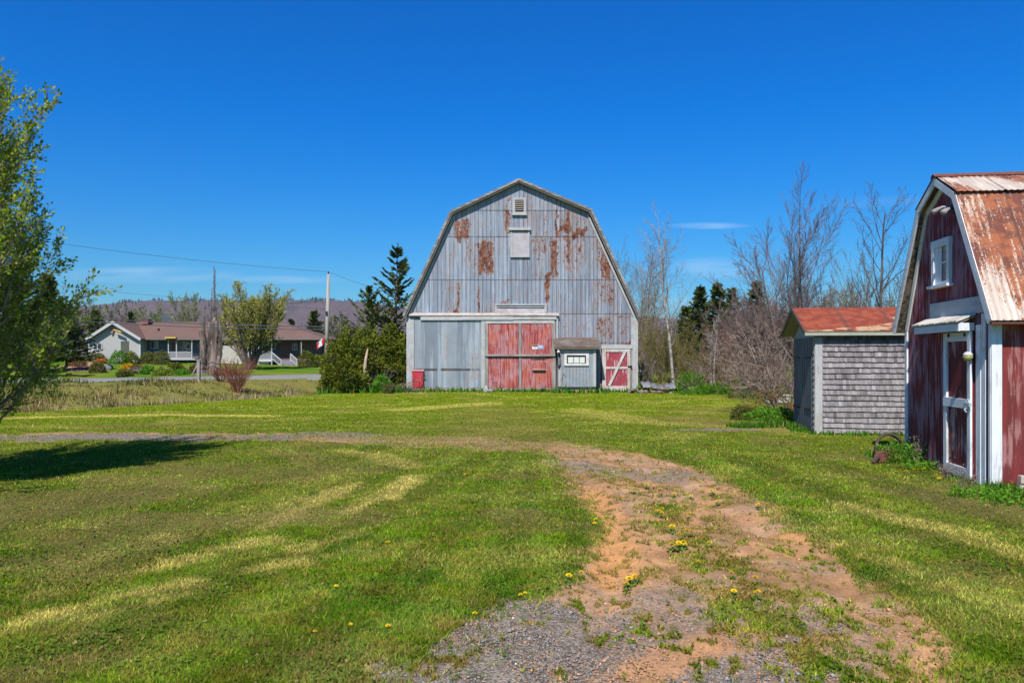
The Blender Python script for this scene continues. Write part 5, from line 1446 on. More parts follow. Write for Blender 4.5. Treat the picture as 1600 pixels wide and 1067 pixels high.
def bush(name, label, x, y, rx, ry, h, seed, m, n=9000, leaf=0.07, group=None, z=None, cat='bush', bark=None, lump=0.35, z0=0.0, aspect=0.5, upw=0.6, fs=2.2):
    rng = np.random.default_rng(seed)
    u = rng.normal(0, 1, (n, 3)); u /= np.linalg.norm(u, axis=1, keepdims=True)
    u[:, 2] = np.abs(u[:, 2]) * np.where(rng.random(n) < 0.85, 1, -0.4)
    az = np.arctan2(u[:, 1], u[:, 0])
    k = 1 + lump * 2 * (fbm(u[:, 0] * fs + seed, u[:, 1] * fs + u[:, 2] * fs * 1.4 + 3.3, seed, 4) - 0.5)
    rr = k * rng.uniform(0.45, 1.0, n) ** 0.45
    P_ = np.c_[u[:, 0] * rx * rr, u[:, 1] * ry * rr, z0 + np.maximum(u[:, 2] * (h - z0) * rr, -z0 * 0.6 + 0.02)]
    D = u * 0.7 + np.array((0, 0, upw)) + rng.normal(0, 0.45, (n, 3)); D /= np.linalg.norm(D, axis=1, keepdims=True)
    t = thing(name, label, cat, (x, y, gz(x, y) if z is None else z), 0, group)
    V, F, T = leaves(rng, P_, leaf, 1, 0.0, aspect, D)
    cl = fbm(P_[:, 0] * 3 / max(rx, .3), P_[:, 2] * 3 / max(rx, .3) + P_[:, 1] * 2, seed + 3)
    T = np.clip(T * 0.55 + np.repeat(sstep(0.35, 0.65, cl), 4) * 0.5, 0, 1)
    npobj('foliage', V, F, m, t, dict(tone=T))
    segs = []; tips = []
    for s in range(9):
        a = rng.uniform(0, 6.28)
        grow(rng, segs, tips, np.array((math.cos(a) * 0.06, math.sin(a) * 0.06, -0.05)), (math.cos(a) * rx / h, math.sin(a) * ry / h, 1.0), h * 0.8, 0.02 + 0.01 * h, 0, dict(ns=[5, 3], nc=[6], wig=[0.12, 0.2], up=[0.0], start=[0.2], ang=[0.7], rat=[0.35]))
    V, F = wood(segs); npobj('stems', V, F, bark or BARK_DARK, t)
    return t

BARE = dict(ns=[10, 6, 4, 3], nc=[16, 8, 5], wig=[0.05, 0.10, 0.14, 0.18], up=[0.02, 0.06, 0.08, 0.06], start=[0.28, 0.2, 0.15], ang=[0.55, 0.6, 0.6], rat=[0.48, 0.42, 0.45], rr=0.36, minr=0.0045)
BIRCH = dict(ns=[14, 7, 4, 3], nc=[22, 8, 4], wig=[0.055, 0.14, 0.18, 0.2], up=[0.01, 0.06, 0.05, 0.0], start=[0.25, 0.2, 0.2], ang=[0.7, 0.6, 0.7], rat=[0.34, 0.5, 0.5], rr=0.40, minr=0.005, short=0.6)
VASE = dict(ns=[9, 9, 5, 3], nc=[15, 18, 9], wig=[0.03, 0.06, 0.10, 0.15], up=[0.0, 0.035, 0.05, 0.04], start=[0.12, 0.25, 0.15], ang=[0.52, 0.5, 0.5], rat=[0.78, 0.34, 0.45], rr=0.34, minr=0.0045, short=0.55)
THICK = dict(ns=[8, 5, 4, 2], nc=[9, 7, 4], wig=[0.13, 0.2, 0.22, 0.25], up=[-0.02, 0.03, 0.03, 0.0], start=[0.15, 0.15, 0.1], ang=[0.7, 0.7, 0.7], rat=[0.5, 0.5, 0.5], rr=0.45, minr=0.005)
TWIGGY = dict(ns=[6, 4, 3], nc=[7, 5], wig=[0.06, 0.09, 0.12], up=[0.01, 0.05, 0.05], start=[0.2, 0.2], ang=[0.4, 0.45], rat=[0.5, 0.5], rr=0.5, minr=0.005)
ROUND = dict(ns=[7, 7, 5, 3], nc=[14, 9, 6], wig=[0.05, 0.09, 0.13, 0.16], up=[0.0, 0.05, 0.05, 0.03], start=[0.22, 0.15, 0.1], ang=[0.85, 0.6, 0.6], rat=[0.62, 0.42, 0.45], rr=0.42, minr=0.009, short=0.45)
def at(px, Y): return (px - 800) / FPX * Y
def hh(py0, py1, Y): return (py1 - py0) / FPX * Y

# --- left of the barn
conifer('spruce_tree', 'dark ragged spruce rising beside the left wall of the barn', at(614, 38.5), 38.5, 7.1, 2.6, 11, LEAF_SPRUCE, group=None, dens=0.95, droop=0.02, lx=0.35, gap=0.3, prof=0.8)
conifer('spruce_tree', 'broken leaning spruce with swept branches left of the ragged one', at(592, 37.2), 37.2, 4.9, 2.7, 12, LEAF_SPRUCE_Y, dens=0.7, droop=-0.1, lx=-0.9, gap=0.35, prof=0.6)
bush('cedar_bush', 'big rounded cedar bush farthest left of the barn', at(538, 34.2), 34.2, 0.98, 0.95, 2.4, 21, LEAF_CEDAR, 15000, 0.13, 'cedar bushes beside the barn', lump=0.48, z0=0.25, fs=3.0)
bush('cedar_bush', 'middle cedar bush behind the leaning dead trunk', at(574, 35.6), 35.6, 1.05, 0.95, 2.6, 22, LEAF_CEDAR, 13000, 0.13, 'cedar bushes beside the barn', lump=0.48, z0=0.7, fs=3.0)
bush('cedar_bush', 'cedar bush pressed against the left corner of the barn', at(613, 35.9), 35.9, 0.9, 0.85, 2.7, 23, LEAF_CEDAR, 12000, 0.13, 'cedar bushes beside the barn', lump=0.48, z0=0.9, fs=3.0)
dt = MB(); b0 = Vector((at(565, 34), 34, -0.1)); dt.tube([(0, 0, -0.1), (0.05, 0, 0.5), (0.14, 0, 0.9), (0.18, 0.02, 1.4), (0.26, 0.05, 1.9)], [0.12, 0.10, 0.085, 0.07, 0.03], 9)
o = obj('dead_trunk', dt, m_bark('peeled_wood', (0.36, 0.24, 0.16), (0.55, 0.42, 0.32)), None, True); o.location = (b0.x, b0.y, 0.05)
tag(o, 'leaning barkless dead trunk in front of the cedar bushes', 'trunk')
bare_tree('brushwood', 'heap of grey dead branches at the barn corner by the red hatch', at(622, 34.4), 34.4, 1.5, 0.03, dict(THICK, nc=[6, 5], ns=[7, 5, 4], up=[-0.10, -0.05, 0.0]), BARK_GREY, 31, cat='brushwood', stems=9, fan=1.3)
bare_tree('brushwood', 'tangle of dead lower branches behind the leaning dead trunk', at(590, 34.7), 34.7, 1.7, 0.03, dict(THICK, nc=[6, 4], ns=[7, 5, 4], up=[-0.06, -0.05, 0.0]), BARK_GREY, 32, cat='brushwood', stems=8, fan=0.9)
bush('ground_shrub', 'low green shrub at the foot of the cedar bushes', at(598, 34.0), 34.0, 0.5, 0.3, 0.75, 33, LEAF_GREEN, 1800, 0.09)
bush('ground_shrub', 'small dark stump shrub in front of the cedar bushes', at(606, 33.3), 33.3, 0.2, 0.2, 0.5, 34, LEAF_OLIVE, 500, 0.08)

# --- right of the barn: the wood edge
bare_tree('birch_tree', 'tall white barked birch standing right of the barn', at(1052, 35), 35, 8.0, 0.08, BIRCH, BARK_BIRCH, 46, lean=(0.02, 0))
bare_tree('birch_tree', 'slim pale double stemmed birch beside the scrap beams', at(1116, 34), 34, 4.3, 0.055, dict(BIRCH, nc=[9, 5, 3]), BARK_BIRCH, 42, stems=2, fan=0.12)
bare_tree('fallen_branch', 'long bare fallen limb leaning on the wood edge', at(1092, 33), 33, 2.6, 0.05, dict(THICK, nc=[5, 3], ns=[9, 5, 3], wig=[0.06, .15, .2], up=[0.0, 0.03]), BARK_DARK, 43, cat='branch', lean=(-1.3, 0.2), z=0.1)
for i, (px, py, Y, R, sd) in enumerate([(1095, 450, 52, 2.3, 51), (1121, 444, 50, 2.0, 52), (1182, 442, 54, 2.4, 53), (1143, 452, 60, 2.3, 54), (1072, 480, 56, 2.3, 55)]):
    conifer('spruce_tree', ['narrow dark spruce nearest the birch on the right', 'tallest pointed spruce in the row right of the birch', 'spruce poking above the brown thicket near the shingled shed',
            'spruce half hidden behind the second one of the row', 'short spruce directly behind the white birch'][i], at(px, Y), Y, HC + (HOR - py) / FPX * Y, R, sd, LEAF_SPRUCE, group='spruces at the wood edge', droop=0.12, size=1.35, dens=1.2)
TG = 'bare trees of the wood edge'
for i, (px, top, Y, st, fan, bk, sd, prm) in enumerate([
    (985, 372, 50, 4, 0.22, BARK_GREY, 61, BARE), (1012, 410, 47, 3, 0.2, BARK_OLIVE, 62, BARE), (960, 420, 52, 3, 0.2, BARK_GREY, 63, BARE),
    (1208, 405, 44, 3, 0.25, BARK_GREY, 64, BARE), (1290, 400, 40, 3, 0.2, BARK_PURPLE, 66, BARE), (1165, 470, 46, 3, 0.25, BARK_PURPLE, 67, BARE)]):
    bare_tree('bare_tree', ['grey multi stemmed bare tree peeping over the right barn eave', 'olive twigged bare tree between barn and birch', 'thin bare tree close behind the right barn wall',
              'lean grey bare tree left of the great vase shaped one', 'purplish bare tree right of the great vase shaped one', 'purple twigged tree among the spruces'][i],
              at(px, Y), Y, HC + (HOR - top) / FPX * Y, 0.075, prm, bk, sd, TG, stems=st, fan=fan)
bare_tree('bare_tree', 'great vase shaped leafless tree behind the shingled shed', at(1246, 31), 31, 6.8, 0.11, VASE, BARK_PURPLE, 74, TG)
bare_tree('bare_tree', 'slender side tree leaning left of the great vase shaped one', at(1236, 32), 32, 5.6, 0.085, VASE, BARK_PURPLE, 75, TG, lean=(-0.28, 0))
bare_tree('bare_tree', 'tall forked bare tree rising behind the red shed roof', at(1376, 27), 27, 6.7, 0.085, dict(BARE, nc=[16, 9, 5]), BARK_DARK, 72, TG)
for i, (px, top, Y, sd) in enumerate([(1345, 395, 26, 81), (1398, 388, 27, 82), (1320, 440, 28, 83)]):
    bare_tree('budding_willow', ['budding yellow green willow bush above the shingled roof', 'budding willow bush beside the red shed gable', 'low budding willow left of the others over the shingled roof'][i],
              at(px, Y), Y, HC + (HOR - top) / FPX * Y - 0.4, 0.05, dict(TWIGGY, nc=[10, 6], up=[0.02, 0.08]), BARK_PURPLE, sd, 'budding willows behind the sheds', stems=6, fan=0.28, leafm=LEAF_YG, leaf=0.05, lstep=0.13)
SG = 'leafless shrubs of the thicket'
thk = [(1012, 500, 40, BARK_OLIVE), (1035, 520, 38, BARK_OLIVE), (1075, 530, 42, BARK_OLIVE), (1030, 480, 46, BARK_OLIVE), (1105, 535, 37, BARK_TAN), (1140, 500, 40, BARK_TAN), (1150, 540, 33, BARK_TAN), (1175, 480, 36, BARK_PURPLE),
       (1190, 530, 31, BARK_TAN), (1215, 470, 34, BARK_PURPLE), (1160, 470, 43, BARK_PURPLE), (1222, 500, 27, BARK_TAN), (1255, 440, 33, BARK_PURPLE), (1285, 450, 30, BARK_PURPLE), (1310, 455, 32, BARK_PURPLE), (1345, 450, 33, BARK_PURPLE), (1370, 440, 35, BARK_PURPLE),
       (1398, 445, 33, BARK_PURPLE), (1230, 455, 38, BARK_PURPLE), (1005, 545, 37, BARK_GREY), (1085, 500, 47, BARK_OLIVE), (1125, 475, 46, BARK_PURPLE)]
words = ['olive twigged shrub touching the right barn wall', 'olive shrub between the barn and the birch foot', 'olive shrub right behind the birch foot', 'taller olive shrub behind the barn corner', 'tan shrub left of the slim double birch',
         'tan shrub behind the slim double birch', 'tan shrub just right of the slim double birch', 'purplish shrub beneath the far spruce', 'tan arching shrub left of the shingled shed', 'purplish shrub above the tan arching shrub',
         'purple shrub between the second and third spruce', 'tan shrub nearest the slate doors of the shingled shed', 'purple shrub showing above the left end of the red roof', 'purple shrub over the left third of the shingled roof',
         'purple shrub over the middle of the shingled roof', 'purple shrub over the right part of the shingled roof', 'purple shrub near the forked bare tree', 'purple shrub beside the red shed eave', 'far purple shrub left of the red metal roof',
         'low grey shrub at the foot of the barn corner', 'olive shrub between birch and first spruce', 'purple shrub in front of the second spruce']
for i, (px, top, Y, bk) in enumerate(thk):
    bare_tree('thicket_shrub', words[i], at(px, Y), Y, HC + (HOR - top) / FPX * Y, 0.035, THICK if i in (4, 6, 8, 11) else dict(THICK, wig=[0.08, 0.13, 0.16, 0.2], up=[0.01, 0.05, 0.05, 0.0], nc=[10, 7, 4]), bk, 200 + i, SG, cat='shrub', stems=7, fan=0.42 if i not in (4, 6, 8, 11) else 0.8,
              leafm=(LEAF_OLIVE if bk is BARK_OLIVE else (LEAF_BROWN if i % 3 == 0 else None)), leaf=0.05, lstep=0.7)
bare_tree('leaning_bush', 'big tangled bare bush spilling out beside the shingled shed', at(1228, 21.5), 21.5, 3.3, 0.045, dict(THICK, nc=[9, 6, 4], up=[-0.03, 0.0, 0.0]), m_bark('brown_bush_bark', (0.17, 0.11, 0.085), (0.33, 0.25, 0.20)), 91, cat='bush', stems=12, fan=0.75, lean=(-0.2, 0))
for i, (px, top, Y, w) in enumerate([(1165, 462, 39, 1.6), (1208, 470, 36, 1.4), (1135, 500, 43, 1.5), (1030, 510, 50, 2.2), (1290, 470, 38, 2.2), (1360, 468, 38, 2.2)]):
    bare_tree('brown_shrub', ['dense russet brown shrub among the spruces', 'dense brown shrub above the tangled bush', 'brown shrub right behind the middle spruce foot', 'wide brown shrub deep behind the birch', 'dense purple brown shrub far behind the shingled roof', 'dense brown shrub far behind the red shed gable'][i],
        at(px, Y), Y, HC + (HOR - top) / FPX * Y, 0.04, dict(ns=[7, 5, 4, 3], nc=[12, 8, 6], wig=[0.08, 0.12, 0.15, 0.2], up=[0.01, 0.05, 0.04, 0.0], start=[0.12, 0.15, 0.1], ang=[0.6, 0.6, 0.6], rat=[0.5, 0.45, 0.5], rr=0.4, minr=0.007), m_bark('russet_bark', (0.15, 0.085, 0.075), (0.27, 0.17, 0.15)) if i == 0 else bpy.data.materials['russet_bark'], 500 + i, 'brown shrubs of the thicket', cat='shrub', stems=8, fan=0.35)
bush('ground_shrub', 'dark low shrub in the grass before the shingled shed', at(1165, 19.4), 19.4, 0.42, 0.3, 0.36, 92, LEAF_OLIVE, 2200, 0.05)
bush('ground_shrub', 'bright green weeds at the slate doors of the shingled shed', at(1205, 19.2), 19.2, 0.7, 0.4, 0.30, 93, LEAF_GREEN, 2600, 0.06)
bush('ground_shrub', 'brown leafless undergrowth at the foot of the tangled bush', at(1205, 20.6), 20.6, 0.9, 0.5, 0.7, 94, LEAF_BROWN, 2600, 0.05)
bush('ground_shrub', 'green bramble mound near the white trough', at(1180, 30), 30, 1.2, 0.7, 0.9, 95, LEAF_OLIVE, 3000, 0.07)
bush('ground_shrub', 'green weeds in front of the rusty scrap beams', at(1120, 32.3), 32.3, 1.6, 0.4, 0.42, 96, LEAF_GREEN, 3500, 0.07)
bush('ground_shrub', 'green bramble left of the rusty scrap beams', at(1078, 34.5), 34.5, 0.8, 0.5, 0.95, 97, LEAF_GREEN, 1800, 0.08)

# --- across the road
pop = dict(ns=[12, 6, 3], nc=[26, 5], wig=[0.02, 0.06, 0.1], up=[0.01, 0.22, 0.1], start=[0.25, 0.2], ang=[0.35, 0.4], rat=[0.14, 0.4], rr=0.2, minr=0.012, short=0.5, taper=0.08)
Yp = 57
def poplar():
    rng = np.random.default_rng(101)
    t = thing('poplar_tree', 'thick broken poplar trunks with thin bare tops by the road', 'tree', (at(329, Yp), Yp, 0.3))
    bk = m_bark('old_poplar_bark', (0.06, 0.042, 0.034), (0.27, 0.20, 0.17), 3.5, (1, 1, 0.15))
    segs = []; tips = []
    for k, (dx, h, r, ln, nm) in enumerate([(-0.45, 3.9, 0.27, -0.15, 1), (0.22, 4.5, 0.33, 0.12, 1), (-0.05, 4.2, 0.22, 0.02, 1), (0.55, 3.1, 0.2, 0.2, 1)]):
        pts = []; rad = []
        for i in range(13):
            f = i / 12; pts.append((dx + ln * f + 0.025 * rng.normal(), 0.025 * rng.normal(), -0.3 + h * f)); rad.append(r * (1.35 - 0.35 * min(1, f * 4)) * (1 - 0.25 * f) * rng.uniform(0.93, 1.07) * (1 if i < 12 else 0.35))
        obj('stem', MB().tube(pts, rad, 9), bk, t, True)
        for q in range(40):
            i = rng.integers(3, 13); a = rng.uniform(0, 6.28)
            grow(rng, segs, tips, np.array(pts[i]), (math.cos(a) * 0.35, math.sin(a) * 0.35, 1), rng.uniform(0.5, 1.5), 0.022, 0, dict(ns=[4, 3], nc=[4], wig=[0.1], up=[0.12, 0.1], start=[0.2], ang=[0.4], rat=[0.5], minr=0.008))
    for (dx, z0, h, r, n) in [(0.25, 3.8, 3.7, 0.10, 34), (-0.5, 3.2, 2.2, 0.06, 14), (0.0, 3.6, 2.4, 0.07, 16)]:
        grow(rng, segs, tips, np.array((dx, 0, z0)), (0.02, 0, 1), h, r, 0, dict(ns=[12, 5, 3], nc=[n, 4], wig=[0.02, 0.05], up=[0.01, 0.16, 0.1], start=[0.02, 0.2], ang=[0.3, 0.4], rat=[0.24, 0.4], rr=0.25, minr=0.009, short=0.4, taper=0.15))
    V, F = wood(segs); npobj('branches', V, F, BARK_GREY, t)
poplar()
bare_tree('maple_tree', 'round crowned maple with yellow green spring leaves before the bungalow', at(391, 66), 66, 6.6, 0.17, dict(ROUND, ns=[8, 6, 4, 3], nc=[13, 9, 6], start=[0.22, 0.15, 0.1], ang=[0.6, 0.55, 0.6], rat=[0.42, 0.42, 0.45], up=[0.02, 0.05, 0.05, 0.03], short=0.35, minr=0.010), BARK_DARK, 102, z=0.7, leafm=LEAF_SPRING, leaf=0.12, lstep=0.2, nper=1, lspread=0.08, stems=14, fan=0.60)
bare_tree('red_twig_bush', 'red twigged dogwood bush on the near road bank', at(371, 39), 39, 1.9, 0.03, TWIGGY, BARK_RED, 103, cat='bush', stems=22, fan=0.55, leafm=m_leaf('red_buds', (0.28, 0.10, 0.06), (0.36, 0.16, 0.08)), leaf=0.03, lstep=0.25)
bare_tree('red_twig_bush', 'smaller red twigged bush left of the dogwood', at(345, 41), 41, 1.1, 0.025, TWIGGY, BARK_RED, 104, cat='bush', stems=14, fan=0.7, leafm=bpy.data.materials['red_buds'], leaf=0.03, lstep=0.25)
# spruces on the left beyond the road and behind the bungalow
cz = 0.9
for i, (px, top, Y, R, m, sd) in enumerate([(28, 408, 55, 3.4, LEAF_SPRUCE, 111), (75, 430, 58, 3.2, LEAF_SPRUCE, 112), (-30, 400, 56, 3.4, LEAF_SPRUCE, 113), (104, 478, 62, 2.7, LEAF_SPRUCE_Y, 114), (148, 487, 95, 3.2, LEAF_SPRUCE, 115),
        (491, 486, 92, 2.9, LEAF_SPRUCE, 116), (205, 487, 98, 1.3, LEAF_SPRUCE, 117), (455, 500, 96, 2.0, LEAF_SPRUCE, 118), (515, 505, 100, 2.6, LEAF_SPRUCE_Y, 119), (545, 512, 104, 2.5, LEAF_SPRUCE, 120), (8, 440, 48, 2.6, LEAF_SPRUCE_Y, 121), (60, 470, 49, 2.2, LEAF_SPRUCE, 122)]):
    conifer('spruce_tree', ['tall dark spruce filling the gap behind the willow', 'second dark spruce behind the willow, right of the tall one', 'dark spruce at the left edge behind the willow', 'yellowish spruce nearest the grey gable',
            'spruce standing left of the bungalow roof', 'dark spruce behind the right end of the bungalow', 'tiny spruce peeping over the bungalow ridge', 'low spruce over the right part of the bungalow roof', 'olive spruce right of the utility pole',
            'far spruce between pole and barn', 'olive spruce low behind the willow', 'dark low spruce in the middle of the left group'][i], at(px, Y), Y, (HOR - top) / FPX * Y + HC - cz, R, sd, m, group='spruces beyond the road', droop=0.15, z=cz, size=1.5)
for i, (px, top, Y, R, lm_, sd) in enumerate([(242, 474, 100, 2.0, LEAF_YG, 131), (278, 462, 104, 1.8, LEAF_YG, 132), (180, 468, 110, 2.2, LEAF_OLIVE, 133), (162, 478, 106, 2.2, LEAF_OLIVE, 134), (300, 488, 108, 2, LEAF_OLIVE, 135), (430, 490, 105, 2, LEAF_OLIVE, 136), (120, 480, 90, 2, LEAF_OLIVE, 137), (225, 488, 108, 2, LEAF_OLIVE, 138),
                                              (560, 500, 100, 2, LEAF_OLIVE, 139), (532, 498, 98, 2, LEAF_OLIVE, 140)]):
    bare_tree('young_tree', ['bright yellow green young tree behind the chimney', 'pointed yellow green tree right of the chimney', 'pale leafless tree above the grey gable peak', 'pale leafless tree left of the gable peak', 'olive tree behind the poplar top', 'olive tree behind the maple crown',
              'thin olive tree at the left of the bungalow', 'olive tree left of the chimney', 'olive tree nearest the barn beyond the road', 'olive tree right behind the utility pole'][i], at(px, Y), Y, (HOR - top) / FPX * Y + HC - cz, 0.09,
              dict(TWIGGY, nc=[16, 8], up=[0.0, 0.08], minr=0.014), BARK_GREY, sd, 'trees behind the bungalow', z=cz, stems=3, fan=0.12, leafm=lm_, leaf=0.22, lstep=0.45)
# --- willow at the left edge
W = dict(ns=[8, 11, 7, 4], nc=[64, 18, 9], wig=[0.03, 0.05, 0.08, 0.10], up=[0.0, 0.065, 0.05, 0.02], start=[0.10, 0.12, 0.10], ang=[0.92, 0.45, 0.45], rat=[0.52, 0.33, 0.42], rr=0.24, minr=0.0022, short=0.3)
WB = m_bark('willow_bark', (0.19, 0.15, 0.12), (0.38, 0.32, 0.27))
for i, (x_, y_, h_, sd_, lb_) in enumerate([(-6.95, 9.6, 4.25, 143, 'leafy willow reaching farthest into view at the left edge'), (-7.25, 8.9, 3.9, 145, 'willow nearest the camera at the left edge'), (-8.2, 9.9, 4.7, 147, 'willow hidden deepest behind the others at the left edge')]):
    bare_tree('willow_tree', lb_, x_, y_, h_, 0.10, W, WB, sd_, 'willows at the left edge', leafm=LEAF_WILLOW, leaf=0.055, lstep=0.021, nper=1, lspread=0.015, lstart=0.05)
# ------------------------------------------------------------------ across the road: bungalow, pole, wires, garden
HY = 80.0
HZ = 1.05
house = thing('bungalow', 'long grey bungalow with brown shingle roof across the road', 'house', (-30, HY, HZ))
def hx(px, Y=HY): return (px - 800) / FPX * Y + 30
def hz(py, Y=HY): return HC - (py - HOR) / FPX * Y - HZ
def hb(x0, y0, x1, y1, Y, th, mb=None):
    mb = mb or MB(); return mb.box(hx(x0, Y), Y - HY, hz(y1, Y), hx(x1, Y), Y - HY + th, hz(y0, Y))
CLAP = m_plain('grey_siding', (0.37, 0.355, 0.345), 0.7, 0.12, 3, 0.1, (30, 1, 1))
CLAPB = m_plain('blue_grey_siding', (0.085, 0.105, 0.135), 0.7, 0.15, 3, 0.1, (30, 1, 1))
WH = m_plain('house_white', (0.43, 0.43, 0.44), 0.6, 0.06)
BRICKR = m_plain('dark_brick', (0.15, 0.08, 0.075), 0.85, 0.3, 6)
ROOFB = NT('brown_shingle'); f_ = ROOFB.noise(5, 4, (1, 1, 3)); g2 = ROOFB.noise(0.6, 4)
ROOFB.col(ROOFB.mul(ROOFB.mix(f_, (0.115, 0.068, 0.055), (0.205, 0.122, 0.10)), ROOFB.math('ADD', 0.8, ROOFB.math('MULTIPLY', g2, 0.4)))); ROOFB.rough(0.95); ROOFB = ROOFB.m
# gable wing facing the road
g = MB(); g.prism([(hx(139), -0.4), (hx(218), -0.4), (hx(218), hz(529)), (hx(176), hz(503.5)), (hx(139), hz(529))], 'y', 0.0, 8.0)
gw = obj('gable_wall', g, CLAP, house)
rp = [(hx(133.5, 79.5), hz(529, 79.5)), (hx(176, 79.5), hz(501.6, 79.5)), (hx(221, 79.5), hz(529, 79.5))]
ro = obj('roof', slab(MB(), rp, 0.22, 'y', -0.55, 9.0), ROOFB, house)
obj('rake_board', slab(MB(), rp, 0.26, 'y', -0.60, -0.56, -0.02), WH, ro)
# main roof, a slope facing the road and one behind, hipped at the right end
Yf, Yr_, Yb_ = 0.4, 5.2, 10.0
ez, rz_ = hz(529, 80.4), hz(503, 85.2)
xl, xr = hx(216), hx(507, 80.4); xh = hx(440, 85.2)
m = MB()
m.face((hx(176), Yf + 0.2, ez + 0.02), (xr, Yf, ez), (xh, Yr_, rz_), (hx(176), Yr_, rz_)); m.face((hx(176), Yb_, ez), (hx(176), Yr_, rz_), (xh, Yr_, rz_), (xr, Yb_, ez)); m.face((xr, Yf, ez), (xr, Yb_, ez), (xh, Yr_, rz_))
m.face((hx(176), Yf + 0.2, ez - 0.12), (hx(176), Yb_, ez - 0.12), (xr, Yb_, ez - 0.12), (xr, Yf, ez - 0.12))
m.face((xl, Yf, ez - 0.12), (xr, Yf, ez - 0.12), (xr, Yf, ez), (xl, Yf, ez)); m.face((xr, Yf, ez - 0.12), (xr, Yb_, ez - 0.12), (xr, Yb_, ez), (xr, Yf, ez))
obj('main_roof', m, ROOFB, house)
mb = MB(); mb.box(hx(338, 80.4), Yf - 0.06, ez - 0.16, hx(426, 80.4), Yf - 0.01, ez + 0.04); obj('white_fascia', mb, WH, house)
mb = MB(); mb.box(hx(219, 80.4), Yf - 0.04, ez - 0.12, hx(337, 80.4), Yf - 0.01, ez - 0.02); mb.box(hx(427, 80.4), Yf - 0.04, ez - 0.12, hx(507, 80.4), Yf - 0.01, ez - 0.02); obj('gutter', mb, m_plain('grey_gutter', (0.18, 0.18, 0.18), 0.6), house)
hb(218.2, 529, 262, 565, 81.6, 0.2, m1 := MB()); obj('wall', m1, CLAPB, house)
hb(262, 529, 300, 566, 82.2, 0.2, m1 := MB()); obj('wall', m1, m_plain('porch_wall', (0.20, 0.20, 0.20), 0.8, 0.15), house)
hb(300, 529, 338, 566, 81.8, 0.2, m1 := MB()); obj('wall', m1, m_plain('shade_wall', (0.12, 0.12, 0.13), 0.8, 0.15), house)  # shade under the eave is put into this dark wall colour
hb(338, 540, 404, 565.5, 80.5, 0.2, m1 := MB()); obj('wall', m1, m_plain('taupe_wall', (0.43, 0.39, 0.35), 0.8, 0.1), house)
hb(338, 529, 404, 540, 81.6, 0.2, m1 := MB()); obj('wall', m1, m_plain('dim_recess', (0.07, 0.07, 0.065), 0.8, 0.2), house)  # near-black colour paints the shade of the recess
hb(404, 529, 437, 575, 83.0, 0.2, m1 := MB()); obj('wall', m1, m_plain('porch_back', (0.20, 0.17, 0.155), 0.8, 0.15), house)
hb(437, 529, 503, 578, 82.0, 0.2, m1 := MB()); obj('brick_wall', m1, BRICKR, house)
mb = MB(); mb.box(hx(219), 2.6, -0.5, hx(505), 9.6, ez - 0.13); obj('core_walls', mb, CLAPB, house)
hb(338, 565.5, 420, 569, 80.45, 0.3, m1 := MB()); obj('foundation', m1, m_plain('foundation_white', (0.5, 0.48, 0.46), 0.8, 0.3, 20), house)
def window_(x0, y0, x1, y1, Y, n=1, glassm=GLASS):
    w = MB(); hb(x0, y0, x1, y1, Y - 0.03, 0.02, w); w = obj('window', w, glassm, house)
    f = MB(); e = 0.9
    hb(x0 - e, y0 - e, x1 + e, y0, Y - 0.08, 0.07, f); hb(x0 - e, y1, x1 + e, y1 + e, Y - 0.08, 0.07, f); hb(x0 - e, y0, x0, y1, Y - 0.08, 0.07, f); hb(x1, y0, x1 + e, y1, Y - 0.08, 0.07, f)
    for i in range(1, n):
        xm = x0 + (x1 - x0) * i / n; hb(xm - 0.7, y0, xm + 0.7, y1, Y - 0.08, 0.07, f)
    obj('frame', f, WH, w); return w
window_(146.5, 537.5, 158, 546, 80, 2)
window_(236, 532.5, 246.5, 544, 81.6, 2)
w = window_(285, 534, 304, 549, 82.2, 3)
mb = MB(); mb.tube([(hx(294.5, 82.1) + 0.32 * math.cos(k / 10 * 2 * math.pi), 2.02, hz(541, 82.1) + 0.32 * math.sin(k / 10 * 2 * math.pi)) for k in range(11)], 0.06, 6); obj('wreath', mb, m_plain('wreath_white', (0.6, 0.6, 0.55), 0.8), w)
d = MB(); hb(188.5, 533, 201.5, 552, 79.97, 0.05, d); d = obj('garage_door', d, m_plain('dark_olive_door', (0.085, 0.085, 0.065), 0.7), house)
f = MB(); hb(187, 532, 188.5, 552, 79.95, 0.06, f); hb(187, 531.8, 201.5, 533, 79.94, 0.06, f); obj('frame', f, WH, d)
d = MB(); hb(267.5, 534, 274, 560, 82.17, 0.05, d); d = obj('front_door', d, m_plain('mauve_door', (0.16, 0.10, 0.10), 0.6), house)
f = MB(); hb(266, 533, 267.5, 560, 82.12, 0.06, f); hb(274, 533, 275.5, 560, 82.12, 0.06, f); hb(267.5, 532.6, 274, 534, 82.12, 0.06, f); obj('frame', f, WH, d)
for (a, b, y0, y1, Y) in ((217, 219.5, 529, 565, 79.9), (138, 140, 529, 550, 79.9), (262.3, 263.6, 529, 561, 80.6), (275, 276.2, 529, 561, 80.6), (299, 300.3, 529, 561, 80.6)):
    obj('white_post', hb(a, y0, b, y1, Y, 0.12), WH, house)
obj('porch_deck', hb(262, 560, 304, 562.5, 80.5, 1.7), m_plain('deck_grey', (0.40, 0.38, 0.38), 0.8), house)
obj('painted_porch_shadow', hb(263, 562.5, 303, 569, 80.8, 1.2), m_plain('under_porch_shade', (0.03, 0.028, 0.026), 0.9), house)  # solid dark box paints the shade under the deck
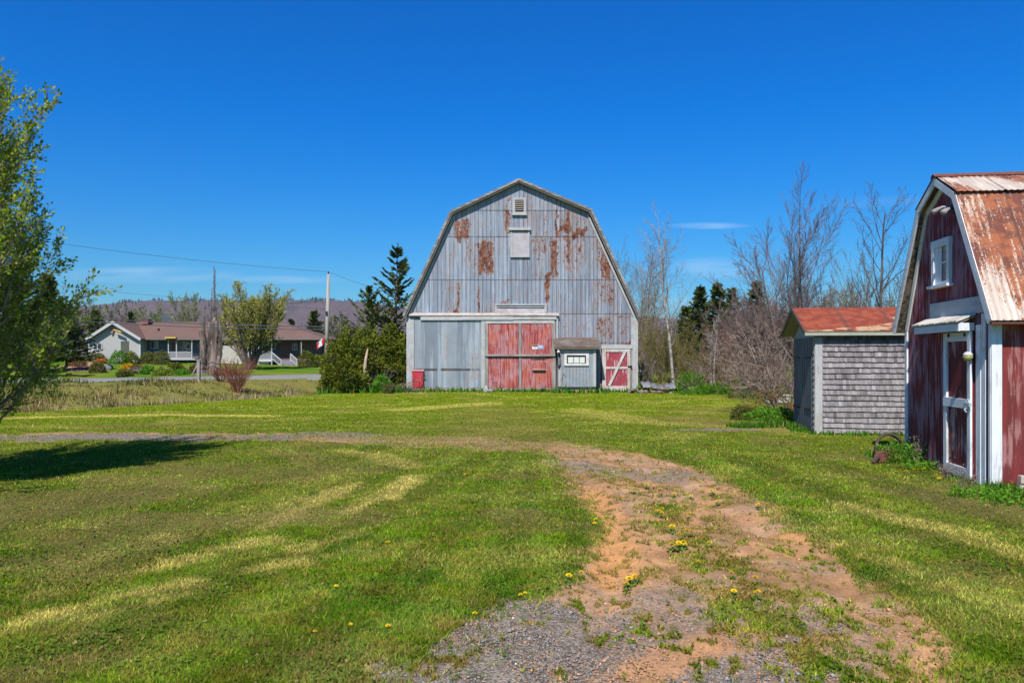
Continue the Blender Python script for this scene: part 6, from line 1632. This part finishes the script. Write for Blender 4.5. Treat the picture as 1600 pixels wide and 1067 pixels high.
def railing(x0, x1, yt, yb_, Y, nm='porch_railing', m=WH):
    mb = MB(); hb(x0, yt, x1, yt + 0.9, Y, 0.07, mb); hb(x0, yb_ - 0.8, x1, yb_, Y, 0.05, mb)
    n = int((x1 - x0) / 1.1)
    for i in range(n): xx = x0 + (i + 0.5) * (x1 - x0) / n; hb(xx - 0.28, yt + 0.9, xx + 0.28, yb_ - 0.8, Y + 0.01, 0.03, mb)
    return obj(nm, mb, m, house)
RG = m_plain('rail_grey', (0.42, 0.40, 0.40), 0.7)
railing(276, 299, 549.5, 560, 80.6, m=RG); railing(263.6, 275, 549.5, 560, 80.6, m=RG)
# right porch with stairs
window_(410, 536, 424, 549, 83, 3); window_(457.5, 537.5, 463.5, 546, 82, 2)
for (a, b, y0, y1) in ((403.2, 405, 529, 573), (423.6, 425.2, 529, 574)): obj('white_post', hb(a, y0, b, y1, 80.3, 0.12), WH, house)
obj('white_post', hb(470, 532, 471.4, 556, 80.6, 0.1), m_plain('grey_post', (0.3, 0.3, 0.3), 0.7), house)
railing(405, 423.6, 549, 561, 80.3, m=RG)
obj('porch_deck', hb(402, 561.5, 425, 565, 80.2, 2.6), m_plain('deck_white', (0.5, 0.5, 0.52), 0.7), house)
obj('painted_porch_shadow', hb(404, 565, 425, 573, 80.6, 1.2), m_plain('dark_under', (0.02, 0.02, 0.02), 0.9), house)  # black box stands in for shade below the right porch
st = MB()
for k in range(5): st.box(hx(438), 0.2 - 1.4 + k * 0.35, hz(573) + k * 0.18 - 0.2, hx(465), 0.2 - 1.4 + k * 0.35 + 0.36, hz(573) + k * 0.18)
obj('stairs', st, m_plain('stair_grey', (0.20, 0.19, 0.24), 0.8), house)
def stair_rail(xa, ya, xb, yb_):
    mb = MB(); A = Vector((hx(xa, 80.1), 0.1, hz(ya, 80.1))); B = Vector((hx(xb, 78.6), -1.4, hz(yb_, 78.6)))
    mb.bar(A, B, 0.09, 0.09); mb.bar(A - Vector((0, 0, 0.62)), B - Vector((0, 0, 0.62)), 0.06, 0.06)
    for k in range(8):
        p = A + (B - A) * (k / 7); mb.bar(p, p - Vector((0, 0, 0.62 if k not in (0, 7) else 1.0)), 0.09 if k in (0, 7) else 0.035, 0.09 if k in (0, 7) else 0.035, (0, 1, 0))
    return obj('stair_rail', mb, WH, house)
stair_rail(425, 551, 439.5, 563); stair_rail(454, 553, 464, 562)
# chimney, vent, crest, yellow boards
c = MB(); hb(220.5, 499.5, 231, 506, 84, 0.8, c); c = obj('chimney', c, m_plain('chimney_brick', (0.27, 0.095, 0.07), 0.85, 0.3, 8), ro)
mb = MB(); hb(219.8, 498.6, 231.8, 499.8, 83.95, 0.9, mb); hb(227, 496.5, 228.4, 499, 84.2, 0.1, mb); obj('cap', mb, m_plain('chimney_cap', (0.12, 0.09, 0.08), 0.8), c)
obj('roof_vent', hb(246, 513, 248, 516.5, 82.6, 0.2), DARK, house)
BRZ = m_plain('dark_crest', (0.16, 0.10, 0.11), 0.6)
mb = MB(); cx_, cz_ = hx(174.5, 79.8), hz(518, 79.8)
mb.prism([(cx_ - 0.22, cz_ + 0.28), (cx_ - 0.16, cz_ - 0.12), (cx_, cz_ - 0.42), (cx_ + 0.16, cz_ - 0.12), (cx_ + 0.22, cz_ + 0.28), (cx_, cz_ + 0.34)], 'y', -0.16, -0.10)
cr = obj('wall_crest', mb, BRZ, house); mb = MB(); mb.tube([(cx_ + 0.12 * math.cos(k / 8 * 6.283), -0.18, cz_ + 0.05 + 0.12 * math.sin(k / 8 * 6.283)) for k in range(9)], 0.03, 5); obj('ring', mb, m_plain('pale_ring', (0.55, 0.5, 0.5), 0.6), cr)
mb = MB(); cx2 = hx(171.5, 79.8); mb.box(hx(171, 79.8), -0.14, hz(512.4, 79.8), hx(178, 79.8), -0.08, hz(511.4, 79.8)); obj('hood', mb, WH, cr)
YEL = m_plain('yellow_board', (0.72, 0.48, 0.07), 0.7, 0.1)
mb = MB(); mb.bar((hx(178, 79.4), -0.5, hz(516.3, 79.4)), (hx(191, 79.4), -0.62, hz(520, 79.4)), 0.5, 0.07, (0, 0.4, 1)); obj('yellow_board', mb, YEL, house)
mb = MB(); mb.box(hx(258, 80.2), Yf - 0.3, ez + 0.03, hx(275, 80.2), Yf + 0.1, ez + 0.14); obj('yellow_board', mb, YEL, house)
def flag():
    t = thing('flag', 'red and white flag hanging from a pole near the house corner', 'flag', (at(506, 79), 79, 3.1))
    mb = MB(); mb.tube([(0.35, 0, 0.75), (-0.75, 0, -0.15)], 0.02, 6); obj('flagpole', mb, WH, t)
    rng = random.Random(3)
    def cloth(u0, u1, m, nm):
        V = []; F = []; nu, nv = 5, 9
        for i in range(nu):
            u = u0 + (u1 - u0) * i / (nu - 1)
            for j in range(nv):
                v = j / (nv - 1)
                V.append((0.05 - 0.75 * u - 0.05 * v + 0.03 * math.sin(v * 6 + u * 9), 0.06 * math.sin(u * 14 + v * 3), 0.5 - 0.6 * u - 0.75 * v * (1 - 0.1 * u)))
        for i in range(nu - 1):
            for j in range(nv - 1): F.append((i * nv + j, i * nv + j + 1, (i + 1) * nv + j + 1, (i + 1) * nv + j))
        mb = MB(); mb.v = V; mb.f = F; o = obj(nm, mb, m, t); md = o.modifiers.new('th', 'SOLIDIFY'); md.thickness = 0.01; return o
    rm = m_plain('flag_red', (0.55, 0.03, 0.04), 0.7, 0.1); wm = m_plain('flag_white', (0.75, 0.72, 0.72), 0.7, 0.1)
    cloth(0, 0.27, rm, 'red_bar'); cloth(0.27, 0.72, wm, 'white_field'); cloth(0.72, 1.0, rm, 'red_bar')
flag()
# utility pole and wires
PY = 47.0
pole = thing('utility_pole', 'tall slender grey wooden utility pole beside the road', 'pole', (at(509, PY), PY, 0))
mb = MB(); ph = HC + (HOR - 428.5) / FPX * PY; mb.tube([(0, 0, -0.5), (0.08, 0, ph * 0.5), (0.17, 0, ph)], [0.14, 0.115, 0.09], 10); obj('shaft', mb, m_bark('pole_wood', (0.25, 0.225, 0.20), (0.40, 0.365, 0.33), 5, (1, 1, 0.1)), pole, True)
mb = MB(); mb.tube([(0.17, 0, ph), (0.17, 0, ph + 0.10)], 0.035, 8); mb.lathe([(0.05, 0.08), (0.05, 0.12), (0.03, 0.16)], 0.17, 0, ph, 8); obj('insulator', mb, DARK, pole)
mb = MB(); mb.box(0.02, -0.16, ph * 0.62, 0.14, -0.1, ph * 0.62 + 0.25); obj('bracket', mb, DARK, pole)
def wire(label, A, B, sag, r=0.012):
    n = 24; pts = []
    A = Vector(A); B = Vector(B); M_ = (A + B) / 2
    for i in range(n + 1):
        t = i / n; p = A.lerp(B, t); p.z -= sag * 4 * t * (1 - t); pts.append(p - A)
    o = obj('wire', MB().tube(pts, r, 4), m_plain('wire_grey', (0.10, 0.10, 0.11), 0.5) if 'wire_grey' not in bpy.data.materials else bpy.data.materials['wire_grey'])
    o.location = A; tag(o, label, 'wire', 'overhead wires')
top = Vector((at(509, PY) + 0.17, PY, ph + 0.15))
wire('top wire climbing left from the utility pole', top, P(-150, 345, 34), 0.25, 0.009)
wire('top wire running right from the pole to the barn gable', top, P(640, 462, 40), 0.15, 0.009)
wire('thin wire sagging low in the sky over the bungalow', P(-100, 425, 60), P(560, 486, 75), 0.3, 0.010)
wire('thick upper cable crossing before the bungalow roof', P(-200, 466, 52), P(720, 508, 56), 0.75, 0.034)
wire('thick lower cable under the first before the bungalow', P(-200, 473, 53), P(720, 512, 56), 0.75, 0.03)
# post with brace on the near bank
bp = thing('fence_post', 'grey braced wooden post on the near road bank', 'post', (at(310, 39), 39, gz(at(310, 39), 39)))
mb = MB(); mb.bar((0, 0, -0.2), (0.02, 0, 1.15), 0.15, 0.15, (0, 1, 0)); obj('post', mb, GREY_WOOD, bp)
mb = MB(); mb.bar((-0.32, 0, 0.38), (0.0, -0.02, 0.98), 0.06, 0.06, (0, 1, 0)); obj('brace', mb, GREY_WOOD, bp)
mb = MB(); mb.box(-0.16, -0.09, 1.12, 0.18, 0.09, 1.17); obj('cap', mb, GREY_WOOD_X, bp)
mb = MB(); mb.bar((0, 0, -0.1), (-0.28, 0.05, 0.75), 0.04, 0.04); o = obj('leaning_stake', mb, m_plain('stake', (0.12, 0.07, 0.05), 0.8)); o.location = (at(464, 36.5), 36.5, gz(at(464, 36.5), 36.5)); tag(o, 'thin dark stake leaning in the rough grass before the cedars', 'stake')
# garden in front of the bungalow
GG = 'shrubs round the bungalow'
def gy(px, py, Y): return HC - (py - HOR) / FPX * Y
for i, (px, pyt, pyb, Y, w, m, lf) in enumerate([(151, 545, 560, 76, 15, LEAF_OLIVE, .16), (187, 549, 568, 75, 17, LEAF_GREEN, .16), (204, 550, 569, 75.6, 12, LEAF_CEDAR, .16), (232, 550, 568, 78, 14, LEAF_OLIVE, .16), (254, 548, 569, 77.6, 12, LEAF_OLIVE, .16),
        (275, 567, 579, 70, 12, LEAF_CEDAR, .14), (255, 574, 586, 66, 14, LEAF_YG, .14), (232, 573, 584, 68, 9, LEAF_GREEN, .14), (480, 549, 574, 70, 15, LEAF_CEDAR, .16), (497, 553, 572, 72, 11, LEAF_CEDAR, .16), (152, 566, 582, 66, 9, LEAF_OLIVE, .12), (120, 555, 572, 72, 12, LEAF_BROWN, .14),
        (200, 569, 577, 69, 7.5, m_leaf('forsythia_gold', (0.45, 0.27, 0.01), (0.75, 0.48, 0.02)), .12), (157, 561, 568, 72, 3.5, m_leaf('orange_bloom', (0.6, 0.16, 0.03), (0.75, 0.28, 0.04)), .1), (195, 578, 588, 64, 8, LEAF_OLIVE, .12), (215, 570, 583, 68.5, 11, LEAF_BROWN, .1), (305, 570, 582, 66, 6, LEAF_BROWN, .12),
        (355, 576, 588, 58, 20, LEAF_BROWN, .08), (285, 577, 584, 66, 8, LEAF_GREEN, .1)]):
    X0, Y = ground_at(px, pyb); Y = min(Y, 79.0); zb = gz(at(px, Y), Y)
    bush('garden_shrub', ['olive mound left of the twin gable windows', 'large green clipped shrub under the garage door', 'yellowish half of the hedge under the garage door', 'dark shrub below the small blue wall window', 'dark shrub beside the front porch', 'rounded golden green shrub on the lawn before the porch',
         'bright yellow green plants beside the road', 'small green clump between rocks and bright plants', 'rounded cedar at the right end by the flag', 'second cedar tucked behind the right end one', 'grey green tuft by the gravel pull in', 'brown shrub at the left end near the spruces',
         'golden forsythia beside the rocks', 'orange flowering plant at the left', 'olive tuft nearest the road verge', 'dry brown perennial bed beside the rocks', 'brown tuft at the poplar foot', 'russet scrub round the poplar foot', 'green strip of leaves right of the rounded shrub'][i],
         at(px, Y), Y, w / FPX * Y, 1.0, (pyb - pyt) / FPX * Y, 300 + i, m, 1500, lf, GG, z=zb, lump=0.2)
ROCK = m_plain('garden_rock', (0.20, 0.19, 0.19), 0.9, 0.4, 3, 0.6)
for i, (px, py, Y, r, lb) in enumerate([(163, 575, 68, 0.55, 'pale slanted boulder left in the garden'), (168, 572, 69, 0.4, 'smaller boulder right of the slanted one'), (213, 580, 67, 0.55, 'dark boulder beside the golden forsythia'), (206, 578, 67.4, 0.35, 'low dark stone under the forsythia')]):
    o = obj('boulder', MB().blob((0, 0, 0), (r * 1.2, r * 0.7, r * 0.6), i, 2, 0.35), ROCK); X0, Y = ground_at(px, py + 3); o.location = (X0, Y, gz(X0, Y) + r * 0.25); tag(o, lb, 'rock', 'garden boulders')
# ------------------------------------------------------------------ scrap by the wood edge
mb = MB(); r_ = random.Random(4)
def scrap_sheet(lbl, cx, cy, w, d, rz, tilt, m, name='scrap_sheet', cat='sheet'):
    V = []; F = []; n = 16
    for i in range(n + 1):
        for j in range(3): V.append(((i / n - 0.5) * w, (j / 2 - 0.5) * d, 0.03 * math.sin(i * 2.1) + 0.06 * math.sin(i * 0.5) + 0.04 * (j == 1)))
    for i in range(n):
        for j in range(2): F.append((i * 3 + j, (i + 1) * 3 + j, (i + 1) * 3 + j + 1, i * 3 + j + 1))
    o = npobj(name, V, np.array(F), m); o.location = (cx, cy, 0.3); o.rotation_euler = (tilt, 0.06, rz); md = o.modifiers.new('th', 'SOLIDIFY'); md.thickness = 0.01
    tag(o, lbl, cat); return o
scrap_sheet('grey corrugated sheet lying on debris right of the barn', at(1028, 34), 34, 1.5, 0.7, 0.1, 0.35, m_plain('dull_zinc', (0.20, 0.195, 0.21), 0.5, 0.2))
mb = MB()
for k in range(16): mb.blob((r_.uniform(-1.5, 1.6), r_.uniform(-0.4, 0.3), r_.uniform(0.0, 0.22)), (r_.uniform(.1, .28), r_.uniform(.1, .2), r_.uniform(.06, .14)), k, 1, 0.5)
o = obj('rubble_heap', mb, m_plain('pinkish_rubble', (0.21, 0.16, 0.14), 0.9, 0.5, 8, 0.8)); o.location = (at(1035, 33.6), 33.6, 0); tag(o, 'low heap of pinkish stone rubble beside the barn corner', 'rubble', kind='stuff')
RUSTY = m_plain('rusty_beam', (0.17, 0.065, 0.045), 0.85, 0.45, 12)
DARKW = m_plain('rotten_beam', (0.07, 0.045, 0.035), 0.9, 0.4, 10)
beams = [(1092, 1175, 607, 36, RUSTY, 'upper long rusty beam in the scrap pile', 0.1, 0.05), (1088, 1150, 612, 35, DARKW, 'dark rotten beam under the rusty one', -0.1, 0.0), (1120, 1210, 600, 38, RUSTY, 'far rusty beam reaching toward the tangled bush', 0.05, 0.1), (1100, 1165, 616, 34, DARKW, 'nearest dark beam of the scrap pile', 0.15, 0.0)]
for (a, b, py, Y, m, lb, dy, dzz) in beams:
    A = P(a, py, Y); B = P(b, py - 1.5, Y + dy * 10); o = obj('beam', MB().bar((0, 0, 0), B - A, 0.12, 0.16), m, None, bevel=0.01); o.location = A; tag(o, lb, 'beam', 'beams of the scrap pile')
tb = thing('trough', 'white trough half hidden behind the tangled bush', 'trough', tuple(P(1216, 629, 26)))
mb = MB(); mb.prism([(-0.20, 0), (0.20, 0), (0.26, 0.24), (-0.26, 0.24)], 'x', -0.34, 0.34); obj('basin', mb, m_plain('trough_white', (0.66, 0.67, 0.70), 0.5, 0.15), tb, bevel=0.01)
mb = MB(); mb.box(-0.38, -0.30, 0.242, 0.38, -0.24, 0.27); mb.box(-0.38, 0.24, 0.242, 0.38, 0.30, 0.27); mb.box(-0.38, -0.24, 0.242, -0.33, 0.24, 0.27); mb.box(0.33, -0.24, 0.242, 0.38, 0.24, 0.27); obj('rim', mb, WH, tb)

# ------------------------------------------------------------------ by the red shed
RI = m_plain('rusty_iron', (0.075, 0.05, 0.042), 0.8, 0.5, 20, 0.5)
RI2 = m_plain('red_rust_iron', (0.17, 0.065, 0.045), 0.85, 0.5, 20, 0.5)
wy = 12.0; wl = thing('iron_wheel', 'half sunken rusty iron implement wheel in front of the red shed', 'wheel', (at(1392, wy), wy, gz(at(1392, wy), wy) - 0.04), 0.15); wl.scale = (0.9, 0.9, 0.9)
mb = MB(); pts = []
for k in range(17):
    a = math.radians(205 - k * 12.5); pts.append((0.30 * math.cos(a) + 0.02, 0.10 * math.sin(a), 0.12 + 0.36 * math.sin(a)))
mb.tube(pts, 0.026, 8); mb.tube([(p[0] * 0.99, p[1] + 0.035, p[2] - 0.01) for p in pts], 0.02, 6); obj('rim', mb, RI, wl, True)
mb = MB()
for a in (75, 150): mb.tube([(0.0, 0, 0.12), (0.29 * math.cos(math.radians(a)), 0.1 * math.sin(math.radians(a)), 0.12 + 0.35 * math.sin(math.radians(a)))], 0.011, 6)
obj('spokes', mb, RI, wl)
mb = MB(); mb.tube([(0, -0.09, 0.12), (0, 0.09, 0.12)], 0.045, 10); obj('hub', mb, RI, wl)
ipl = thing('plough_share', 'red rusted plough share lying against the iron wheel', 'plough', (at(1388, 11.6), 11.6, gz(at(1388, 11.6), 11.6)), 0.3)
mb = MB(); mb.prism([(-0.28, 0.02), (0.18, 0.0), (0.24, 0.10), (0.02, 0.20), (-0.20, 0.17)], 'y', -0.02, 0.03); obj('blade', mb, RI2, ipl, bevel=0.006)
mb = MB(); mb.tube([(-0.1, 0.03, 0.16), (0.05, 0.05, 0.24), (0.22, 0.05, 0.14), (0.30, 0.03, 0.03)], 0.02, 6); obj('beam_arm', mb, RI, ipl)
mb = MB(); mb.bar((-0.2, -0.03, 0.12), (-0.32, -0.04, 0.02), 0.05, 0.03); obj('tip', mb, RI, ipl)
def weeds(label, x, y, n, h, sp, seed, m, leaf=0.05, name='weed_clump'):
    rng = np.random.default_rng(seed); segs = []; tips = []
    t = thing(name, label, 'weeds', (x, y, gz(x, y)))
    for k in range(n):
        a = rng.uniform(0, 6.28); rr = sp * math.sqrt(rng.random()); b = np.array((rr * math.cos(a) * 1.6, rr * math.sin(a), -0.02))
        grow(rng, segs, tips, b, (rng.normal(0, .25), rng.normal(0, .25), 1), h * rng.uniform(0.5, 1.1), 0.004, 0, dict(ns=[4], nc=[], wig=[0.12], up=[0.0], start=[0], ang=[0], rat=[0], minr=0.0018))
    V, F = wood(segs); npobj('stems', V, F, m, t, dict(tone=np.zeros(len(V))))
    P_, D = tip_points(rng, tips, 0.028, 0.0)
    V, F, T = leaves(rng, P_, leaf, 2, 0.006, 0.38, D * 0.3 + np.array((0, 0, 0.15))); npobj('leaves', V, F, m, t, dict(tone=T))
weeds('bright green weed patch growing through the iron wheel', at(1428, 11.7), 11.7, 170, 0.33, 0.36, 401, LEAF_GREEN)
weeds('lower green weed patch at the foot of the red gable', at(1452, 10.9), 10.9, 60, 0.16, 0.25, 402, LEAF_GREEN)
weeds('green weeds at the near corner of the red shed', at(1540, 8.85), 8.85, 90, 0.13, 0.28, 403, LEAF_GREEN)
weeds('dark green weeds before the wood block', at(1595, 8.4), 8.4, 110, 0.15, 0.3, 404, LEAF_GREEN)
def stalks(label, x, y, n, h, seed):
    bare_tree('dry_weed', label, x, y, h, 0.006, dict(ns=[7, 4, 3], nc=[9, 4], wig=[0.07, 0.12, 0.15], up=[0.0, 0.04, 0.03], start=[0.35, 0.3], ang=[0.6, 0.6], rat=[0.3, 0.5], rr=0.6, minr=0.002), BARK_TAN, seed, cat='weeds', stems=n, fan=0.35, leafm=m_leaf('dry_seed_heads', (0.25, 0.16, 0.12), (0.42, 0.30, 0.24)) if 'dry_seed_heads' not in bpy.data.materials else bpy.data.materials['dry_seed_heads'], leaf=0.018, lstep=0.02)
stalks('dry brown seed stalks before the shadowed red gable', 6.08, 11.25, 5, 0.66, 411)
stalks('single dry stalk against the red door jamb', 5.72, 10.15, 3, 0.42, 412)
stalks('fine dry stalks by the white door post', 5.55, 9.35, 4, 0.4, 413)
wb = thing('wood_block', 'split wooden pallet piece against the red side wall', 'wood', (6.02, 9.12, 0.0), ROT)
PW = m_paint('pallet_wood', (0.50, 0.40, 0.32), (0.33, 0.25, 0.2), 0.4, 'x')
for z0, z1_ in ((0.10, 0.19), (0.0, 0.055)):
    mb = MB(); mb.box(0, -0.05, z0, 1.0, 0.03, z1_); obj('slat', mb, PW, wb, bevel=0.004)
mb = MB(); mb.box(0, -0.03, 0.056, 0.09, 0.04, 0.099); mb.box(0.5, -0.03, 0.056, 0.6, 0.04, 0.099); obj('block', mb, PW, wb)

# ------------------------------------------------------------------ dandelions
def dandelion_proto():
    t = thing('dandelion', 'dandelion', 'dandelion', (0, 0, 0))
    V = []; F = []
    rng = random.Random(5)
    for ring, (nn, r, z) in enumerate(((16, 0.026, 0.0), (13, 0.020, 0.005), (9, 0.013, 0.009), (5, 0.006, 0.012))):
        for k in range(nn):
            a = 6.283 * (k + rng.random() * 0.4) / nn; w = 0.0035; b = len(V)
            V += [(0, 0, z - 0.003), (r * 0.7 * math.cos(a) - w * math.sin(a), r * 0.7 * math.sin(a) + w * math.cos(a), z + 0.002), (r * math.cos(a), r * math.sin(a), z + 0.0015), (r * 0.7 * math.cos(a) + w * math.sin(a), r * 0.7 * math.sin(a) - w * math.cos(a), z + 0.002)]
            F.append((b, b + 1, b + 2, b + 3))
    mb = MB(); mb.v = [(x, y, z + 0.055) for x, y, z in V]; mb.f = F
    f = obj('flower_head', mb, m_plain('dandelion_yellow', (0.85, 0.60, 0.01), 0.7, 0.15, 60), t)
    obj('stalk', MB().tube([(0, 0, -0.02), (0.003, 0.002, 0.03), (0, 0, 0.053)], 0.0022, 5), m_plain('dandelion_stalk', (0.2, 0.25, 0.06), 0.6), t)
    mb = MB()
    for k in range(7):
        a = 6.283 * k / 7 + rng.random() * 0.4; L = rng.uniform(0.03, 0.06); c, s = math.cos(a), math.sin(a)
        pr_ = [(0, 0.003), (L * .25, .005), (L * .35, .010), (L * .45, .006), (L * .6, .013), (L * .72, .008), (L * .85, .011), (L, 0)]
        top_ = [(u, w) for u, w in pr_]; pts = [(u, w) for u, w in pr_] + [(u, -w) for u, w in pr_[-2::-1]]
        mb.face(*[(u * c - w * s, u * s + w * c, 0.004 + 0.022 * math.sin(u / L * 2.6)) for u, w in pts])
    obj('leaf_rosette', mb, m_plain('dandelion_leaf', (0.09, 0.15, 0.015), 0.6, 0.2), t)
    return t
DG = 'dandelions flowering in the drive and lawn'
spots = [(990, 775, 'beside the top of the orange sand'), (1000, 778, ''), (1030, 807, ''), (1037, 805, ''), (1033, 812, ''), (1025, 808, ''), (1052, 782, ''), (1078, 814, ''), (1050, 837, ''), (1066, 847, ''), (1072, 841, ''), (1080, 843, ''), (1060, 862, ''), (1067, 859, ''), (1048, 865, ''),
         (1058, 866, ''), (1072, 861, ''), (1107, 859, ''), (1089, 889, ''), (982, 917, ''), (990, 913, ''), (996, 914, ''), (978, 923, ''), (1146, 934, ''), (1180, 938, ''), (1186, 939, ''), (1180, 916, ''), (888, 916, ''), (932, 820, ''), (930, 826, ''), (1113, 776, ''), (1122, 788, ''), (1186, 801, ''), (1080, 783, ''), (820, 935, ''), (815, 940, ''), (742, 969, ''),
         (607, 857, ''), (603, 858, ''), (491, 995, ''), (607, 988, ''), (548, 983, ''), (525, 925, ''), (726, 750, ''), (733, 749, ''), (1427, 741, ''), (1441, 742, ''), (1446, 741, ''), (1461, 751, ''), (1468, 756, ''), (1472, 754, ''), (1416, 745, ''), (1402, 744, ''), (1540, 762, ''), (1394, 703, ''), (1030, 660, ''), (1140, 672, ''), (1143, 907, ''), (1100, 700, ''), (1010, 769, ''),
         (910, 908, ''), (1217, 672, '')]
proto = dandelion_proto(); rr = random.Random(77)
refs = [('the orange sand', G(955, 840)), ('the middle grass strip', G(1070, 850)), ('the near grey gravel', G(760, 1010)), ('the red shed gable', G(1445, 745)), ('the left lawn', G(560, 900)), ('the barn doors', G(800, 640)), ('the shingled shed', G(1180, 675))]
for i, (px, py, w) in enumerate(spots):
    gx_, gy_ = G(px, py - 4)
    o = proto if i == 0 else dup(proto, (0, 0, 0))
    o.location = (gx_, gy_, gz(gx_, gy_) - 0.012); s = rr.uniform(0.8, 1.2) * (0.65 if px < 830 else 1.0); o.scale = (s, s, s); o.rotation_euler = (rr.uniform(-.2, .2), rr.uniform(-.2, .2), rr.uniform(0, 6.28))
    near = min(refs, key=lambda q: (q[1][0] - gx_) ** 2 + (q[1][1] - gy_) ** 2)[0]
    o['label'] = 'yellow dandelion flower in the ground near ' + near
    o['group'] = 'dandelions near ' + near

# ------------------------------------------------------------------ the air of the valley
def haze():
    mb = MB(); mb.box(-2600, -30, -8, 2600, 2300, 150)
    m = bpy.data.materials.new('haze'); m.use_nodes = True; t = m.node_tree; t.nodes.clear()
    o_ = t.nodes.new('ShaderNodeOutputMaterial'); v = t.nodes.new('ShaderNodeVolumePrincipled')
    v.inputs['Color'].default_value = (0.72, 0.82, 1.0, 1); v.inputs['Density'].default_value = 0.00009; v.inputs['Anisotropy'].default_value = 0.2
    t.links.new(v.outputs[0], o_.inputs['Volume'])
    o = obj('haze', mb, m); tag(o, 'thin blue air between the yard and the distant hills', 'haze', kind='stuff')
haze()
